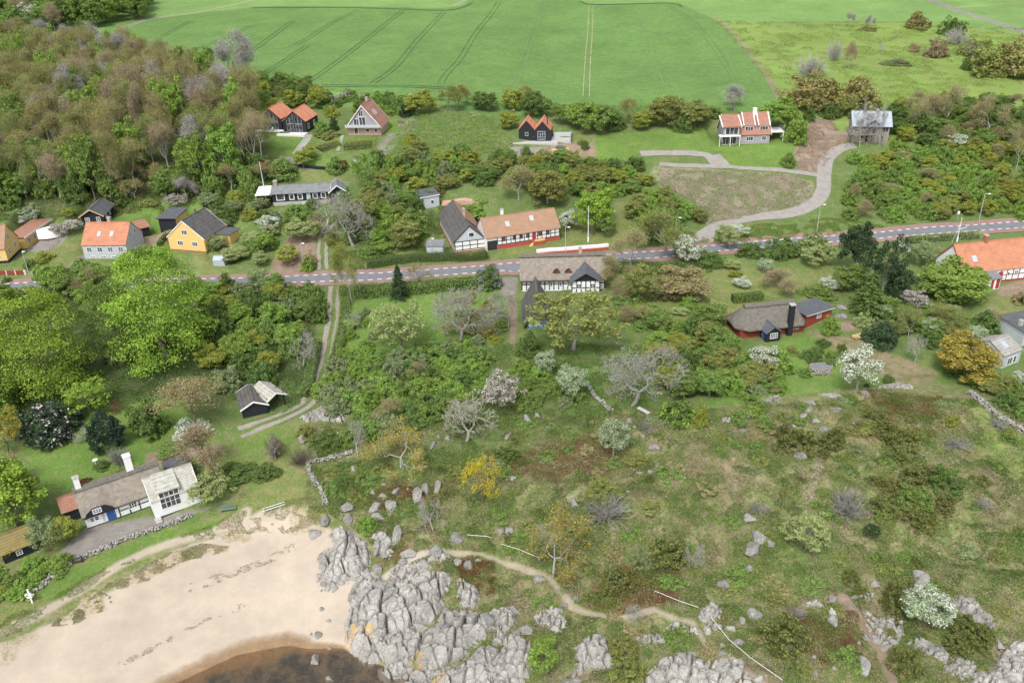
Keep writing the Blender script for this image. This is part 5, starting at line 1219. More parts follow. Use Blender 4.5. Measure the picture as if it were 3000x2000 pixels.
# ------------------------------------------------------------ street furniture and garden things
def street_lamp(u, v, top, label, arm=1.1, ax=1):
    p = px(u, v); s_ = scale_at(p); H = top/s_/math.cos(elev_at(p))
    e = empty('street_lamp', tuple(p), 0, label, 'street lamp', 'street lamps along the road')
    mb = MB(); mb.bar((0, 0, -.3), (0, 0, H), .085, 8, .055); mb.build('pole', MT['steel'], e)
    mb = MB(); mb.bar((0, 0, H-.05), (ax*arm*.6, -.5, H+.06), .045, 6); mb.build('arm', MT['steel'], e)
    mb = MB(); mb.box(ax*arm*.6-.28, ax*arm*.6+.28, -.72, -.36, H-.02, H+.14); mb.build('lamp_head', MT['whitewood'], e, bevel=.04)
for a in [(90, 818, 83, 'street lamp beside the red picket fence at the left'), (892, 788, 76, 'street lamp beside the small orchard left of the upper track'), (1264, 750, 52, 'short street lamp behind the hedge by the grey roadside shed'),
          (1657, 748, 82, 'street lamp by the low white topped wall above the thatched longhouse'), (1977, 714, 76, 'street lamp beside the twiggy tree left of the winding drive mouth'), (2393, 678, 78, 'street lamp on the verge below the brushy plot'), (2868, 646, 78, 'street lamp on the verge at the right edge above the red tiled longhouse')]: street_lamp(*a)
def flagpole(u, v, top, label, pennant=False, stays=False, base=True):
    p = px(u, v); H = top/scale_at(p)/math.cos(elev_at(p)); e = empty('flagpole', tuple(p), 0, label, 'flagpole')
    mb = MB(); mb.bar((0, 0, -.2), (0, 0, H), .10, 8, .05); mb.build('pole', MT['whitewood'], e)
    mb = MB(); mb.lathe([(0, .14), (.09, .07), (.09, -.03), (0, -.08)], 8, (0, 0, H+.06)); mb.build('finial', MT['whitewood'], e)
    mb = MB(); mb.box(-.16, .16, -.12, .12, -.2, 1.1); mb.build('base_bracket', MT['whitewood'], e)
    if pennant:
        mb = MB(); k = 7; P = [(.08+i*.38, .10*math.sin(i*1.1), H-.15-.05*i, .26*(1-i/k)+.02) for i in range(k)]
        for i in range(k-1): (xa, ya, za, wa), (xb, yb, zb, wb) = P[i], P[i+1]; mb.quadbox([(xa, ya-.01, za-wa), (xb, yb-.01, zb-wb), (xb, yb+.01, zb-wb), (xa, ya+.01, za-wa), (xa, ya-.01, za+wa), (xb, yb-.01, zb+wb), (xb, yb+.01, zb+wb), (xa, ya+.01, za+wa)])
        mb.build('pennant', MT['doorred'], e)
    if stays:
        mb = MB(); mb.bar((0, 0, H*.55), (1.6, 0, H*.62), .05, 6); mb.build('gaff', MT['whitewood'], e)
        mb = MB(); mb.bar((0, 0, H*.8), (-1.4, -.6, 0), .03, 5); mb.build('stay', MT['whitewood'], e)
flagpole(782, 603, 123, 'white flagpole with red pennant left of the long black bungalow', True); flagpole(1723, 708, 98, 'bare white flagpole on the lawn right of the farmhouse'); flagpole(2803, 708, 67, 'white flagpole with gaff above the bright red tiled roof', stays=True)
p = px(2803, 650); e = empty('bus_stop_sign', tuple(p), 0, 'small white bus stop sign on a post beside the road near the right edge', 'sign')
mb = MB(); mb.bar((0, 0, -.2), (0, 0, 2.6), .04, 6); mb.build('post', MT['steel'], e); mb = MB(); mb.box(-.25, .25, -.03, .03, 1.9, 2.6); mb.build('sign_panel', MT['whitewood'], e)
def kiosk(u, v, w_, h_, mat, name, label, cat):
    p = px(u, v); s_ = scale_at(p); W, H = w_/s_, h_/s_*.8; e = empty(name, tuple(p), .1, label, cat)
    mb = MB(); mb.box(-W/2, W/2, 0, W*.9, -.3, H); mb.build('cabinet', MT[mat], e, bevel=.03); mb = MB(); mb.box(-W/2-.08, W/2+.08, -.08, W*.9+.08, H+.002, H+.12); mb.build('lid', MT[mat], e)
    mb = MB(); mb.box(-.01, .01, -.012, -.0, .1, H-.1); mb.box(-W*.35, -W*.2, -.02, -.004, H*.4, H*.55); mb.build('door_panel', MT['palegrey'], e)
kiosk(977, 768, 20, 26, 'greenpaint', 'transformer_kiosk', 'green transformer kiosk beside the upper track', 'kiosk')
# rubbish bins behind a wooden screen
for i, du in enumerate((-8, 8)):
    p = px(114+du, 812); e = empty('rubbish_bin', tuple(p), 0, ('left' if i == 0 else 'right')+' one of two black wheeled bins beside the red fence at the left', 'bin', 'roadside bins')
    mb = MB(); mb.quadbox([(-.4, 0, .05), (.4, 0, .05), (.4, .6, .05), (-.4, .6, .05), (-.48, -.1, 1.1), (.48, -.1, 1.1), (.48, .7, 1.1), (-.48, .7, 1.1)]); mb.build('bin_body', MT['black'], e)
    mb = MB(); mb.box(-.5, .5, -.13, .73, 1.11, 1.19); mb.build('lid', MT['black'], e)
def pathfence(name, label, pts, mat, H, post, pmat, step=1.9, rails=(.5, .9), slat=None, closed=None, cat='fence'):
    P = smooth_line(toworld(pts), .25); z0 = h(P[:, 0], P[:, 1]); e = empty(name, (P[0][0], P[0][1], z0[0]), 0, label, cat); O = np.array([P[0][0], P[0][1], z0[0]])
    Q = np.column_stack([P, z0])-O; n = max(1, int(step/.25)); mb = MB(); idx = list(range(0, len(Q), n)); idx = idx if idx[-1] == len(Q)-1 else idx+[len(Q)-1]
    for a, b in zip(idx[:-1], idx[1:]):
        for r in rails: mb.bar(Q[a]+[0, 0, H*r], Q[b]+[0, 0, H*r], .028, 4)
        if slat:
            A, B = Q[a], Q[b]; d = (B-A)/np.linalg.norm(B-A); nn = np.array([-d[1], d[0], 0])*.02
            mb.quadbox([A-nn+[0, 0, .08], B-nn+[0, 0, .08], B+nn+[0, 0, .08], A+nn+[0, 0, .08], A-nn+[0, 0, H*.95], B-nn+[0, 0, H*.95], B+nn+[0, 0, H*.95], A+nn+[0, 0, H*.95]])
    mb.build('fence_panel' if slat else 'rail', MT[mat], e)
    for a in idx: mb = MB(); mb.bar(Q[a]+[0, 0, -.3], Q[a]+[0, 0, H], post, 6); mb.build('post', MT[pmat], e)
pathfence('picket_fence', 'dark red board fence with white posts along the road at the left', [(-60, 806), (20, 806), (79, 804)], 'redwood', 1.1, .1, 'whitewood', 2.0, slat=1)
pathfence('dark_fence', 'low dark fence along the lawn above the long black bungalow', [(860, 490), (900, 494), (960, 500), (1010, 508)], 'black', 1.0, .06, 'black', 2.0, slat=1)
pathfence('hand_rail', 'white rope rail beside the path, left stretch by the pale boulder', [(1370, 1579), (1408, 1583), (1444, 1589)], 'whitewood', .8, .04, 'wood', 3, rails=(1.0,), cat='rail')
pathfence('hand_rail', 'white rope rail running into the sparse yellow oak beside the path', [(1470, 1606), (1500, 1618), (1545, 1633), (1585, 1648)], 'whitewood', .8, .04, 'wood', 3, rails=(1.0,), cat='rail')
pathfence('hand_rail', 'white rope rail above the path where it bends round the heather bank', [(1643, 1680), (1665, 1707), (1688, 1737)], 'wood', .8, .04, 'wood', 3, rails=(1.0,), cat='rail')
pathfence('hand_rail', 'white rope rail descending to the block shaped boulder beside the path', [(1917, 1744), (1965, 1762), (2010, 1780), (2047, 1793)], 'whitewood', .8, .04, 'wood', 3, rails=(1.0,), cat='rail')
pathfence('hand_rail', 'long white rope rail down to the bottom edge right of the path', [(2081, 1822), (2105, 1855), (2135, 1890), (2180, 1930), (2240, 1972), (2290, 2008)], 'whitewood', .9, .05, 'wood', 3.5, rails=(1.0,), cat='rail')
pathfence('garden_fence', 'low brown garden fence between the yellow villa and the lawn', [(105, 795), (125, 760), (165, 715), (185, 690)], 'wood', .9, .05, 'wood', 1.8, rails=(.5, .95))
# low wall with a white coping along the road, hedges
def solidwall(name, label, pts, W, H, mat, cap=None, cat='wall', jit=0.0):
    P = smooth_line(toworld(pts), .6); Nn = normals(P); z = h(P[:, 0], P[:, 1]); mb = MB(); e = empty(name, (P[0][0], P[0][1], z[0]), 0, label, cat); O = np.array([P[0][0], P[0][1], z[0]])
    def seg(mb, w0, z0, z1):
        for i in range(len(P)-1):
            q = []
            for zz in (z0, z1):
                for j, sgn in ((i, -1), (i+1, -1), (i+1, 1), (i, 1)): q.append((P[j][0]+Nn[j][0]*sgn*w0-O[0], P[j][1]+Nn[j][1]*sgn*w0-O[1], z[j]-O[2]+zz))
            mb.quadbox(q)
    seg(mb, W/2, -.6, H); mb.build('wall', MT[mat], e)
    if cap: mb = MB(); seg(mb, W/2+.08, H+.003, H+.13); mb.build('coping', MT[cap], e)
solidwall('roadside_wall', 'low red wall with broad white coping along the road below the farmhouse', [(1572, 748), (1640, 742), (1710, 736), (1788, 729)], .35, .5, 'redplinth', None)
solidwall('roadside_fence', 'white board fence on top of the low red roadside wall', [(1572, 743), (1640, 737), (1710, 731), (1788, 724)], .7, .9, 'whitewood', None, 'fence')
def hedge(name, label, pts, W, H, mat, seed=0, cat='hedge', dens=130, ls=.09):
    rng = np.random.default_rng(40+seed); P = smooth_line(toworld(pts), .3); Nn = normals(P); Lt = len(P)*.3; n = int(Lt*dens*(W+2*H)/3)
    i = rng.integers(0, len(P), n); per = rng.uniform(0, W+2*H, n); o = np.where(per < H, -W/2, np.where(per > H+W, W/2, per-H-W/2)); zz = np.where(per < H, per, np.where(per > H+W, W+2*H-per, H))
    o = o*(1+.12*fbm(P[i, 0], P[i, 1], 2.0, 3, seed)); zz = zz*(1+.14*fbm(P[i, 0], P[i, 1], 2.4, 3, seed+1)); x = P[i, 0]+Nn[i, 0]*o+rng.normal(0, .07, n); y = P[i, 1]+Nn[i, 1]*o+rng.normal(0, .07, n)
    z = h(x, y)+zz+rng.normal(0, .05, n); nrm = np.stack([Nn[i, 0]*np.sign(o)*(zz < H*.93), Nn[i, 1]*np.sign(o)*(zz < H*.93), (zz > H*.8)*1.2+.2], 1); nrm = unit(nrm+rng.normal(size=(n, 3))*.5)
    V, Fq = leaf_quads(np.stack([x, y, z], 1), nrm, rng.uniform(.6, 1.3, n)*ls, rng)
    c = P[len(P)//2]; cz = float(h(np.array([c[0]]), np.array([c[1]]))[0]); e = empty(name, (c[0], c[1], cz), 0, label, cat)
    V = V-np.array([c[0], c[1], cz]); mesh_np('foliage', V, Fq, LM[mat], e)
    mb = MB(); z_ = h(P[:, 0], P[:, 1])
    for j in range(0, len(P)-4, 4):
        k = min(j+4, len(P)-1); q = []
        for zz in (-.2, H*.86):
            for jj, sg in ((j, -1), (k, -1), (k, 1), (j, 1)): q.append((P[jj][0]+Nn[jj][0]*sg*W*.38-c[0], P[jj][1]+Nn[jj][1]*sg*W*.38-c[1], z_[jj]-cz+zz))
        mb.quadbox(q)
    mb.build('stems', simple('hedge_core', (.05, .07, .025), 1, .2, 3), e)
def build_hedges():
    hedge('clipped_hedge', 'long dark green clipped hedge curving beside the road in front of the barn', [(1075, 782), (1110, 778), (1180, 768), (1250, 762), (1330, 760), (1400, 758), (1430, 752)], 1.9, 1.6, 'deep', 1)
    hedge('clipped_hedge', 'bright green clipped hedge on the right side of the two wheel track', [(1004, 850), (1012, 900), (1008, 950), (998, 1000), (985, 1050), (975, 1072)], 1.9, 1.5, 'fresh', 2)
    hedge('clipped_hedge', 'dark clipped hedge on the left side of the two wheel track bend', [(930, 1010), (922, 1060), (912, 1100), (902, 1150), (880, 1175)], 1.6, 1.5, 'green', 3)
    hedge('clipped_hedge', 'straight green hedge before the lawn of the grey plastered house', [(190, 802), (250, 800), (340, 796)], 1.2, 1.3, 'green', 4)
    hedge('clipped_hedge', 'rectangular yellow green hedge block above the red thatched cottage', [(2145, 884), (2190, 880), (2246, 876)], 2.2, 1.7, 'fresh', 5)
    hedge('clipped_hedge', 'small hedge between the garage yard and the yellow gable house', [(466, 722), (478, 705), (492, 690)], 1.0, 1.1, 'fresh', 6)
    hedge('roadside_hedge', 'dense mixed hedge along the lower side of the road by the garden lawn', [(1040, 868), (1120, 862), (1200, 856), (1290, 848), (1370, 842), (1450, 834)], 3.0, 2.2, 'green', 7, ls=.12)
    hedge('flowering_hedge', 'pale flowering hedge along the road above the red tiled longhouse', [(2655, 712), (2720, 706), (2800, 700), (2880, 694)], 1.8, 1.4, 'pale', 8)
    hedge('roadside_hedge', 'green hedge along the lower side of the road right of the thatched longhouse', [(1782, 800), (1860, 794), (1940, 800), (2020, 790), (2110, 780)], 2.8, 2.0, 'deep', 9, ls=.12)
    hedge('terrace_hedge', 'yellow green ground cover bed left of the steps below the steep roofed house', [(935, 440), (965, 430), (1000, 420)], 4.2, .7, 'oliveyellow', 10)
    hedge('terrace_hedge', 'yellow green ground cover bed right of the steps below the steep roofed house', [(1010, 430), (1050, 428), (1100, 424)], 6.0, .7, 'oliveyellow', 11)
# dry stone walls
WALLM = simple('lichened_wall_stone', (.36, .345, .31), .95, .35, 2.2, .2, .6, ((.16, .15, .11), 1.4, .52))
def stonewall(label, pts, W=.7, H=.7, seed=0):
    rng = np.random.default_rng(70+seed); P = smooth_line(toworld(pts), .3); Nn = normals(P); Vs, Fs, k = [], [], 0
    bm = bmesh.new(); bmesh.ops.create_icosphere(bm, subdivisions=1, radius=1); bv = np.array([v.co[:] for v in bm.verts]); bf = np.array([[v.index for v in f.verts] for f in bm.faces]); bm.free()
    c = P[0]; cz = float(h(P[:1, 0], P[:1, 1])[0])
    for i in range(len(P)):
        for j in range(int(8*W/.7)):
            o = rng.uniform(-W/2, W/2); zz = rng.uniform(0, H)*(1-abs(o)/W*.7); x, y = P[i]+Nn[i]*o+rng.normal(0, .08, 2); r = rng.uniform(.10, .21)
            v = bv*(1+rng.normal(0, .14, (len(bv), 1)))*r*np.array([1.2, 1, .8]); a = rng.uniform(0, 6); R2 = np.array([[math.cos(a), -math.sin(a), 0], [math.sin(a), math.cos(a), 0], [0, 0, 1]])
            Vs.append(v@R2.T+np.array([x-c[0], y-c[1], float(h(np.array([x]), np.array([y]))[0])-cz+zz])); Fs.append(bf+k); k += len(bv)
    e = empty('stone_wall', (c[0], c[1], cz), 0, label, 'stone wall'); mesh_np('stones', np.vstack(Vs), np.vstack(Fs), WALLM, e)
# ------------------------------------------------------------ rock
def rockmat():
    m, nt, b = newmat('granite'); co = objco(nt); geo = N(nt, 'ShaderNodeNewGeometry'); oi = N(nt, 'ShaderNodeObjectInfo'); at = N(nt, 'ShaderNodeAttribute', attribute_name='lichen')
    n1 = noise(nt, .55, 7, .7, co); n2 = noise(nt, 3.6, 8, .8, co); n3 = noise(nt, 1.7, 7, .75, co)
    c = ramp(nt, mathn(nt, 'ADD', mathn(nt, 'MULTIPLY', n1, .5), mathn(nt, 'MULTIPLY', n2, .55)), [(.34, (.16, .15, .138)), (.50, (.33, .315, .285)), (.68, (.48, .465, .43))])
    c = mixc(nt, ramp(nt, n2, [(.57, 0), (.62, 1)]), c, (.60, .60, .57))
    c = mixc(nt, ramp(nt, n3, [(.58, 0), (.68, .75)]), c, (.30, .245, .17))
    c = mixc(nt, ramp(nt, noise(nt, 5, 6, .75, co), [(.56, 0), (.62, .85)]), c, (.10, .098, .09))
    c = mixc(nt, mathn(nt, 'MULTIPLY', sepx(nt, at.outputs['Color']), ramp(nt, n3, [(.47, 0), (.55, .9)])), c, (.50, .31, .08))
    tv = mathn(nt, 'MULTIPLY_ADD', sepx(nt, at.outputs['Color'], 1), .34, .80); tv = mathn(nt, 'ADD', tv, mathn(nt, 'MULTIPLY_ADD', oi.outputs['Random'], .24, -.10)); cc = N(nt, 'ShaderNodeCombineColor'); [nt.links.new(tv, cc.inputs[k]) for k in range(3)]; c = mixc(nt, 1.0, c, cc.outputs[0], 'MULTIPLY')
    nt.links.new(c, b.inputs['Base Color']); b.inputs['Roughness'].default_value = .95; b.inputs['Specular IOR Level'].default_value = .15
    bump(nt, b, mathn(nt, 'ADD', n2, n3), .9, .12); return m
def sepx(nt, c, k=0): s_ = N(nt, 'ShaderNodeSeparateColor'); nt.links.new(c, s_.inputs[0]); return s_.outputs[k]
ROCKM = rockmat()
def voro(x, y, seed):
    rng = np.random.default_rng(seed); J = rng.random((128, 128, 2)); xi = np.floor(x).astype(int); yi = np.floor(y).astype(int)
    D = []; I = []
    for a in (-1, 0, 1):
        for b in (-1, 0, 1):
            gx, gy = xi+a, yi+b; j = J[gx & 127, gy & 127]*.9+.05; D.append(np.hypot(gx+j[..., 0]-x, gy+j[..., 1]-y)); I.append(np.stack([gx+j[..., 0], gy+j[..., 1]], -1))
    D = np.stack(D, -1); I = np.stack(I, -2); o = np.argsort(D, -1); k1 = o[..., 0]
    f1 = np.take_along_axis(D, o[..., :1], -1)[..., 0]; f2 = np.take_along_axis(D, o[..., 1:2], -1)[..., 0]
    c = np.take_along_axis(I, k1[..., None, None].repeat(2, -1), -2)[..., 0, :]
    hx = np.modf(np.abs(np.sin(c[..., 0]*127.1+c[..., 1]*311.7)*43758.5))[0]; hy = np.modf(np.abs(np.sin(c[..., 0]*269.5+c[..., 1]*183.3)*24634.6))[0]
    return f1, f2-f1, hx, hy, c
OUTC = []
def outcrop(label, poly, hgt=1.6, cell=2.6, res=.16, ang=.6, seed=0, edge=1.6, lichen=None, minz=-.6, crack=.55, name='rock_outcrop'):
    W = toworld(poly); lo = W.min(0)-1.2; hi = W.max(0)+1.2
    X, Y = np.meshgrid(np.arange(lo[0], hi[0], res), np.arange(lo[1], hi[1], res)); g = np.maximum(h(X, Y), -.45)
    d = poly_sd(W, X, Y)+.5*fbm(X, Y, 2.5, 3, seed)+.2*fbm(X, Y, .7, 2, seed+1)
    ca, sa = math.cos(ang), math.sin(ang); wx = X+.35*fbm(X, Y, 2, 2, seed+5); wy = Y+.35*fbm(X, Y, 2, 2, seed+6); u = (wx*ca+wy*sa)/cell; v = (-wx*sa+wy*ca)/(cell*.9)
    f1, e1, a1, b1, c1 = voro(u, v, seed+11); f1b, e2, a2, b2, c2 = voro(u*1.8, v*1.8, seed+12)
    dome = hgt*(sstep(0, edge*.7, -d)*.6+.4*sstep(0, edge*3, -d))*(1+.12*fbm(X, Y, 5, 2, seed+4))
    blk = (a1-.5)*.75*hgt*.30+((u-c1[..., 0])*(a1-.5)+(v-c1[..., 1])*(b1-.75))*cell*.26
    blk2 = (a2-.5)*.14+((u*1.8-c2[..., 0])*(b2-.5)+(v*1.8-c2[..., 1])*(a2-.6))*.10
    z = g+dome+(blk+blk2)*sstep(.1, 1.2, -d)-crack*1.9*(1-sstep(.04, .13, e1))-.55*(1-sstep(.05, .16, e2))*(a2 > .2)+.05*fbm(X, Y, .7, 3, seed+9)
    z = np.where(d > 0, g-.5-.4*d, z); z = np.maximum(z, g-1.2)
    nr, nc = X.shape; i = np.arange(nr*nc).reshape(nr, nc); keep = (d < .5); kf = keep[:-1, :-1] & keep[1:, 1:]
    Fq = np.stack([i[:-1, :-1], i[:-1, 1:], i[1:, 1:], i[1:, :-1]], -1)[kf]
    c = W.mean(0); cz = float(h(np.array([c[0]]), np.array([c[1]]))[0]); V = np.stack([X-c[0], Y-c[1], z-cz], -1).reshape(-1, 3)
    used = np.unique(Fq); rm = np.full(len(V), -1); rm[used] = np.arange(len(used)); Fq = rm[Fq]
    L = np.zeros((len(V), 3)); L[:, 1] = (.35*a1+.65*a2).ravel()
    if lichen: 
        for (lu, lv, r) in lichen: q = px(lu, lv); L[:, 0] = np.maximum(L[:, 0], (1-sstep(r*.6, r, np.hypot(X-q[0], Y-q[1])+.5*fbm(X, Y, 1.2, 3, 3))).ravel())
    o = mesh_np(name, V[used], Fq, ROCKM, cols={'lichen': L[used]}, smooth=False); o.location = (c[0], c[1], cz)
    tag(o, label, 'rock', 'rock outcrops breaking through the moor' if name == 'rock_outcrop' else None)
ZS = 3.0947
def tz(ox, oy, pts): return [(ox+x/ZS, oy+y/ZS) for x, y in pts]
def build_outcrops():
    A = (740, 1500); Bq = (1480, 1500); Cq = (2240, 1500)
    outcrop('largest fissured grey rock mass with orange lichen between the sand and the water', tz(*A, [(820, 1000), (900, 860), (890, 800), (940, 680), (1060, 560), (1170, 600), (1230, 620), (1350, 640), (1480, 540), (1600, 510), (1700, 520), (1820, 540), (1830, 600), (1780, 760), (1740, 900), (1700, 960), (1600, 1060), (1450, 1150), (1300, 1180), (1180, 1280), (1050, 1380), (870, 1310), (830, 1150)]), 2.4, 2.7, .10, .55, 1, 2.2, lichen=[(1040, 1868, 1.3), (1090, 1872, 1.1), (1015, 1885, 1.0)], crack=.75, name='sea_rock')
    outcrop('rounded grey rock dome at the bottom edge right of the orange lichen rocks', tz(*A, [(1150, 1290), (1300, 1190), (1480, 1100), (1600, 1030), (1740, 960), (1980, 940), (2180, 930), (2230, 1010), (2130, 1160), (2010, 1240), (1960, 1340), (1800, 1420), (1640, 1460), (1480, 1460), (1250, 1480), (1180, 1380)]), 2.5, 2.9, .10, .5, 2, 2.2, lichen=[(1215, 1955, 1.0)], crack=.7, name='sea_rock')
    outcrop('jumbled grey rock slope at the bottom edge below the rounded dome', tz(*A, [(1640, 1460), (1800, 1430), (1960, 1340), (2010, 1240), (2180, 1190), (2352, 1280), (2352, 1700), (2200, 1800), (1500, 1800), (1250, 1560), (1480, 1480)]), 1.9, 2.3, .11, .4, 3, 1.6, lichen=[(1290, 1985, 1.3)], name='sea_rock')
    outcrop('stacked grey rock blocks standing at the right end of the sand beach', tz(*A, [(690, 200), (800, 140), (930, 190), (960, 280), (1080, 380), (1040, 540), (960, 600), (800, 650), (640, 700), (590, 600), (555, 430), (650, 340), (720, 330)]), 2.0, 2.4, .10, 1.1, 4, 1.6, crack=.7, name='beach_rock')
    L = [('steep wet rock foot between the orange lichen rocks and the rounded dome', tz(*A, [(1020, 1180), (1180, 1160), (1350, 1080), (1480, 1060), (1460, 1180), (1330, 1290), (1200, 1330), (1060, 1380), (980, 1330)]), 1.3, 1.7),
         ('jumble of rocks at the waterline under the rounded dome', tz(*A, [(1180, 1400), (1330, 1330), (1500, 1400), (1700, 1420), (1900, 1380), (2020, 1300), (2000, 1480), (1700, 1560), (1300, 1560), (1200, 1480)]), 1.3, 1.6),
         ('flat grey rock shelf half buried in sand at the right end of the beach', tz(*A, [(600, 560), (780, 560), (1030, 540), (1000, 620), (800, 670), (740, 720), (610, 700)]), .5, 2.0),
         ('rounded rock mass between the beach end rocks and the lichen rocks', tz(*A, [(890, 760), (940, 640), (1060, 560), (1180, 600), (1190, 700), (1080, 780), (1060, 860), (920, 880), (880, 820)]), 1.5, 2.0),
         ('broken rocks along the sand path behind the beach end rocks', tz(*A, [(940, 260), (1040, 290), (1080, 360), (1090, 460), (1040, 520), (940, 520), (960, 380)]), 1.2, 1.5),
         ('grey rocks beside the fern clump above the beach', tz(*A, [(1090, 210), (1200, 180), (1260, 230), (1260, 400), (1180, 420), (1100, 330)]), 1.1, 1.5),
         ('rock terrace above the curving footpath start', tz(*A, [(1280, 520), (1400, 480), (1540, 440), (1620, 400), (1760, 380), (1790, 440), (1640, 470), (1560, 520), (1400, 590), (1280, 580)]), 1.0, 1.5),
         ('low fissured rock shelf filling the gap between the footpath and the orange lichen rocks', tz(*A, [(1230, 620), (1290, 560), (1400, 480), (1560, 440), (1600, 510), (1480, 540), (1350, 640)]), 1.0, 1.5),
         ('small blocks of rock spilling right from the rounded dome', tz(*A, [(1880, 880), (2050, 900), (2200, 940), (2300, 1060), (2240, 1190), (2140, 1170), (2180, 940), (1990, 960), (1780, 960)]), 1.1, 1.3),
         ('grey rock band running along the bottom edge under the fresh green bush', tz(*A, [(2120, 1350), (2240, 1300), (2400, 1320), (2420, 1560), (2200, 1700), (2050, 1600)]), 1.4, 1.9),
         ('broken grey outcrop below the rusty heather by the lichen rocks', tz(*A, [(1860, 640), (1900, 620), (2040, 700), (2060, 780), (1980, 880), (1880, 860), (1740, 840), (1700, 960), (1900, 980), (1860, 800)]), 1.3, 1.6),
         ('long grey outcrop between the dome and the curving footpath', tz(*A, [(2140, 900), (2352, 860), (2352, 1000), (2280, 1120), (2210, 980)]), 1.1, 1.6),
         ('blocky grey rock left of the fresh green bush at the bottom edge', tz(*Bq, [(-20, 1190), (100, 1150), (230, 1220), (210, 1500), (0, 1560), (-60, 1500)]), 1.8, 2.6),
         ('upright split rock left of the dense olive juniper at the bottom edge', tz(*Bq, [(620, 1240), (740, 1160), (900, 1180), (960, 1390), (780, 1410), (680, 1470), (640, 1340)]), 1.9, 1.8),
         ('pale rock slab right of the dense olive juniper at the bottom edge', tz(*Bq, [(1290, 1450), (1420, 1340), (1600, 1290), (1720, 1340), (1810, 1400), (1830, 1600), (1240, 1620), (1230, 1540)]), 1.5, 2.4),
         ('thin curved rock rib just below the footpath bend', tz(*Bq, [(1440, 1050), (1560, 1020), (1740, 1050), (1740, 1110), (1640, 1110), (1560, 1070), (1450, 1090)]), 1.0, 1.6),
         ('small curved rock rib above the pale slab', tz(*Bq, [(1110, 1170), (1230, 1110), (1360, 1100), (1500, 1140), (1440, 1190), (1260, 1190), (1160, 1180)]), 1.0, 1.6),
         ('low whitish rock where the long rope rail starts', tz(*Bq, [(1800, 1020), (1900, 1000), (2090, 1040), (2080, 1090), (1900, 1100), (1810, 1090)]), 1.0, 1.8),
         ('block shaped boulder heap with grass cap beside the footpath', tz(*Bq, [(1740, 930), (1870, 840), (1950, 920), (1940, 980), (1830, 1000), (1760, 990)]), 1.5, 1.8),
         ('smooth bare rock pavement at the bottom edge under the rope rail', tz(*Bq, [(1810, 1330), (1960, 1320), (2150, 1350), (2200, 1480), (2340, 1460), (2352, 1620), (1900, 1640), (1820, 1500)]), .8, 2.2),
         ('cluster of small rocks left of the footpath bend', tz(*Bq, [(260, 960), (420, 860), (540, 880), (550, 1000), (500, 1090), (420, 1080), (280, 1010)]), .9, 1.3),
         ('arched grey rock crest above the olive juniper lower right', tz(*Cq, [(370, 850), (480, 812), (590, 860), (670, 930), (660, 1020), (600, 980), (520, 890), (420, 860)]), 1.3, 1.8),
         ('flat lichen covered rock where the right footpath starts', tz(*Cq, [(760, 770), (900, 730), (1040, 700), (1030, 760), (930, 800), (850, 820)]), .7, 1.6),
         ('mottled rock slope left of the round whitebeam bush', tz(*Cq, [(880, 890), (950, 900), (1080, 960), (1270, 980), (1250, 1080), (1190, 1240), (1060, 1250), (960, 1080)]), .7, 1.6),
         ('broad pale rock slope below the round whitebeam bush', tz(*Cq, [(1260, 1200), (1400, 1130), (1640, 1220), (1650, 1330), (1500, 1330), (1380, 1260)]), 1.0, 2.0),
         ('long jagged rock ridge right of the round whitebeam bush', tz(*Cq, [(1680, 830), (1780, 790), (1900, 830), (1970, 900), (2060, 960), (2080, 1110), (2020, 1110), (1960, 1000), (1840, 960), (1780, 900)]), 1.5, 1.8),
         ('scattered pale rocks at the bottom below the white whitebeam', tz(*Cq, [(1600, 1350), (1700, 1330), (1900, 1370), (1920, 1480), (1780, 1520), (1640, 1450)]), 1.0, 1.5),
         ('cracked grey rocks in the bottom right corner', tz(*Cq, [(1900, 1450), (2080, 1420), (2110, 1280), (2220, 1180), (2420, 1160), (2500, 1700), (1880, 1700)]), 1.2, 1.9),
         ('brown weathered rock knoll beside the drive bend', tz(740, 1000, [(460, 690), (580, 620), (700, 560), (780, 560), (820, 640), (820, 720), (740, 740), (620, 720), (500, 730)]), .7, 1.2),
         ('bare rock slab with moss beside the clipped yew ball', tz(2240, 1000, [(1030, 400), (1180, 375), (1335, 400), (1320, 430), (1150, 425), (1040, 425)]), .5, 1.6),
         ('low rock crest on the moor behind the white flowering tree', tz(2240, 1000, [(480, 480), (640, 465), (710, 500), (690, 530), (560, 500)]), .6, 1.4)]
    for k, (lb, P, hg, ce) in enumerate(L):
        cu, cv = sum(q[0] for q in P)/len(P), sum(q[1] for q in P)/len(P); P = [(cu+(u-cu)*1.16, cv+(v-cv)*1.16) for u, v in P]
        outcrop(lb, P, hg, ce, .13, .3+k*.37, 20+k*5, 1.0)
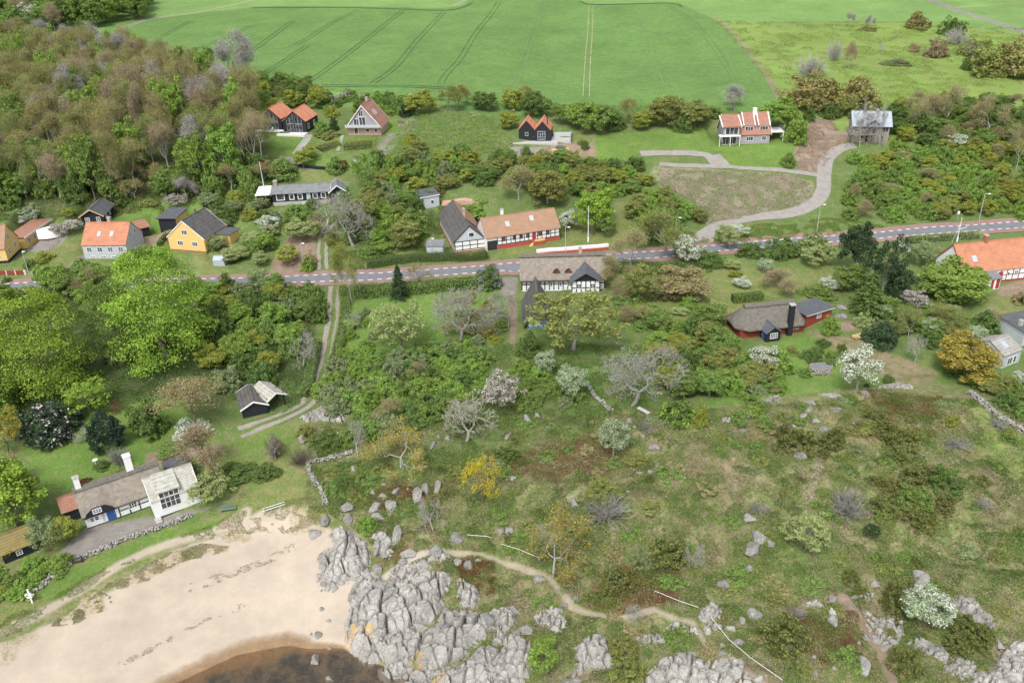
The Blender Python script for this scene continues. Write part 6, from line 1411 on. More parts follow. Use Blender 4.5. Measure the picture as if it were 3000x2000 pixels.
BOULD = {(740, 1000): [(415, 820, 495, 920), (1600, 900, 1670, 970), (1810, 740, 1910, 850), (1440, 1250, 1560, 1460), (1530, 1230, 1600, 1380), (1630, 1255, 1730, 1370), (790, 1440, 950, 1547), (1140, 1370, 1230, 1420), (1190, 1410, 1330, 1540), (1265, 1310, 1340, 1385), (1150, 1280, 1220, 1310), (1050, 1330, 1130, 1390), (875, 1115, 960, 1215), (2280, 810, 2352, 890), (1040, 1450, 1180, 1547), (1670, 830, 1710, 890), (1740, 850, 1790, 900)],
 (740, 1500): [(490, 135, 640, 230), (615, 0, 720, 130), (815, 0, 910, 110), (1055, 0, 1200, 80), (1260, 85, 1370, 270), (1090, 195, 1170, 390), (1150, 170, 1250, 410), (930, 380, 1030, 520), (1605, 275, 1750, 420), (1340, 320, 1520, 410), (1320, 400, 1420, 480), (1075, 460, 1195, 560), (1780, 170, 1910, 280), (1820, 395, 1910, 500), (1915, 415, 1995, 520), (1240, 590, 1340, 670), (605, 850, 650, 895), (670, 965, 720, 995), (555, 1065, 640, 1140), (510, 1275, 620, 1390), (640, 1480, 750, 1547), (675, 1205, 720, 1250), (510, 1090, 550, 1120), (2210, 120, 2290, 200), (2290, 120, 2352, 210), (2000, 425, 2090, 450)],
 (1480, 1500): [(0, 120, 80, 210), (255, 560, 370, 640), (2135, 250, 2340, 400), (2215, 150, 2400, 300), (2180, 465, 2260, 535), (1920, 600, 2030, 700), (2130, 0, 2280, 90), (430, 850, 530, 930), (500, 815, 575, 865), (610, 750, 670, 800), (115, 1010, 290, 1120), (45, 1050, 150, 1120), (0, 840, 150, 930), (1560, 1185, 1620, 1225), (2070, 1140, 2190, 1210), (1915, 1260, 2030, 1295), (1930, 1180, 2010, 1230), (590, 1395, 660, 1500), (500, 1495, 700, 1560), (1660, 1250, 1750, 1310), (355, 740, 385, 800), (960, 240, 985, 290), (2110, 945, 2190, 1010), (2190, 860, 2330, 980), (1540, 1250, 1630, 1300)],
 (2240, 1500): [(0, 175, 85, 325), (555, 750, 670, 815), (820, 1290, 975, 1475), (425, 1390, 480, 1490), (595, 1390, 665, 1430), (880, 1100, 965, 1165), (570, 900, 675, 1030), (2080, 1110, 2160, 1240), (2310, 560, 2400, 660), (960, 605, 1050, 680), (880, 750, 960, 800), (425, 1285, 475, 1325), (835, 1160, 880, 1200), (2090, 1380, 2140, 1440), (2110, 1300, 2150, 1360), (1300, 520, 1520, 690), (1720, 1400, 1800, 1490), (280, 860, 380, 910)],
 (1480, 1000): [(150, 655, 245, 745), (250, 640, 320, 690), (5, 815, 65, 885), (360, 760, 420, 790), (1155, 755, 1200, 795), (1230, 830, 1270, 880), (1300, 920, 1400, 990), (20, 1210, 115, 1260), (575, 1415, 680, 1515), (1075, 1350, 1155, 1385), (1195, 1080, 1240, 1110), (1605, 1215, 1645, 1245), (1080, 690, 1170, 750), (2115, 770, 2170, 830), (1180, 1175, 1260, 1205), (1270, 1170, 1370, 1200), (1350, 1120, 1400, 1138)],
 (2240, 1000): [(380, 515, 455, 590), (340, 600, 430, 640), (290, 655, 410, 695), (410, 695, 500, 745), (505, 760, 605, 825), (260, 980, 375, 1075), (200, 745, 280, 785), (275, 535, 325, 570), (590, 600, 700, 630), (175, 655, 230, 685), (745, 760, 795, 790), (790, 720, 830, 760), (95, 530, 140, 565), (870, 430, 940, 490), (770, 1345, 820, 1380), (145, 1105, 190, 1130)],
 (2240, 500): [(635, 1290, 745, 1345), (665, 1200, 745, 1265)], (0, 500): [(165, 340, 360, 460)]}
def build_boulders():
    protos = []
    for v in range(6):
        rng = np.random.default_rng(300+v); bm = bmesh.new(); bmesh.ops.create_icosphere(bm, subdivisions=4, radius=1); P = np.array([q.co[:] for q in bm.verts])
        for k in range(9):      # cut facets
            n = unit(rng.normal(size=3)); d = rng.uniform(.62, .9); s_ = P@n; P = P-np.maximum(s_-d*.86, 0)[:, None]*n[None]*.97
        P *= (1+.07*fbm(P[:, 0]*3+v*7, P[:, 1]*3+P[:, 2]*2.3, 1, 3, v))[:, None]
        for q, c in zip(bm.verts, P): q.co = c
        me = bpy.data.meshes.new('boulder'); bm.to_mesh(me); bm.free(); me.materials.append(ROCKM); me.polygons.foreach_set('use_smooth', [False]*len(me.polygons)); protos.append(me)
    for (ox, oy), L in BOULD.items():
        for (x0, y0, x1, y1) in L:
            u = ox+(x0+x1)/2/ZS; vb = oy+y1/ZS; w_ = (x1-x0)/ZS; hp = (y1-y0)/ZS; p0 = px(u, vb); s_ = scale_at(p0); a = elev_at(p0); R = w_/2/s_
            Ry = min(R*2.3, hp/s_/2/math.sin(a)*.85); Hh = min(max((hp/s_-Ry*math.sin(a)*1.5)/math.cos(a), R*.5), R*1.0)
            p = px(u, vb-Ry*.75*math.sin(a)*s_); o = bpy.data.objects.new('boulder', protos[int(RNG.integers(0, 6))]); C.objects.link(o)
            o.location = (p[0], p[1], p[2]+Hh*.22); o.scale = (R*1.06, Ry*1.06, Hh*.85); tw = RNG.uniform(-.25, .25); o.rotation_euler = (RNG.uniform(-.15, .15), RNG.uniform(-.15, .15), tw)
            o['category'] = 'boulder'; PLANTS.append((o, None, 'grey' , 'boulder', p, max(R, Hh)))
def build_small():
    stonewall('lichened dry stone wall along the cottage yard above the beach', [(233, 1640), (270, 1622), (330, 1597), (380, 1575), (430, 1560), (500, 1535), (560, 1510)], .7, .6, 1)
    stonewall('broken dry stone wall running down left of the black gate to the beach', [(205, 1650), (185, 1672), (150, 1690), (120, 1718), (75, 1745)], .8, .5, 2)
    stonewall('dry stone wall running down to the beach from the moor corner', [(900, 1350), (908, 1385), (925, 1415), (945, 1445), (955, 1478)], .6, .6, 3)
    stonewall('dry stone wall with pale stones on the moor below the thicket', [(905, 1355), (940, 1350), (985, 1340), (1035, 1325)], .7, .6, 4)
    stonewall('long dry stone wall descending at the right edge of the moor', [(2840, 1150), (2870, 1175), (2905, 1205), (2940, 1230), (3010, 1268)], .8, .7, 5)
    stonewall('short dry stone wall left of the grey plank table', [(1722, 1130), (1745, 1165), (1770, 1185), (1792, 1205)], .6, .6, 6)
    stonewall('curved dry stone wall below the pruned garden near the red round table', [(2120, 1235), (2160, 1225), (2215, 1200), (2250, 1175), (2285, 1165)], .7, .6, 7)
    stonewall('rough stone row at the foot of the oval stone terrace', [(2375, 1085), (2395, 1097), (2430, 1095)], .6, .7, 8)
    stonewall('dry stone wall in the garden below the red tiled longhouse', [(2895, 908), (2920, 920), (2950, 935)], .6, .6, 9)
    # oval terrace
    p = px(2405, 1078); mb = MB(); n = 18; P = [(2.1*math.cos(2*math.pi*i/n)*(1+.08*math.sin(i*2.1)), 1.3*math.sin(2*math.pi*i/n)) for i in range(n)]
    mb.v = [(x, y, -1.2) for x, y in P]+[(x, y, .45) for x, y in P]; mb.f = [list(range(n)), list(range(2*n-1, n-1, -1))]+[[i, (i+1) % n, n+(i+1) % n, n+i] for i in range(n)]
    e = empty('stone_terrace', tuple(p), 0, 'oval raised stone terrace with gravel top beside the white flowering tree', 'terrace'); mb.build('terrace_wall', MT['stone'], e); mb = MB(); mb.v = [(x*.9, y*.9, .40) for x, y in P]+[(x*.9, y*.9, .47) for x, y in P]; mb.f = [list(range(n)), list(range(2*n-1, n-1, -1))]+[[i, (i+1) % n, n+(i+1) % n, n+i] for i in range(n)]; mb.build('gravel_top', MT['feltgrey'], e)
    # bench, table, ladder, gate, lifebuoy, birdbath, logs, boat
    p = px(670, 1497); e = empty('park_bench', tuple(p), .18, 'long dark green bench facing the beach on the grass', 'bench')
    for n_, y0, z0, y1, z1 in (('seat', -.2, .42, .25, .47), ('backrest', .27, .55, .33, .9)): mb = MB(); mb.box(-1.1, 1.1, y0, y1, z0, z1); mb.build(n_, MT['greenpaint'], e)
    for x in (-.9, .9): mb = MB(); mb.box(x-.04, x+.04, -.18, .3, -.1, .42); mb.build('leg', MT['greenpaint'], e)
    p = px(1885, 1212); e = empty('plank_table', tuple(p), -.9, 'grey wooden plank table on the stone seating place', 'table'); mb = MB(); mb.box(-1.2, 1.2, -.35, .35, .62, .7); mb.build('table_top', MT['deck'], e)
    for x in (-.9, .9): mb = MB(); mb.box(x-.05, x+.05, -.3, .3, -.1, .62); mb.build('leg', MT['wood'], e)
    p = px(2271, 1150); e = empty('round_table', tuple(p), 0, 'round rusty red garden table at the edge of the moor garden', 'table'); mb = MB(); mb.lathe([(0, .74), (.75, .74), (.75, .69), (0, .69)], 18); mb.build('table_top', MT['brickred'], e); mb = MB(); mb.bar((0, 0, -.1), (0, 0, .69), .08, 8); mb.build('leg', MT['brickred'], e)
    a, b = px(769, 1496), px(835, 1475); e = empty('ladder', tuple(a), math.atan2(b[1]-a[1], b[0]-a[0]), 'pale ladder lying on the grass at the top of the beach', 'ladder'); L = float(np.linalg.norm((b-a)[:2])); dz = b[2]-a[2]
    for y in (-.28, .28): mb = MB(); mb.bar((0, y, .14), (L, y, .14+dz), .045, 4); mb.build('side_rail', MT['whitewood'], e)
    for i in range(1, 11): mb = MB(); x = L*i/11; mb.bar((x, -.28, .14+dz*i/11), (x, .28, .14+dz*i/11), .035, 4); mb.build('rung', MT['wood'], e)
    p = px(220, 1650); e = empty('garden_gate', tuple(p), .25, 'black slatted gate in the stone wall below the cottage yard', 'gate'); mb = MB()
    for i in range(9): mb.box(-.85+i*.2, -.78+i*.2, -.02, .02, .05, .95)
    mb.box(-.9, .9, -.03, .03, .15, .22); mb.box(-.9, .9, -.03, .03, .78, .85); mb.build('gate_leaf', MT['black'], e)
    for x in (-1, 1): mb = MB(); mb.box(x-.07, x+.07, -.07, .07, -.2, 1.05); mb.build('post', MT['black'], e)
    p = px(95, 1765); e = empty('lifebuoy_post', tuple(p), .1, 'white rescue post with cross board and red and white lifebuoy above the beach', 'lifebuoy stand')
    mb = MB(); mb.box(-.10, .10, -.05, .05, -.2, 2.3); mb.build('post', MT['whitewood'], e); mb = MB(); mb.box(-.55, .55, -.06, .03, 1.25, 1.45); mb.build('cross_board', MT['whitewood'], e)
    mb = MB(); n = 20; R1, r1 = .38, .08; mb.v = [((R1+r1*math.cos(t))*math.cos(a_), -.13+r1*math.sin(t), 1.35+(R1+r1*math.cos(t))*math.sin(a_)) for a_ in [2*math.pi*i/n for i in range(n)] for t in [2*math.pi*j/8 for j in range(8)]]
    mb.f = [[i*8+j, ((i+1) % n)*8+j, ((i+1) % n)*8+(j+1) % 8, i*8+(j+1) % 8] for i in range(n) for j in range(8)]; o = mb.build('lifebuoy', MT['whitewood'], e, smooth=True); o.data.materials.append(MT['doorred'])
    for k, f in enumerate(o.data.polygons): f.material_index = 1 if (k//8) % 5 in (0,) else 0
    p = px(281, 1358); e = empty('birdbath', tuple(p), 0, 'small white birdbath on the cottage lawn', 'birdbath'); mb = MB(); mb.lathe([(.0, .55), (.3, .56), (.42, .68), (.42, .74), (.32, .66), (0, .62)], 14); mb.build('bowl', MT['white'], e); mb = MB(); mb.bar((0, 0, -.05), (0, 0, .56), .12, 8, .08); mb.build('pedestal', MT['white'], e)
    rng = np.random.default_rng(5); mb = MB(); p = px(2511, 990); e = empty('log_pile', tuple(p), .2, 'small pile of pale cut firewood logs right of the paved path', 'log pile')
    for i in range(26): x, y, z = rng.normal(0, .55), rng.normal(0, .35), abs(rng.normal(0, .25))+.12; a_ = rng.uniform(-.5, .5); mb.bar((x-.22*math.sin(a_), y-.25, z), (x+.22*math.sin(a_), y+.25, z+.05), rng.uniform(.10, .17), 8)
    mb.build('logs', MT['woodlight'], e)
    # hot tub on a pale square deck
    p = px(1641, 440); e = empty('hot_tub', tuple(p), 0, 'dark covered hot tub on a pale square platform in the yard', 'hot tub'); mb = MB(); mb.box(-2.3, 2.3, -1.0, 3.2, -.4, .28); mb.build('platform', MT['woodlight'], e)
    mb = MB(); mb.lathe([(0, .75), (.8, .78), (1.15, .7), (1.2, .28)], 16, (0, 1.1, 0)); mb.build('tub_cover', MT['felt'], e)
    # parked microcar
    p = px(1045, 476); e = empty('parked_car', tuple(p), .35, 'small silver car with dark roof parked on the lawn below the steep roofed house', 'car')
    def carpart(n_, prof, x0, x1, mat, **k): mb = MB(); mb.prism(prof, x0, x1, 'x'); return mb.build(n_, MT[mat], e, **k)
    carpart('body', [(-1.25, .3), (1.25, .3), (1.3, .75), (1.2, .95), (-.6, .95), (-1.25, .75)], -.75, .75, 'palegrey', bevel=.08)
    carpart('cabin', [(-.7, .95), (1.18, .95), (1.0, 1.45), (.6, 1.58), (-.15, 1.56)], -.68, .68, 'glass', bevel=.06); carpart('roof', [(-.12, 1.57), (.62, 1.59), (.98, 1.47), (.98, 1.52), (.6, 1.66), (-.1, 1.63)], -.66, .66, 'felt')
    for x in (-.76, .66):
        for y in (-.85, .85): mb = MB(); mb.bar((x, y, .3), (x+.1, y, .3), .3, 14); o = mb.build('wheel', MT['black'], e); mb = MB(); mb.bar((x-.01, y, .3), (x+.11, y, .3), .16, 10); mb.build('hubcap', MT['steel'], o)
    for x in (-.5, .5): mb = MB(); mb.box(x-.13, x+.13, -1.29, -1.2, .62, .76); mb.build('headlight', MT['whitewood'], e)
    # covered boat
    p = px(158, 692); e = empty('covered_boat', tuple(p), .3, 'boat under a white tarpaulin cover between blossoming bushes at the left', 'boat'); V = []; n = 12; m_ = 9
    for i in range(n+1):
        t = i/n; wv = 1.5*math.sin(math.pi*min(t*1.05+.12, 1))**.6; hv = 1.5+.9*math.sin(math.pi*(t*.8+.15)); 
        for j in range(m_+1): a_ = math.pi*j/m_; V.append((-3.2+6.4*t, -wv*math.cos(a_), hv*math.sin(a_)**.7 if 0 < j < m_ else 0))
    mb = MB(); mb.v = V; mb.f = [[i*(m_+1)+j, i*(m_+1)+j+1, (i+1)*(m_+1)+j+1, (i+1)*(m_+1)+j] for i in range(n) for j in range(m_)]+[list(range(m_+1)), list(range(n*(m_+1)+m_, n*(m_+1)-1, -1))]
    mb.build('tarpaulin', MT['white'], e); mb = MB(); mb.box(-2.6, 2.6, -.3, .3, -.3, .4); mb.build('keel_support', MT['wood'], e)
    # long garden steps
    def steps(label, a, b, n, w_, mat):
        A, B = px(*a), px(*b); e = empty('garden_steps', tuple(A), math.atan2(B[1]-A[1], B[0]-A[0]), label, 'steps'); L = float(np.linalg.norm((B-A)[:2])); c_, s_ = math.cos(e.rotation_euler.z), math.sin(e.rotation_euler.z)
        for i in range(n): x = L*(i+.5)/n; X, Y = A[0]+c_*x, A[1]+s_*x; z = float(h(np.array([X]), np.array([Y]))[0])-A[2]; mb = MB(); mb.box(x-L/n*.28, x+L/n*.28, -w_/2, w_/2, z-.3, z+.12); mb.build('tread', MT[mat], e)
    steps('long flight of timber steps down the lawn below the twin black gable houses', (867, 452), (905, 395), 15, 2.2, 'deck')
    steps('steps with wooden treads beside the gravel yard of the small black house', (1588, 448), (1605, 427), 6, 1.8, 'wood')
    steps('wide wooden garden steps beside the road left of the red tiled longhouse', (2668, 738), (2640, 712), 6, 2.2, 'deck')
    steps('grey steps between the two ground cover beds below the steep roofed house', (990, 442), (1004, 398), 9, .9, 'deck')
    p = px(185, 803); e = empty('lawn_banner', tuple(p), 0, 'small white banner board in front of the hedge by the road', 'sign'); mb = MB(); mb.box(-.55, .55, -.02, .02, .3, 1.1); mb.build('board', MT['whitewood'], e)
    for x in (-.5, .5): mb = MB(); mb.box(x-.03, x+.03, -.05, -.021, -.2, 1.15); mb.build('post', MT['wood'], e)
# ------------------------------------------------------------ assembly
build_ground(); build_roads(); build_hedges(); build_outcrops(); build_boulders(); build_small()
B, T = blob, tree
# --- notable plants: kind, u, v(bottom), width px, height px, foliage
def bl(L, **k):
    for (kind, u, v, w_, h_, mat, *r) in L:
        kw = dict(k); 
        if r: kw.update(r[0])
        nm = kw.pop('name', NAMES[kind]); B(kind, u, v, w_, h_, mat, name=nm, cat='tree' if kind in TREEK else 'shrub', **kw)
def tl(L, **k):
    for (kind, u, v, h_, w_, mat, *r) in L:
        kw = dict(k)
        if r: kw.update(r[0])
        nm = kw.pop('name', NAMES[kind]); T(kind, u, v, h_, w_, mat, name=nm, **kw)
# big beeches and the left garden
bl([('beech', 490, 1112, 325, 395, 'beech', dict(label='huge yellow green beech standing against the road in front of the yellow gable house')),
    ('beech', 140, 1200, 330, 370, 'beech', dict(label='huge yellow green beech at the left edge below the road')),
    ('beech', -60, 1260, 260, 300, 'fresh', {}), ('beech', 360, 1080, 200, 280, 'green', {}), ('open', 265, 1234, 150, 125, 'lime', {}),
    ('broad', 50, 1590, 230, 260, 'lime', {}), ('open', 25, 1350, 120, 160, 'orange', {}), ('conifer', 10, 1250, 110, 170, 'fresh', {}),
    ('egg', 320, 1333, 94, 120, 'holly', dict(label='dark egg shaped holly bush clipped on the cottage lawn')),
    ('shrub', 150, 1305, 175, 125, 'dark', dict(name='rhododendron', label='wide dark rhododendron with pale pink flowers at the left lawn edge', extra=('shrub', 'rhodo', 'blossom', 1.02))),
    ('sparse', 345, 1212, 58, 48, 'red', dict(label='small dark red leaved tree on the lawn under the beeches')), ('barebush', 352, 1372, 68, 66, 'bare', dict(bark='grey')),
    ('shrub', 445, 1285, 112, 125, 'deep', {}), ('bud', 578, 1300, 240, 190, 'tan', dict(label='broad pinkish tan budding tree beside the black shed')),
    ('shrub', 560, 1290, 120, 60, 'white', dict(name='flowering_shrub', label='white and pink flowering shrub under the broad tan tree')), ('open', 612, 1497, 155, 112, 'pale', dict(name='elder_tree', label='cream flowering elder bush at the right corner of the white studio')),
    ('small', 198, 1612, 92, 100, 'oliveyellow', dict(label='bright yellow budding tree in front of the left end of the thatched cottage')), ('open', 145, 1640, 110, 130, 'greygreen', {}), ('small', 25, 1645, 92, 70, 'oliveyellow', {}),
    ('shrub', 300, 1380, 50, 34, 'deep', {}), ('low', 250, 1418, 38, 22, 'red', {}), ('low', 525, 1352, 34, 18, 'fresh', {}), ('shrub', 500, 1335, 90, 34, 'green', {}), ('low', 350, 1405, 60, 20, 'olive', {}),
    ('shrub', 700, 1420, 130, 60, 'deep', {}), ('shrub', 780, 1410, 90, 50, 'deep', {}), ('barebush', 808, 1350, 60, 80, 'bare', {})])
tl([('bud', 630, 1393, 158, 170, 'pink', dict(label='pinkish tan budding tree with dark forked trunk behind the white studio', bark='dark')), ('sparse', 255, 1290, 50, 62, 'bare', dict(bark='pale', label='small bare gnarled apple tree at the rhododendron edge')),
    ('sparse', 330, 1075, 120, 90, 'greygreen', {}), ('open', 20, 1440, 120, 120, 'tan', {})])
# garden and track in the middle
bl([('open', 1172, 1062, 178, 178, 'pale', dict(label='pale green flowering tree in the middle of the garden lawn right of the track')), ('shrub', 1436, 852, 76, 78, 'deep', dict(label='dark green lilac bush at the road edge left of the thatched longhouse', extra=('shrub', 'lilac', 'blossom', .98))),
    ('shrub', 1552, 1052, 76, 84, 'deep', {}), ('open', 1680, 1082, 285, 240, 'olive', dict(label='large olive tan tree in front of the thatched longhouse', bark='grey')), ('sparse', 1225, 842, 84, 70, 'tan', {}), ('open', 1040, 1120, 60, 60, 'fresh', {}),
    ('open', 1880, 905, 130, 140, 'olive', {}), ('small', 2010, 800, 95, 110, 'white', dict(name='flowering_tree', label='white flowering tree by the road right of the thatched longhouse')), ('small', 1935, 880, 80, 60, 'white', dict(name='flowering_tree', label='smaller white flowering tree left of the tan copse on the garden lawn')),
    ('broad', 1995, 895, 185, 110, 'tan', dict(label='wide tan budding tree on the lawn left of the hedge block')), ('shrub', 1895, 870, 45, 50, 'fresh', {}), ('bud', 1790, 860, 90, 110, 'tan', {}), ('bud', 1850, 820, 110, 150, 'tan', dict(bark='grey')),
    ('small', 2145, 795, 56, 35, 'pale', {}), ('small', 2155, 818, 44, 26, 'oliveyellow', {}), ('small', 2172, 850, 58, 38, 'white', dict(name='flowering_tree', label='small round white flowering tree just above the hedge block')), ('small', 2240, 805, 50, 48, 'silver', {}),
    ('broad', 2075, 970, 115, 85, 'green', {}), ('open', 1930, 985, 90, 85, 'green', {}), ('small', 2130, 740, 80, 80, 'pale', {}), ('open', 2390, 790, 130, 80, 'pale', {}), ('bud', 2300, 880, 130, 90, 'pink', dict(label='pinkish twiggy tree above the red thatched cottage')),
    ('shrub', 2400, 880, 110, 50, 'green', {}), ('small', 2425, 860, 60, 50, 'white', {}), ('broad', 2485, 865, 105, 95, 'green', {}), ('shrub', 2430, 985, 62, 62, 'fresh', {}), ('shrub', 2527, 962, 60, 46, 'pale', dict(label='pale flowering round shrub beside the paved path and log pile')),
    ('shrub', 2580, 1025, 105, 88, 'dark', {}), ('broad', 2788, 905, 250, 132, 'fresh', dict(label='broad fresh green tree in front of the red tiled longhouse')), ('small', 2678, 915, 84, 66, 'whitepink', dict(name='flowering_tree', label='pinkish white flowering tree left of the broad tree by the red tiled longhouse')),
    ('broad', 2825, 1142, 205, 158, 'orange', dict(label='orange gold tree in front of the pale grey cottage')), ('small', 2845, 1010, 90, 58, 'silver', dict(label='silvery green bush behind the orange gold tree')), ('bud', 2760, 985, 140, 90, 'olive', {}), ('bud', 2660, 1000, 80, 100, 'olive', dict(bark='pale')), ('small', 2700, 975, 70, 50, 'green', {}),
    ('open', 2700, 790, 100, 90, 'greygreen', {}), ('shrub', 2880, 800, 40, 36, 'deep', {}), ('shrub', 3000, 900, 70, 50, 'tan', {}), ('small', 2985, 1135, 60, 45, 'white', {})])
tl([('bare', 1345, 1008, 195, 235, 'bare', dict(bark='grey', label='large bare grey tree with gnarled spreading branches on the garden lawn', extra=None)), ('conifer', 1172, 874, 102, 66, 'dark', dict(label='dark spiky conifer at the road edge above the garden lawn')),
    ('bare', 1490, 960, 120, 90, 'bare', dict(bark='grey')), ('bare', 1430, 975, 100, 90, 'tan', dict(bark='grey')), ('bud', 1032, 890, 184, 92, 'oliveyellow', dict(label='slender yellow budding tree standing at the lower road edge by the track', bark='grey')),
    ('sparse', 1040, 960, 60, 50, 'silver', dict(bark='pale')), ('bare', 890, 1075, 120, 85, 'bare', dict(bark='pale', label='bare pale birch beside the left hedge of the two wheel track')),
    ('bare', 1855, 1187, 190, 275, 'bare', dict(bark='grey', label='big leaning bare tree with twisted pale limbs above the moor')), ('bare', 1960, 1110, 110, 120, 'bare', dict(bark='grey')), ('small', 1603, 1098, 74, 66, 'silver', dict(label='small silvery round tree left of two above the moor thicket')), ('small', 1675, 1166, 98, 100, 'silver', dict(label='silvery white flowering tree with several trunks above the moor')),
    ('conifer', 2540, 918, 128, 128, 'deep', dict(label='broad dark green spruce right of the red annex')), ('broad', 2500, 800, 150, 100, 'dark', dict(label='very dark evergreen tree at the lower road edge, left of the pine')), ('open', 2580, 870, 190, 125, 'dark', dict(label='tall dark pine at the lower road edge left of the wooden garden steps', bark='grey')),
    ('bud', 2600, 850, 110, 80, 'tan', {}), ('broad', 2630, 870, 95, 90, 'dark', {}), ('bare', 2680, 1060, 90, 70, 'bare', dict(bark='pale', label='bare pale tree on the dry grass left of the orange gold tree')), ('bud', 2285, 770, 60, 45, 'green', {})])
# moor trees and bushes
bl([('open', 1462, 1232, 138, 140, 'whitepink', dict(name='blossom_tree', label='large white and pinkish blossom tree in the thicket above the moor')), ('small', 2708, 1860, 142, 128, 'silver', dict(name='whitebeam', label='round silvery white whitebeam bush on the rocks near the lower right corner', extra=('small', 'white', 'blossom', 1.03))),
    ('open', 2362, 1645, 145, 140, 'pale', dict(label='round pale green tree on the moor right of the pair of large boulders', bark='grey')), ('small', 1592, 2003, 112, 118, 'fresh', dict(label='fresh green round bush among the rocks at the bottom edge')), ('small', 2240, 1108, 95, 95, 'white', dict(name='hawthorn', label='white flowering hawthorn at the right side of the thicket below the red cottage')),
    ('low', 2000, 1115, 62, 36, 'lilac', dict(name='lilac_bush', label='purple lilac bush beside the leaning bare tree')), ('shrub', 1980, 1148, 68, 32, 'yellow', dict(name='laburnum', label='small bright yellow flowering shrub below the purple lilac')), ('shrub', 1985, 1252, 108, 80, 'deep', dict(label='rounded laurel bush with light tips above the brushwood heap', extra=('low', 'lime', 'light_shoots', 1.0))), ('shrub', 2050, 1258, 42, 84, 'oliveyellow', dict(label='upright yellow green willow shrub right of the laurel bush')),
    ('juniper', 2330, 1335, 130, 92, 'gorse', {}), ('juniper', 2440, 1315, 90, 60, 'gorse', {}), ('juniper', 2412, 1345, 45, 40, 'gorse', {}), ('juniper', 2560, 1245, 90, 55, 'gorse', {}), ('juniper', 2590, 1285, 80, 50, 'gorse', {}), ('juniper', 2640, 1320, 110, 75, 'gorse', {}), ('juniper', 2635, 1365, 70, 50, 'gorse', {}),
    ('juniper', 2700, 1430, 120, 70, 'gorse', {}), ('juniper', 2770, 1460, 120, 90, 'deep', {}), ('juniper', 2680, 1500, 120, 80, 'green', {}), ('juniper', 2620, 1460, 100, 60, 'gorse', {}), ('juniper', 2600, 1520, 120, 70, 'gorse', {}), ('juniper', 2690, 1560, 130, 70, 'gorse', {}), ('juniper', 2760, 1510, 80, 60, 'gorse', {}), ('juniper', 2560, 1430, 60, 40, 'gorse', {}),
    ('small', 2550, 1592, 48, 58, 'dark', dict(label='small dark blue green conifer bush on the open moor')), ('juniper', 2493, 1722, 62, 58, 'gorse', dict(label='small dark spreading juniper beside the start of the right footpath')), ('juniper', 1955, 1665, 130, 100, 'gorse', {}), ('juniper', 1880, 1668, 70, 50, 'greygreen', {}), ('juniper', 1815, 1748, 120, 86, 'gorse', {}), ('juniper', 1795, 1720, 50, 60, 'greygreen', {}),
    ('juniper', 2612, 1800, 85, 92, 'gorse', {}), ('juniper', 2680, 1760, 90, 60, 'gorse', {}), ('juniper', 2750, 1760, 100, 50, 'gorse', {}), ('juniper', 2835, 1900, 120, 90, 'gorse', {}), ('juniper', 2800, 1930, 90, 60, 'gorse', {}), ('juniper', 2880, 1890, 70, 70, 'gorse', {}), ('juniper', 2650, 1990, 96, 100, 'gorse', {}), ('juniper', 2605, 1875, 44, 40, 'olive', {}),
    ('juniper', 2305, 1930, 160, 125, 'gorse', {}), ('juniper', 2270, 1780, 80, 45, 'olive', {}), ('juniper', 1830, 1950, 110, 80, 'olive', {}), ('juniper', 1838, 2020, 125, 90, 'olive', {}), ('shrub', 1898, 1925, 28, 24, 'green', {}), ('juniper', 2360, 1985, 60, 40, 'olive', {}),
    ('shrub', 1078, 1565, 64, 54, 'fresh', dict(name='fern', label='bright green fern clump between the grey rock blocks')), ('egg', 2601, 1125, 32, 26, 'deep', dict(name='clipped_yew', label='clipped mushroom shaped yew on the dry knoll')), ('egg', 2539, 1135, 15, 12, 'dark', dict(name='clipped_yew', label='tiny dark clipped ball beside the white flowering tree')),
    ('shrub', 2380, 1060, 70, 45, 'deep', {}), ('shrub', 2440, 1062, 50, 40, 'green', {}), ('low', 2290, 1230, 40, 30, 'olive', {}), ('barebush', 2480, 1527, 105, 96, 'bare', dict(bark='grey', label='bare grey bush of bleached branches on the open moor')), ('barebush', 1780, 1545, 130, 90, 'olive', dict(bark='grey')), ('open', 1755, 1500, 120, 90, 'olive', {}),
    ('juniper', 1490, 1360, 90, 50, 'deep', {}), ('juniper', 1430, 1390, 90, 50, 'greygreen', {}), ('juniper', 1340, 1410, 80, 40, 'olive', {}), ('low', 1720, 1340, 60, 35, 'tan', {}), ('low', 1960, 1410, 80, 40, 'green', {}), ('low', 2240, 1260, 70, 40, 'green', {}), ('juniper', 2210, 1330, 60, 40, 'green', {}), ('low', 2790, 1250, 50, 40, 'oliveyellow', {}),
    ('shrub', 960, 1330, 110, 60, 'deep', {}), ('shrub', 1020, 1310, 80, 50, 'green', {}), ('shrub', 900, 1290, 60, 50, 'olive', {}), ('barebush', 880, 1375, 80, 60, 'bare', {})])
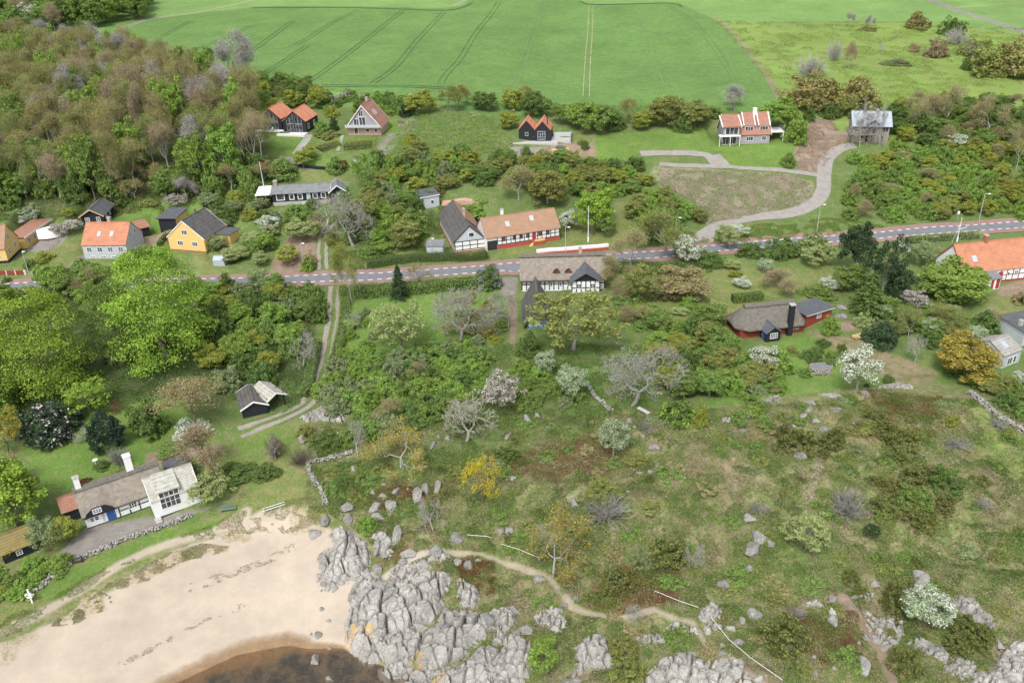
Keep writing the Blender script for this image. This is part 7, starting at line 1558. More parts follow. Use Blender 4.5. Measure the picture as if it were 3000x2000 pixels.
tl([('small', 2510, 1142, 132, 125, 'white', dict(name='flowering_tree', bark='grey', label='white flowering tree with round crown and grey trunk on the moor garden edge')), ('small', 1797, 1337, 114, 92, 'silver', dict(name='whitebeam', label='silvery whitebeam tree standing alone in the middle of the moor', bark='grey')),
    ('sparse', 1620, 1692, 195, 245, 'orange', dict(label='sparse spreading tree with yellow brown buds above the footpath', bark='grey')), ('sparse', 1415, 1467, 128, 122, 'yellow', dict(label='bright yellow young oak on the heather slope', bark='brown')), ('bare', 1268, 1553, 112, 84, 'bare', dict(bark='pale', label='small bare white branched tree right of the tall boulders')),
    ('bare', 2035, 1668, 86, 66, 'bare', dict(bark='pale', label='small bare twig tree right of the juniper by the heather')), ('bare', 1367, 1293, 155, 195, 'tan', dict(bark='pale', label='bare crooked pale tree below the large blossom tree')), ('sparse', 1175, 1367, 135, 220, 'orange', dict(bark='pale', label='low sprawling tree with orange buds and tangled bare branches')),
    ('bare', 1048, 1333, 115, 66, 'greygreen', dict(bark='pale', label='thin pale birch beside the sprawling orange budded tree')), ('sparse', 1855, 1830, 60, 50, 'bare', dict(bark='pale', label='dead leaning twig bush between path and juniper')), ('bare', 808, 1350, 80, 60, 'tan', dict(bark='grey'))])
# above the road, gardens
bl([('open', 518, 618, 78, 52, 'whitepink', dict(name='apple_tree', label='white blossoming tree above the black garage')), ('small', 215, 690, 62, 48, 'whitepink', dict(name='apple_tree')), ('small', 175, 700, 56, 46, 'whitepink', dict(name='apple_tree')), ('small', 690, 778, 90, 55, 'pale', {}), ('small', 672, 705, 60, 34, 'pale', {}), ('small', 640, 740, 60, 50, 'greygreen', {}),
    ('shrub', 622, 738, 50, 44, 'green', {}), ('small', 790, 690, 70, 60, 'white', dict(name='apple_tree', label='white blossoming apple tree left of the pale fruit trees')), ('small', 780, 745, 72, 60, 'fresh', {}), ('small', 885, 720, 110, 80, 'pale', {}), ('bud', 920, 690, 60, 60, 'pink', {}), ('small', 845, 785, 85, 65, 'oliveyellow', {}), ('small', 765, 785, 66, 48, 'pale', {}), ('shrub', 905, 785, 50, 52, 'pink', {}), ('shrub', 905, 800, 45, 50, 'fresh', {}),
    ('shrub', 780, 660, 60, 50, 'deep', {}), ('low', 808, 650, 50, 34, 'lilac', dict(name='lilac_bush', label='pale purple lilac below the black bungalow')), ('shrub', 870, 650, 90, 55, 'green', {}), ('shrub', 915, 614, 48, 34, 'deep', {}), ('shrub', 830, 530, 110, 68, 'green', {}), ('shrub', 800, 520, 60, 50, 'greygreen', {}), ('small', 890, 500, 60, 60, 'oliveyellow', {}), ('shrub', 985, 512, 60, 55, 'green', {}), ('small', 995, 505, 55, 36, 'red', dict(label='dark red leaved bush left of the parked car')),
    ('shrub', 980, 385, 30, 40, 'dark', {}), ('shrub', 945, 395, 60, 42, 'green', {}), ('shrub', 960, 405, 80, 24, 'olive', {}), ('small', 910, 475, 60, 50, 'oliveyellow', {}), ('shrub', 1012, 605, 60, 50, 'green', {}), ('open', 1060, 690, 110, 120, 'olive', {}), ('shrub', 1080, 760, 60, 40, 'green', {}), ('broad', 1190, 740, 115, 100, 'olive', {}), ('shrub', 1150, 700, 90, 85, 'fresh', {}), ('shrub', 1220, 690, 90, 80, 'green', {}), ('low', 1125, 755, 60, 30, 'deep', {}), ('shrub', 975, 720, 50, 50, 'olive', {}), ('open', 1075, 560, 90, 120, 'fresh', dict(bark='pale', label='fresh green birch left of the shrub thicket above the barn')),
    ('small', 1670, 682, 62, 66, 'white', dict(name='flowering_tree', label='white flowering tree left of the bright green garden tree')), ('broad', 1745, 695, 122, 142, 'lime', dict(label='vivid yellow green tree behind the bare white flagpole')), ('small', 1775, 702, 62, 72, 'green', dict(label='small weeping green tree right of the bare white flagpole')),
    ('bud', 1520, 605, 130, 115, 'tan', dict(bark='grey')), ('broad', 1605, 615, 135, 120, 'olive', dict(bark='grey', label='large olive brown tree behind the farmhouse')), ('shrub', 1400, 640, 110, 55, 'fresh', {}), ('open', 1940, 660, 90, 60, 'green', {}), ('small', 2160, 700, 70, 45, 'white', dict(name='hawthorn', label='white flowering hawthorn at the road beside the winding drive mouth')), ('shrub', 2200, 760, 90, 55, 'deep', {}), ('shrub', 2290, 760, 110, 70, 'deep', {}), ('shrub', 2380, 750, 100, 70, 'green', {}), ('shrub', 2080, 790, 90, 60, 'deep', {}), ('small', 2000, 760, 60, 40, 'green', {}),
    ('shrub', 128, 770, 60, 36, 'oliveyellow', {}), ('shrub', 90, 790, 40, 36, 'green', {}), ('low', 282, 782, 30, 14, 'green', {}), ('shrub', 180, 560, 60, 40, 'green', {}), ('shrub', 438, 605, 60, 24, 'olive', {}), ('small', 205, 645, 40, 36, 'oliveyellow', {}), ('shrub', 545, 700, 40, 30, 'dark', {}), ('shrub', 20, 830, 30, 22, 'deep', {}), ('broad', 15, 905, 80, 78, 'deep', {}), ('small', 5, 950, 50, 60, 'whitepink', {})])
tl([('bare', 1035, 720, 160, 175, 'bare', dict(bark='grey', label='big bare tree with ivy clad trunk left of the olive bushes above the road', extra=None)), ('bare', 960, 660, 90, 130, 'tan', dict(bark='pale')), ('bud', 1955, 748, 135, 185, 'olive', dict(bark='grey', label='broad twiggy tree at the upper road edge left of the winding drive')), ('egg', 1035, 712, 85, 30, 'deep', dict(name='ivy', cat='ivy', label='ivy column on the trunk of the big bare tree'))])
# trees and bushes on the far side
bl([('shrub', 2225, 25 + 60, 2, 2, 'green', {})] if False else [])
bl([('shrub', 2380, 325, 185, 110, 'brown', dict(label='wide tan bush mass at the meadow edge behind the dormer house, left of two')), ('shrub', 2505, 325, 140, 100, 'brown', dict(label='tan bush mass at the meadow edge above the stone house')), ('broad', 2280, 395, 130, 105, 'fresh', {}), ('shrub', 2330, 425, 78, 90, 'fresh', {}), ('shrub', 2308, 492, 46, 46, 'green', {}), ('shrub', 2370, 360, 40, 50, 'deep', {}), ('shrub', 2430, 350, 70, 50, 'deep', {}), ('broad', 2480, 345, 60, 55, 'olive', {}),
    ('shrub', 2785, 107, 80, 56, 'deep', dict(label='dark olive round tree standing on the far meadow')), ('shrub', 2683, 85, 72, 50, 'brown', dict(label='tan round bush at the top edge of the far meadow')), ('shrub', 2700, 92, 36, 14, 'olive', {}), ('shrub', 2740, 172, 66, 60, 'pink', dict(label='orange tan round bush on the far meadow')), ('shrub', 2675, 155, 36, 30, 'pink', {}), ('shrub', 2850, 168, 100, 62, 'olive', {}), ('shrub', 2895, 228, 130, 100, 'olive', {}), ('shrub', 2975, 232, 170, 115, 'brown', {}), ('shrub', 2830, 207, 36, 40, 'deep', {}), ('shrub', 2630, 195, 90, 18, 'greygreen', {}), ('low', 2540, 92, 60, 12, 'olive', {}),
    ('broad', 1235, 345, 95, 78, 'oliveyellow', {}), ('bud', 1310, 335, 90, 85, 'olive', {}), ('bud', 1345, 325, 80, 75, 'brown', {}), ('shrub', 1190, 345, 40, 40, 'dark', {}), ('broad', 1420, 330, 85, 60, 'deep', {}), ('broad', 1490, 385, 60, 60, 'oliveyellow', {}), ('broad', 1505, 330, 80, 70, 'oliveyellow', {}), ('broad', 1560, 350, 80, 80, 'deep', {}), ('broad', 1600, 345, 55, 60, 'green', {}), ('bud', 1530, 300, 60, 50, 'brown', {}), ('shrub', 1050, 330, 40, 40, 'green', {}), ('shrub', 975, 345, 44, 36, 'oliveyellow', {}),
    ('broad', 1705, 392, 125, 95, 'fresh', {}), ('broad', 1765, 395, 110, 90, 'green', {}), ('shrub', 1800, 385, 70, 60, 'deep', {}), ('broad', 1880, 385, 76, 60, 'oliveyellow', {}), ('bud', 1840, 370, 60, 80, 'brown', {}), ('broad', 1950, 380, 120, 100, 'olive', {}), ('broad', 2035, 385, 115, 88, 'olive', {}), ('shrub', 2000, 390, 60, 50, 'deep', {}), ('small', 1640, 370, 60, 66, 'green', {}), ('shrub', 1715, 440, 26, 28, 'deep', {}), ('shrub', 1705, 425, 30, 20, 'green', {}), ('low', 1200, 425, 45, 26, 'oliveyellow', {}), ('low', 1175, 365, 20, 16, 'pink', {}), ('shrub', 2090, 350, 60, 40, 'green', {}),
    ('shrub', 1205, 410, 44, 22, 'oliveyellow', {}), ('small', 2800, 445, 62, 56, 'white', dict(name='hawthorn', label='white flowering hawthorn above the mixed thicket at the right'))])
tl([('bud', 2487, 82, 42, 32, 'bare', dict(bark='pale', label='tiny bare tree at the far meadow edge')), ('bud', 2548, 88, 42, 34, 'bare', dict(bark='pale', label='bare grey tree left of the tan bush at the meadow edge')), ('barebush', 2800, 130, 48, 66, 'bare', dict(bark='pale')), ('barebush', 2370, 222, 60, 95, 'bare', dict(bark='pale')), ('barebush', 2440, 178, 60, 50, 'bare', dict(bark='pale')), ('bud', 2486, 200, 78, 56, 'pink', dict(bark='pale', label='pinkish birch standing on the far meadow')), ('bare', 2587, 150, 28, 28, 'bare', dict(bark='pale')),
    ('barebush', 2843, 165, 46, 40, 'bare', dict(bark='pale')), ('bud', 2152, 325, 75, 90, 'bare', dict(bark='grey', label='bare grey tree at the field edge left of the dormer house chimney')), ('sparse', 2518, 430, 140, 80, 'bare', dict(bark='pale', label='tall bare tree in front of the stone house, left of two')), ('sparse', 2574, 432, 118, 50, 'bare', dict(bark='pale', label='tall bare tree in front of the stone house, right of two')), ('bud', 2712, 388, 112, 100, 'tan', dict(bark='pale')), ('bud', 2770, 380, 130, 90, 'tan', dict(bark='pale')), ('bud', 2892, 405, 128, 120, 'tan', dict(bark='pale')), ('bud', 2975, 500, 138, 70, 'tan', dict(bark='pale')), ('bud', 655, 245, 110, 80, 'bare', dict(bark='pale')), ('bud', 722, 240, 100, 80, 'bare', dict(bark='pale')), ('bud', 690, 236, 142, 120, 'bare', dict(bark='pale', label='tall bare grey tree with ivy trunks at the forest corner by the wheat field')), ('egg', 676, 236, 44, 9, 'dark', dict(name='ivy', cat='ivy', label='ivy on the left stem of the tall bare corner tree')), ('egg', 692, 236, 50, 9, 'dark', dict(name='ivy', cat='ivy', label='ivy on the right stem of the tall bare corner tree')),
    ('bud', 925, 310, 56, 40, 'olive', dict(bark='pale'))])
# --- woods and thickets: every plant its own
fill([(-220, 330), (-100, 150), (200, 150), (400, 190), (560, 250), (700, 310), (790, 400), (800, 440), (760, 520), (640, 560), (520, 560), (330, 600), (60, 610), (-220, 640)], 7.2,
     [(7, 'bud', 'brown', 'pale'), (1.5, 'bud', 'pink', 'pale'), (3.4, 'bud', 'olive', 'pale'), (1.6, 'bud', 'bare', 'pale'), (1.3, 'broad', 'fresh', 'grey'), (.5, 'open', 'silver', 'grey'), (.7, 'broad', 'green', 'brown')], (11, 15), 'trees of the hillside wood', 1)
fill([(-220, 560), (-100, 520), (300, 530), (640, 520), (780, 470), (800, 540), (740, 580), (560, 590), (420, 600), (300, 610), (150, 620), (0, 620), (-220, 640)], 4.6,
     [(3, 'bud', 'brown', 'pale'), (2, 'broad', 'green', 'grey'), (1.5, 'bud', 'bare', 'pale'), (1, 'open', 'silver', 'pale'), (3, 'shrub', 'deep', 'grey'), (2, 'shrub', 'green', 'grey'), (1, 'broad', 'fresh', 'brown')], (4, 7.5), 'trees at the lower edge of the hillside wood', 2)
fill([(-200, 40), (-100, 0), (250, -40), (420, -20), (425, 30), (420, 55), (345, 72), (200, 95), (-100, 130), (-220, 160)], 8.5, [(3, 'broad', 'deep', 'brown'), (3, 'broad', 'green', 'brown'), (2, 'broad', 'fresh', 'brown'), (1.5, 'bud', 'pink', 'grey'), (1.5, 'bud', 'brown', 'grey'), (.5, 'open', 'white', 'grey')], (10, 15), 'trees of the far wood by the field track', 3)
fill([(720, 270), (760, 262), (860, 262), (935, 270), (950, 300), (930, 318), (850, 318), (780, 345), (760, 400), (720, 330)], 4.8, [(3, 'broad', 'oliveyellow', 'grey'), (3, 'broad', 'green', 'grey'), (1, 'broad', 'deep', 'grey'), (1, 'bud', 'olive', 'grey')], (4, 6.5), 'trees behind the twin black gable houses', 4)
fill([(940, 278), (1060, 282), (1210, 290), (1220, 330), (1140, 345), (1100, 325), (1040, 300), (960, 330), (930, 320)], 3.2, [(4, 'shrub', 'deep', 'grey'), (3, 'shrub', 'green', 'grey'), (1, 'shrub', 'fresh', 'grey'), (1, 'low', 'whitepink', 'grey')], (1.5, 2.6), 'bramble shrubs on the bank under the wheat field', 5)
fill([(1110, 470), (1200, 450), (1300, 460), (1470, 462), (1620, 470), (1740, 474), (1860, 488), (1920, 520), (1910, 560), (1850, 590), (1790, 592), (1700, 600), (1650, 560), (1560, 530), (1420, 545), (1300, 575), (1200, 620), (1100, 660), (1060, 600), (1090, 520)], 4.3,
     [(4, 'broad', 'olive', 'grey'), (3, 'broad', 'green', 'grey'), (2, 'shrub', 'deep', 'grey'), (2, 'shrub', 'fresh', 'grey'), (1.5, 'broad', 'oliveyellow', 'grey'), (1, 'shrub', 'greygreen', 'grey')], (3, 4.6), 'shrubs of the thicket behind the farm', 6)
fill([(1850, 610), (1880, 580), (1960, 570), (2040, 610), (2060, 660), (2000, 690), (1900, 700), (1850, 670)], 4.0, [(4, 'shrub', 'fresh', 'grey'), (4, 'shrub', 'green', 'grey'), (2, 'broad', 'olive', 'grey')], (2.8, 4), 'bushes at the foot of the brushy plot', 7)
fill([(2500, 470), (2560, 440), (2700, 440), (2850, 430), (3080, 440), (3100, 640), (2980, 640), (2800, 640), (2640, 650), (2540, 655), (2460, 640), (2470, 590), (2500, 560)], 4.0,
     [(4, 'shrub', 'fresh', 'grey'), (3, 'broad', 'oliveyellow', 'grey'), (2.5, 'shrub', 'green', 'grey'), (1.4, 'bud', 'tan', 'grey'), (1, 'broad', 'olive', 'grey')], (2.6, 4.2), 'bushes of the thicket above the road at the right', 8)
fill([(2500, 870), (2640, 900), (2760, 900), (2900, 960), (2880, 1000), (2740, 1010), (2700, 1050), (2620, 1000), (2600, 940)], 4.6, [(3, 'shrub', 'green', 'grey'), (2, 'broad', 'olive', 'grey'), (2, 'shrub', 'deep', 'grey'), (1, 'small', 'silver', 'grey')], (1.6, 3), 'garden bushes around the spruce', 38, wr=(.7, 1.1))
fill([(2590, 340), (2640, 310), (2800, 310), (2950, 310), (3080, 320), (3080, 420), (2900, 440), (2760, 430), (2640, 440), (2620, 400)], 4.6, [(3, 'broad', 'deep', 'grey'), (3, 'broad', 'green', 'grey'), (2, 'bud', 'tan', 'pale'), (1.5, 'broad', 'oliveyellow', 'grey')], (3.5, 5.5), 'trees around the stone house', 9)
fill([(940, 1090), (1010, 1060), (1080, 1070), (1230, 1030), (1330, 1020), (1440, 1040), (1440, 1110), (1400, 1200), (1400, 1260), (1310, 1250), (1230, 1275), (1100, 1300), (1000, 1240), (950, 1190), (900, 1180)], 3.5,
     [(4, 'shrub', 'green', 'grey'), (3, 'shrub', 'greygreen', 'grey'), (3, 'shrub', 'fresh', 'grey'), (2, 'shrub', 'deep', 'grey'), (.7, 'bud', 'tan', 'grey')], (2.0, 3.2), 'bushes of the central thicket', 10, wr=(.95, 1.35))
fill([(1480, 1060), (1560, 1080), (1660, 1110), (1700, 1190), (1600, 1200), (1540, 1210), (1500, 1180)], 3.3, [(4, 'shrub', 'green', 'grey'), (3, 'shrub', 'fresh', 'grey'), (2, 'shrub', 'greygreen', 'grey')], (1.3, 2.2), 'bushes below the silvery trees', 11)
fill([(1920, 1010), (2040, 960), (2150, 1040), (2260, 1050), (2300, 1080), (2270, 1130), (2120, 1160), (1960, 1190), (1900, 1150), (1900, 1060)], 3.9, [(3, 'broad', 'green', 'grey'), (3, 'broad', 'olive', 'grey'), (3, 'shrub', 'fresh', 'grey'), (2, 'shrub', 'deep', 'grey'), (1, 'broad', 'oliveyellow', 'grey')], (2.8, 4.4), 'bushes of the thicket below the red thatched cottage', 12)
fill([(560, 850), (700, 840), (930, 835), (960, 870), (930, 960), (880, 1010), (880, 1080), (820, 1120), (720, 1130), (640, 1130), (600, 1060), (600, 950)], 4.3, [(3, 'broad', 'green', 'grey'), (3, 'broad', 'fresh', 'grey'), (3, 'shrub', 'deep', 'grey'), (2, 'shrub', 'green', 'grey'), (1.5, 'broad', 'oliveyellow', 'grey'), (1, 'shrub', 'greygreen', 'grey')], (3, 5.2), 'bushes of the wood left of the track', 13)
fill([(150, 850), (240, 840), (330, 840), (330, 900), (280, 940), (180, 900)], 5.0, [(3, 'broad', 'fresh', 'grey'), (3, 'broad', 'green', 'grey'), (1, 'bud', 'tan', 'grey')], (4, 6), 'trees at the road between the two beeches', 14)
fill([(-150, 1680), (0, 1655), (110, 1650), (190, 1650), (185, 1672), (130, 1705), (70, 1760), (-150, 1830)], 2.8, [(4, 'shrub', 'fresh', 'grey'), (3, 'shrub', 'green', 'grey'), (1, 'shrub', 'oliveyellow', 'grey')], (1.3, 2.2), 'bushes above the beach at the left edge', 15)
fill([(2720, 1030), (2900, 1120), (2960, 1130), (3100, 1130), (3100, 1270), (2960, 1220), (2860, 1150), (2780, 1110)], 3.3, [(4, 'shrub', 'green', 'grey'), (3, 'shrub', 'deep', 'grey'), (1, 'broad', 'olive', 'grey'), (1, 'shrub', 'fresh', 'grey')], (1.8, 3), 'bushes behind the long stone wall', 16)
fill([(560, 640), (640, 600), (760, 560), (790, 620), (760, 660), (700, 680), (620, 690)], 4.2, [(3, 'shrub', 'green', 'grey'), (3, 'broad', 'greygreen', 'grey'), (1, 'shrub', 'oliveyellow', 'grey'), (1, 'shrub', 'deep', 'grey')], (2, 3.2), 'garden bushes below the black bungalow', 17)
fill([(2580, 900), (2700, 930), (2900, 930), (2920, 960), (2800, 1000), (2620, 960)], 4.2, [(3, 'shrub', 'green', 'grey'), (2, 'broad', 'olive', 'grey'), (1, 'bud', 'tan', 'grey'), (1, 'shrub', 'deep', 'grey')], (2.2, 3.6), 'garden bushes below the broad tree', 18)
fill([(1790, 830), (1860, 800), (1900, 880), (1880, 960), (1800, 950)], 4.2, [(2, 'bud', 'tan', 'grey'), (2, 'shrub', 'green', 'grey'), (1, 'broad', 'olive', 'grey')], (2, 3.6), 'bushes right of the thatched longhouse', 19)
fill([(2180, 1130), (2300, 1080), (2330, 1120), (2260, 1160), (2200, 1250), (2150, 1250)], 3.0, [(3, 'shrub', 'green', 'grey'), (2, 'shrub', 'greygreen', 'grey'), (1, 'low', 'fresh', 'grey')], (1.3, 2), 'bushes by the garden terrace wall', 20)
MOORP = [(1320, 1300), (1500, 1230), (1700, 1210), (1900, 1210), (2100, 1200), (2350, 1150), (2600, 1150), (2740, 1150), (2860, 1190), (3050, 1300), (3080, 1960), (2300, 1990), (1800, 1860), (1500, 1780), (1400, 1700), (1300, 1560), (1080, 1530), (980, 1430), (1000, 1370)]
fill(MOORP, 5.2, [(4, 'low', 'green', 'grey'), (3, 'low', 'olive', 'grey'), (2, 'low', 'greygreen', 'grey'), (1.2, 'juniper', 'gorse', 'grey'), (1.2, 'low', 'tan', 'grey'), (.6, 'barebush', 'bare', 'grey')], (.45, 1.0), 'low bushes dotted over the moor', 30, jit=.95, wr=(.25, .72))
fill([(920, 1360), (1000, 1345), (1150, 1380), (1120, 1440), (1060, 1470), (960, 1460)], 2.6, [(3, 'low', 'green', 'grey'), (2, 'shrub', 'deep', 'grey'), (1, 'low', 'olive', 'grey')], (.7, 1.2), 'low bushes inside the moor wall corner', 31)
fill([(1230, 335), (1400, 335), (1470, 370), (1500, 420), (1480, 445), (1300, 452), (1160, 455), (1180, 400)], 3.4, [(4, 'low', 'fresh', 'grey'), (2, 'low', 'pale', 'grey'), (1, 'low', 'lime', 'grey'), (1, 'low', 'silver', 'grey')], (.4, .8), 'bramble mounds on the empty weedy plot', 32, jit=.9, wr=(.5, .9))
fill([(1000, 1040), (1090, 1000), (1130, 1040), (1060, 1070), (1000, 1080)], 2.6, [(3, 'shrub', 'fresh', 'grey'), (2, 'shrub', 'green', 'grey'), (1, 'low', 'red', 'grey')], (1, 1.8), 'shrubs at the lower edge of the garden lawn', 33)
fill([(1230, 960), (1330, 960), (1490, 900), (1500, 1020), (1440, 1040), (1230, 1040)], 4.6, [(3, 'shrub', 'green', 'grey'), (1, 'bud', 'tan', 'grey'), (1, 'shrub', 'oliveyellow', 'grey'), (1, 'shrub', 'greygreen', 'grey')], (1, 2.4), 'shrubs around the bare garden tree', 34, wr=(.5, .9))
fill([(1015, 930), (1090, 900), (1140, 950), (1110, 1010), (1010, 1020)], 3.6, [(2, 'shrub', 'fresh', 'grey'), (2, 'small', 'pale', 'grey'), (1, 'shrub', 'greygreen', 'grey')], (1, 2.2), 'shrubs on the left part of the garden lawn', 39, wr=(.4, .8))
fill([(1250, 890), (1440, 860), (1490, 880), (1490, 980), (1400, 1000), (1300, 960)], 3.8, [(2, 'shrub', 'green', 'grey'), (2, 'bud', 'tan', 'grey'), (1, 'shrub', 'oliveyellow', 'grey'), (1, 'small', 'pale', 'grey')], (1.2, 3), 'shrubs on the right part of the garden lawn', 41, wr=(.5, .9))
fill([(1830, 860), (1950, 830), (2130, 900), (2140, 990), (2000, 990), (1850, 940)], 5.0, [(2, 'shrub', 'fresh', 'grey'), (2, 'shrub', 'green', 'grey'), (1, 'bud', 'olive', 'grey'), (1, 'small', 'pale', 'grey')], (1.2, 2.8), 'shrubs on the orchard lawn', 42, wr=(.5, .9))
fill([(2300, 1010), (2440, 990), (2480, 1040), (2380, 1100), (2300, 1100)], 3.8, [(2, 'shrub', 'green', 'grey'), (2, 'shrub', 'deep', 'grey'), (1, 'low', 'olive', 'grey')], (.8, 1.8), 'shrubs on the slope before the red thatched cottage', 43, wr=(.4, .8))
fill([(1830, 930), (1900, 890), (2100, 1000), (2080, 1050), (1900, 1040)], 4.4, [(3, 'shrub', 'green', 'grey'), (2, 'broad', 'olive', 'grey'), (1, 'small', 'fresh', 'grey')], (1.5, 3), 'bushes on the lawn left of the red thatched cottage', 35, wr=(.6, 1))
fill([(1000, 620), (1120, 600), (1230, 640), (1250, 700), (1130, 740), (1010, 700)], 4.4, [(3, 'shrub', 'green', 'grey'), (2, 'broad', 'fresh', 'grey'), (1, 'broad', 'olive', 'grey')], (2, 3.4), 'bushes between the bungalow and the barn', 36)
fill([(880, 680), (620, 790), (680, 740), (860, 640), (930, 640)], 4.0, [(3, 'small', 'pale', 'grey'), (2, 'shrub', 'green', 'grey'), (1, 'small', 'greygreen', 'grey')], (2, 3), 'fruit trees left of the upper track', 37)
# --- uncountable ground cover
G1 = [(.10, .16, .035), (.15, .21, .05), (.11, .19, .06), (.20, .22, .08), (.09, .13, .03)]
PATHS = [(L[1], .55) for L in LINES[1:4]]
cover('moor_grass', [(900, 1240), (1500, 1200), (2100, 1200), (2600, 1140), (3200, 1250), (3200, 2150), (1450, 2150), (1330, 1900), (1180, 1700), (1060, 1560), (900, 1480)], 260000, .10, .26, [(.15, .19, .06), (.13, .18, .05), (.26, .225, .12), (.16, .22, .07), (.33, .28, .18), (.14, .20, .06), (.17, .135, .08)], 'mixed green and straw coloured grass covering the open moor', 1, -.35, 1.4, PATHS)
cover('bramble_cover', [(900, 1240), (1500, 1200), (2100, 1200), (2600, 1140), (3200, 1250), (3200, 2150), (1450, 2150), (1330, 1900), (1180, 1700), (1060, 1560), (900, 1480)], 150000, .10, .6, [(.085, .13, .035), (.12, .20, .04), (.10, .17, .05), (.15, .21, .05)], 'low bramble patches scattered over the moor', 2, .14, 2.6, PATHS)
hp = [(1480, 1330), (1640, 1290), (1780, 1260), (1820, 1380), (1700, 1420), (1450, 1400)]
for k, P in enumerate([hp, [(1820, 1660), (1990, 1650), (2010, 1720), (1960, 1770), (1840, 1800), (1720, 1780), (1750, 1700)], [(2550, 1150), (2760, 1160), (2760, 1240), (2560, 1220)], [(1330, 1640), (1450, 1650), (1450, 1740), (1360, 1760)], [(2330, 1800), (2500, 1800), (2570, 1930), (2400, 1960)], [(1060, 1440), (1330, 1400), (1300, 1470), (1080, 1500)]]):
    cover('heather', P, 9000, .06, .25, [(.16, .07, .035), (.11, .055, .03), (.19, .10, .05), (.12, .13, .04)], ['rusty brown heather on the slope left of the lone whitebeam', 'rusty brown heather bank inside the footpath bend', 'brown heather below the clipped yew', 'rusty heather beside the broken outcrop', 'brown heather under the arched rock crest', 'brown heather above the scattered boulders'][k], 10+k, -.3, 1.6)
cover('weed_meadow', [(1150, 440), (1215, 330), (1400, 330), (1470, 365), (1500, 420), (1480, 450), (1300, 455), (1130, 470)], 60000, .11, .35, [(.19, .29, .09), (.23, .33, .10), (.27, .34, .13), (.17, .26, .08), (.25, .32, .10)], 'rank green weeds filling the empty plot under the wheat field', 3, -1, 3)
cover('weed_meadow', [(1120, 400), (1200, 340), (1230, 360), (1180, 430), (1130, 500)], 5000, .10, .5, [(.42, .45, .36), (.30, .36, .22), (.16, .22, .07)], 'pale flowering cow parsley beside the steep roofed house', 4, .05, 3)
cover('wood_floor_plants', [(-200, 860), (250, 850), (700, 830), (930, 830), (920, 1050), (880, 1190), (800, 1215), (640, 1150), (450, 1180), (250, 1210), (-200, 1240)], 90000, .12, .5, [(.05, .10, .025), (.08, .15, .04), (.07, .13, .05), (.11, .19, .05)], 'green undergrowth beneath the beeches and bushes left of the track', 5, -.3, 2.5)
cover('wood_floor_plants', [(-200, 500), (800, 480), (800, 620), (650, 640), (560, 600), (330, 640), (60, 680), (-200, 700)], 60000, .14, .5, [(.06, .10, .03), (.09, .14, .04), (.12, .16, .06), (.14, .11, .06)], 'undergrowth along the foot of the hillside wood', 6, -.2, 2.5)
cover('bank_plants', [(940, 262), (1210, 285), (1300, 300), (2200, 400), (2220, 330), (1750, 310), (1300, 290), (1060, 275)], 30000, .13, .5, [(.10, .17, .04), (.14, .22, .05), (.17, .20, .06)], 'rough green plants on the bank below the wheat field', 7, -.3, 3)
cover('roadside_plants', [(1800, 740), (2400, 690), (2640, 680), (2640, 700), (2400, 760), (1800, 800)], 1, .1, .3, [(.1, .17, .04)], 'roadside plants', 8)
cover('garden_plants', [(950, 1080), (1450, 1010), (1900, 1010), (1900, 1200), (1500, 1250), (950, 1300)], 80000, .09, .45, [(.09, .16, .035), (.13, .21, .04), (.10, .18, .05), (.16, .2, .06)], 'green undergrowth around the central thicket', 9, -.2, 2.2)
cover('garden_plants', [(1050, 620), (1300, 600), (1330, 740), (1240, 760), (1040, 800), (990, 740)], 30000, .10, .4, [(.12, .17, .05), (.17, .21, .08), (.10, .15, .04)], 'rough plants on the mound left of the barn', 20, -.1, 2.2)
cover('meadow_tussocks', [(2090, 60), (3100, 80), (3100, 340), (2600, 330), (2290, 300), (2180, 150)], 50000, .16, .25, [(.17, .28, .05), (.22, .30, .06), (.22, .23, .08), (.14, .22, .05)], 'yellow green tussocks of the far meadow', 21, .0, 4)
cover('brush_stubble', [(1920, 492), (2120, 502), (2330, 516), (2380, 545), (2385, 580), (2340, 606), (2204, 632), (2080, 655), (2030, 590), (1950, 550)], 60000, .11, .3, [(.40, .34, .26), (.32, .27, .20), (.21, .27, .10), (.37, .32, .25), (.19, .26, .09), (.45, .39, .31)], 'grey brown cut brush covering the sloping plot', 22, -1, 2)
cover('brush_stubble', [(2380, 345), (2430, 350), (2480, 410), (2410, 500), (2340, 500), (2325, 450)], 14000, .10, .35, [(.36, .28, .22), (.27, .2, .15), (.40, .32, .26)], 'bare brown cleared brush left of the stone house', 23, -.2, 2)
cover('verge_grass', [(1900, 640), (2100, 700), (2200, 660), (2380, 640), (2460, 640), (2640, 665), (2400, 690), (2100, 715), (1900, 720)], 24000, .09, .3, [(.13, .20, .04), (.17, .21, .06)], 'rough grass on the verge above the road', 24, -.2, 2)
cover('dune_grass', [(330, 1725), (400, 1670), (500, 1620), (600, 1592), (670, 1602), (640, 1625), (560, 1645), (490, 1672), (400, 1708)], 9000, .055, .18, [(.26, .24, .12), (.34, .29, .18), (.20, .21, .08)], 'straw coloured dune grass island on the sand, upper patch', 25, -.1, 1.2)
cover('dune_grass', [(150, 1835), (260, 1750), (325, 1705), (320, 1780), (235, 1818)], 5000, .055, .15, [(.28, .25, .13), (.34, .30, .19), (.21, .21, .09)], 'straw coloured dune grass island on the sand, lower patch', 26, -.05, 1.2)
cover('beach_grass', [(-100, 1840), (120, 1780), (240, 1690), (420, 1600), (640, 1530), (700, 1500), (940, 1450), (950, 1540), (700, 1560), (500, 1600), (350, 1665), (200, 1760), (60, 1850), (-100, 1900)], 50000, .06, .25, [(.13, .20, .035), (.18, .22, .06), (.24, .22, .10)], 'grass strip between the stone wall and the sand', 27, -.1, 1.6)
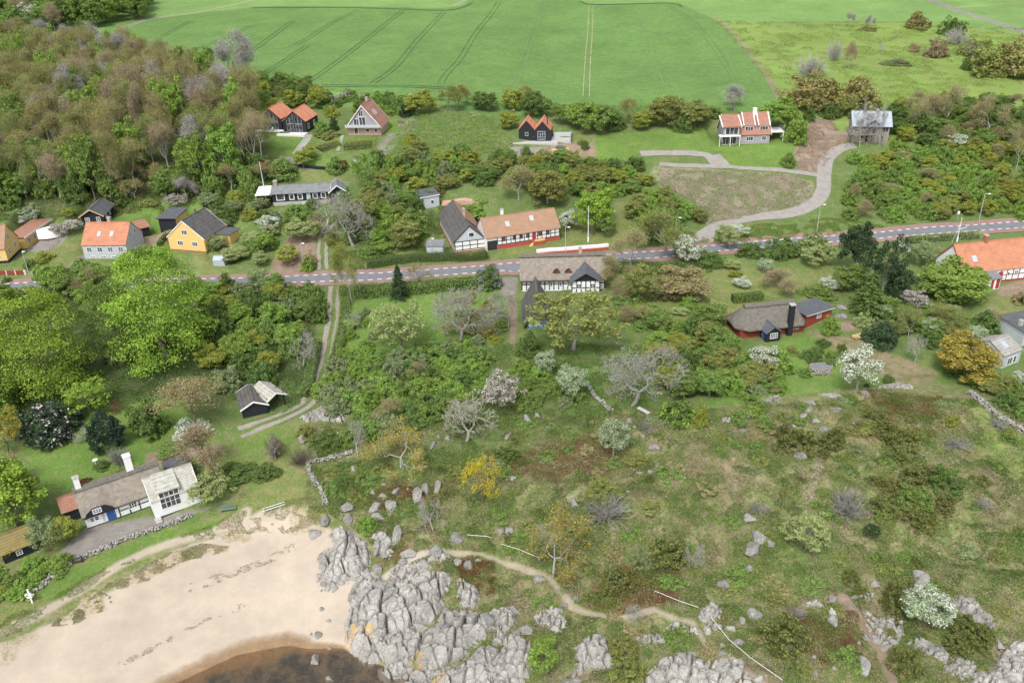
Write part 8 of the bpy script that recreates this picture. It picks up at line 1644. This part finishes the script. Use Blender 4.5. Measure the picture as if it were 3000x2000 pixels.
cover('seaweed_wrack', [(540, 1715), (700, 1660), (780, 1630), (860, 1590), (875, 1605), (790, 1650), (710, 1682), (550, 1738)], 4500, .045, .04, [(.06, .045, .03), (.10, .07, .04)], 'dark line of dried seaweed on the upper sand', 28, .12, .9, feather=.3)
cover('seaweed_wrack', [(560, 1830), (640, 1785), (760, 1755), (800, 1745), (800, 1760), (720, 1785), (620, 1815), (420, 1925), (350, 1955), (345, 1940)], 6500, .045, .04, [(.05, .04, .03), (.09, .07, .04)], 'dark line of dried seaweed on the lower sand', 29, .12, .9, feather=.3)
cover('beach_debris', [(0, 1990), (300, 1800), (700, 1640), (860, 1570), (960, 1700), (1000, 1850), (700, 1900), (400, 2050)], 1800, .035, .02, [(.16, .13, .10), (.28, .24, .19), (.38, .34, .29)], 'tiny dark bits of weed and pebbles strewn over the sand', 40, -1, 3)
# ------------------------------------------------------------ labels for the plants and boulders by look and neighbour
LAND = [(832, 380, 'the twin black gable houses'), (1070, 390, 'the steep roofed brick house'), (1590, 405, 'the small black house'), (2180, 400, 'the dormer house'), (2545, 400, 'the stone house'), (880, 590, 'the long black bungalow'), (310, 730, 'the grey plastered house'), (550, 720, 'the yellow gable house'), (493, 650, 'the black garage'), (275, 640, 'the black log cabin'), (-20, 750, 'the yellow villa'),
 (1375, 720, 'the slate roofed barn'), (1540, 700, 'the half timbered farmhouse'), (1650, 830, 'the thatched longhouse'), (2260, 960, 'the red thatched cottage'), (2900, 780, 'the red tiled longhouse'), (2950, 1070, 'the pale grey cottage'), (370, 1480, 'the white thatched cottage'), (750, 1210, 'the black shed'), (90, 815, 'the red picket fence'), (782, 603, 'the pennant flagpole'), (1723, 708, 'the bare white flagpole'), (970, 768, 'the transformer kiosk'),
 (320, 1300, 'the dark holly bush'), (170, 1000, 'the left beech'), (490, 950, 'the beech by the road'), (970, 930, 'the two wheel track'), (1345, 1000, 'the bare garden tree'), (1850, 1180, 'the leaning bare tree'), (1462, 1200, 'the large blossom tree'), (1600, 1090, 'the small silvery tree'), (2510, 1130, 'the white flowering tree'), (1797, 1330, 'the lone whitebeam'), (1415, 1460, 'the yellow young oak'), (1620, 1650, 'the sparse spreading tree'), (2362, 1600, 'the round pale green tree'), (2708, 1820, 'the whitebeam bush'),
 (2480, 1500, 'the bleached bare bush'), (1592, 1960, 'the fresh green rock bush'), (1050, 1800, 'the fissured sea rocks'), (820, 1620, 'the beach end rocks'), (1180, 1350, 'the orange budded tree'), (2825, 1100, 'the orange gold tree'), (2540, 880, 'the dark spruce'), (2410, 500, 'the winding drive'), (2140, 570, 'the brushy plot'), (1717, 250, 'the pale tractor ruts'), (2786, 90, 'the dark meadow tree'), (2950, 200, 'the meadow corner bushes'), (690, 200, 'the tall bare corner tree'), (345, 80, 'the field track corner'), (1650, 1780, 'the footpath bend'), (2100, 1850, 'the long rope rail'), (1900, 1750, 'the heather bank'), (2560, 1850, 'the right footpath'), (2240, 1420, 'the tan grass clearing'), (2700, 1460, 'the big juniper patch'), (2870, 1376, 'the path junction'), (1000, 1400, 'the moor stone wall'), (2800, 550, 'the road lamp at the right'), (1200, 700, 'the mound bushes'), (1300, 500, 'the pink round roof'), (2270, 1144, 'the red round table'), (1885, 1205, 'the plank table'), (200, 400, 'the wood slope'), (450, 330, 'the wood brow'), (60, 560, 'the wood foot'), (1320, 400, 'the weedy plot'), (2600, 1250, 'the upper moor junipers'), (2950, 1750, 'the right moor slope'), (2980, 1900, 'the corner rocks'), (1760, 2000, 'the olive juniper'), (2000, 1950, 'the pale slab rocks')]
LOOK = {'beech': 'yellow green', 'lime': 'bright yellow green', 'fresh': 'fresh green', 'green': 'mid green', 'deep': 'deep green', 'dark': 'dark green', 'holly': 'blackish green', 'olive': 'olive', 'oliveyellow': 'yellowish olive', 'brown': 'brown budding', 'tan': 'tan budding', 'pink': 'pinkish budding', 'silver': 'silvery green', 'pale': 'pale green', 'greygreen': 'grey green', 'yellow': 'bright yellow', 'orange': 'orange brown', 'gorse': 'dark olive', 'white': 'white flowering', 'whitepink': 'pinkish white flowering', 'lilac': 'purple flowering', 'red': 'dark red leaved', 'bare': 'leafless grey', 'grey': 'grey'}
PLURAL = {'boulder': 'boulders', 'woodland_tree': 'budding trees', 'bare_tree': 'bare trees', 'broadleaf_tree': 'leafy trees', 'shrub': 'shrubs', 'low_shrub': 'low shrubs', 'small_tree': 'small trees', 'juniper_bush': 'junipers', 'bare_bush': 'bare bushes', 'spreading_tree': 'spreading trees', 'conifer_tree': 'conifers', 'beech_tree': 'beeches', 'evergreen_bush': 'evergreen bushes', 'tall_bush': 'tall bushes'}
bpy.context.view_layer.update()
pend = {}
ORD = ['first', 'second', 'third', 'fourth', 'fifth', 'sixth', 'seventh', 'eighth', 'ninth', 'tenth', 'eleventh', 'twelfth']
for (e, lb, look, name, p, H) in PLANTS:
    nm = name.replace('_', ' ')
    if lb: e['label'] = lb; continue
    u, v = proj([p]); u, v = float(u[0]), float(v[0])
    k = min(range(len(LAND)), key=lambda i: math.hypot(LAND[i][0]-u, (LAND[i][1]-v)*1.3)); du, dv = u-LAND[k][0], v-LAND[k][1]
    side = ('left of' if du < 0 else 'right of') if abs(du) > abs(dv)*1.1 else ('above' if dv < 0 else 'below')
    if math.hypot(du, dv) > 95: side = ('far ' if side in ('left of', 'right of') else 'well ')+side
    pend.setdefault((LOOK.get(look, look)+' '+nm, side+' '+LAND[k][2], nm), []).append((e, H, u, v, name))
for (a, b, nm), L in pend.items():
    if len(L) == 1: L[0][0]['label'] = a+' '+b
    elif len(L) <= 3:
        ax = 2 if max(q[2] for q in L)-min(q[2] for q in L) > max(q[3] for q in L)-min(q[3] for q in L) else 3
        L.sort(key=lambda q: q[ax]); wd = (['left', 'right'] if ax == 2 else ['upper', 'lower']) if len(L) == 2 else (['leftmost', 'middle', 'rightmost'] if ax == 2 else ['uppermost', 'middle', 'lowest'])
        for w_, q in zip(wd, L): q[0]['label'] = w_+' '+a+' of '+('two' if len(L) == 2 else 'three')+' '+b
    else:
        nr = -(-len(L)//9); L.sort(key=lambda q: q[3]); per = -(-len(L)//nr); RW = [''] if nr == 1 else [', upper row,', ', lower row,'] if nr == 2 else [', top row,', ', middle row,', ', bottom row,'] if nr == 3 else [', %s row,' % ORD[k] for k in range(nr)]
        for k in range(nr):
            for n_, q in enumerate(sorted(L[k*per:(k+1)*per], key=lambda q: q[2])): q[0]['label'] = ORD[n_]+' '+a+' from left'+RW[k]+' '+b
    for q in L:
        for wd_ in (' woodland', ' budding', ' the', ' flowering', ' the', ' green'):
            if len(q[0]['label'].split()) > 16: q[0]['label'] = q[0]['label'].replace(wd_, '', 1)
        if 'group' not in q[0] and len(L) > 1: q[0]['group'] = PLURAL.get(q[4], nm+'s')+' '+b
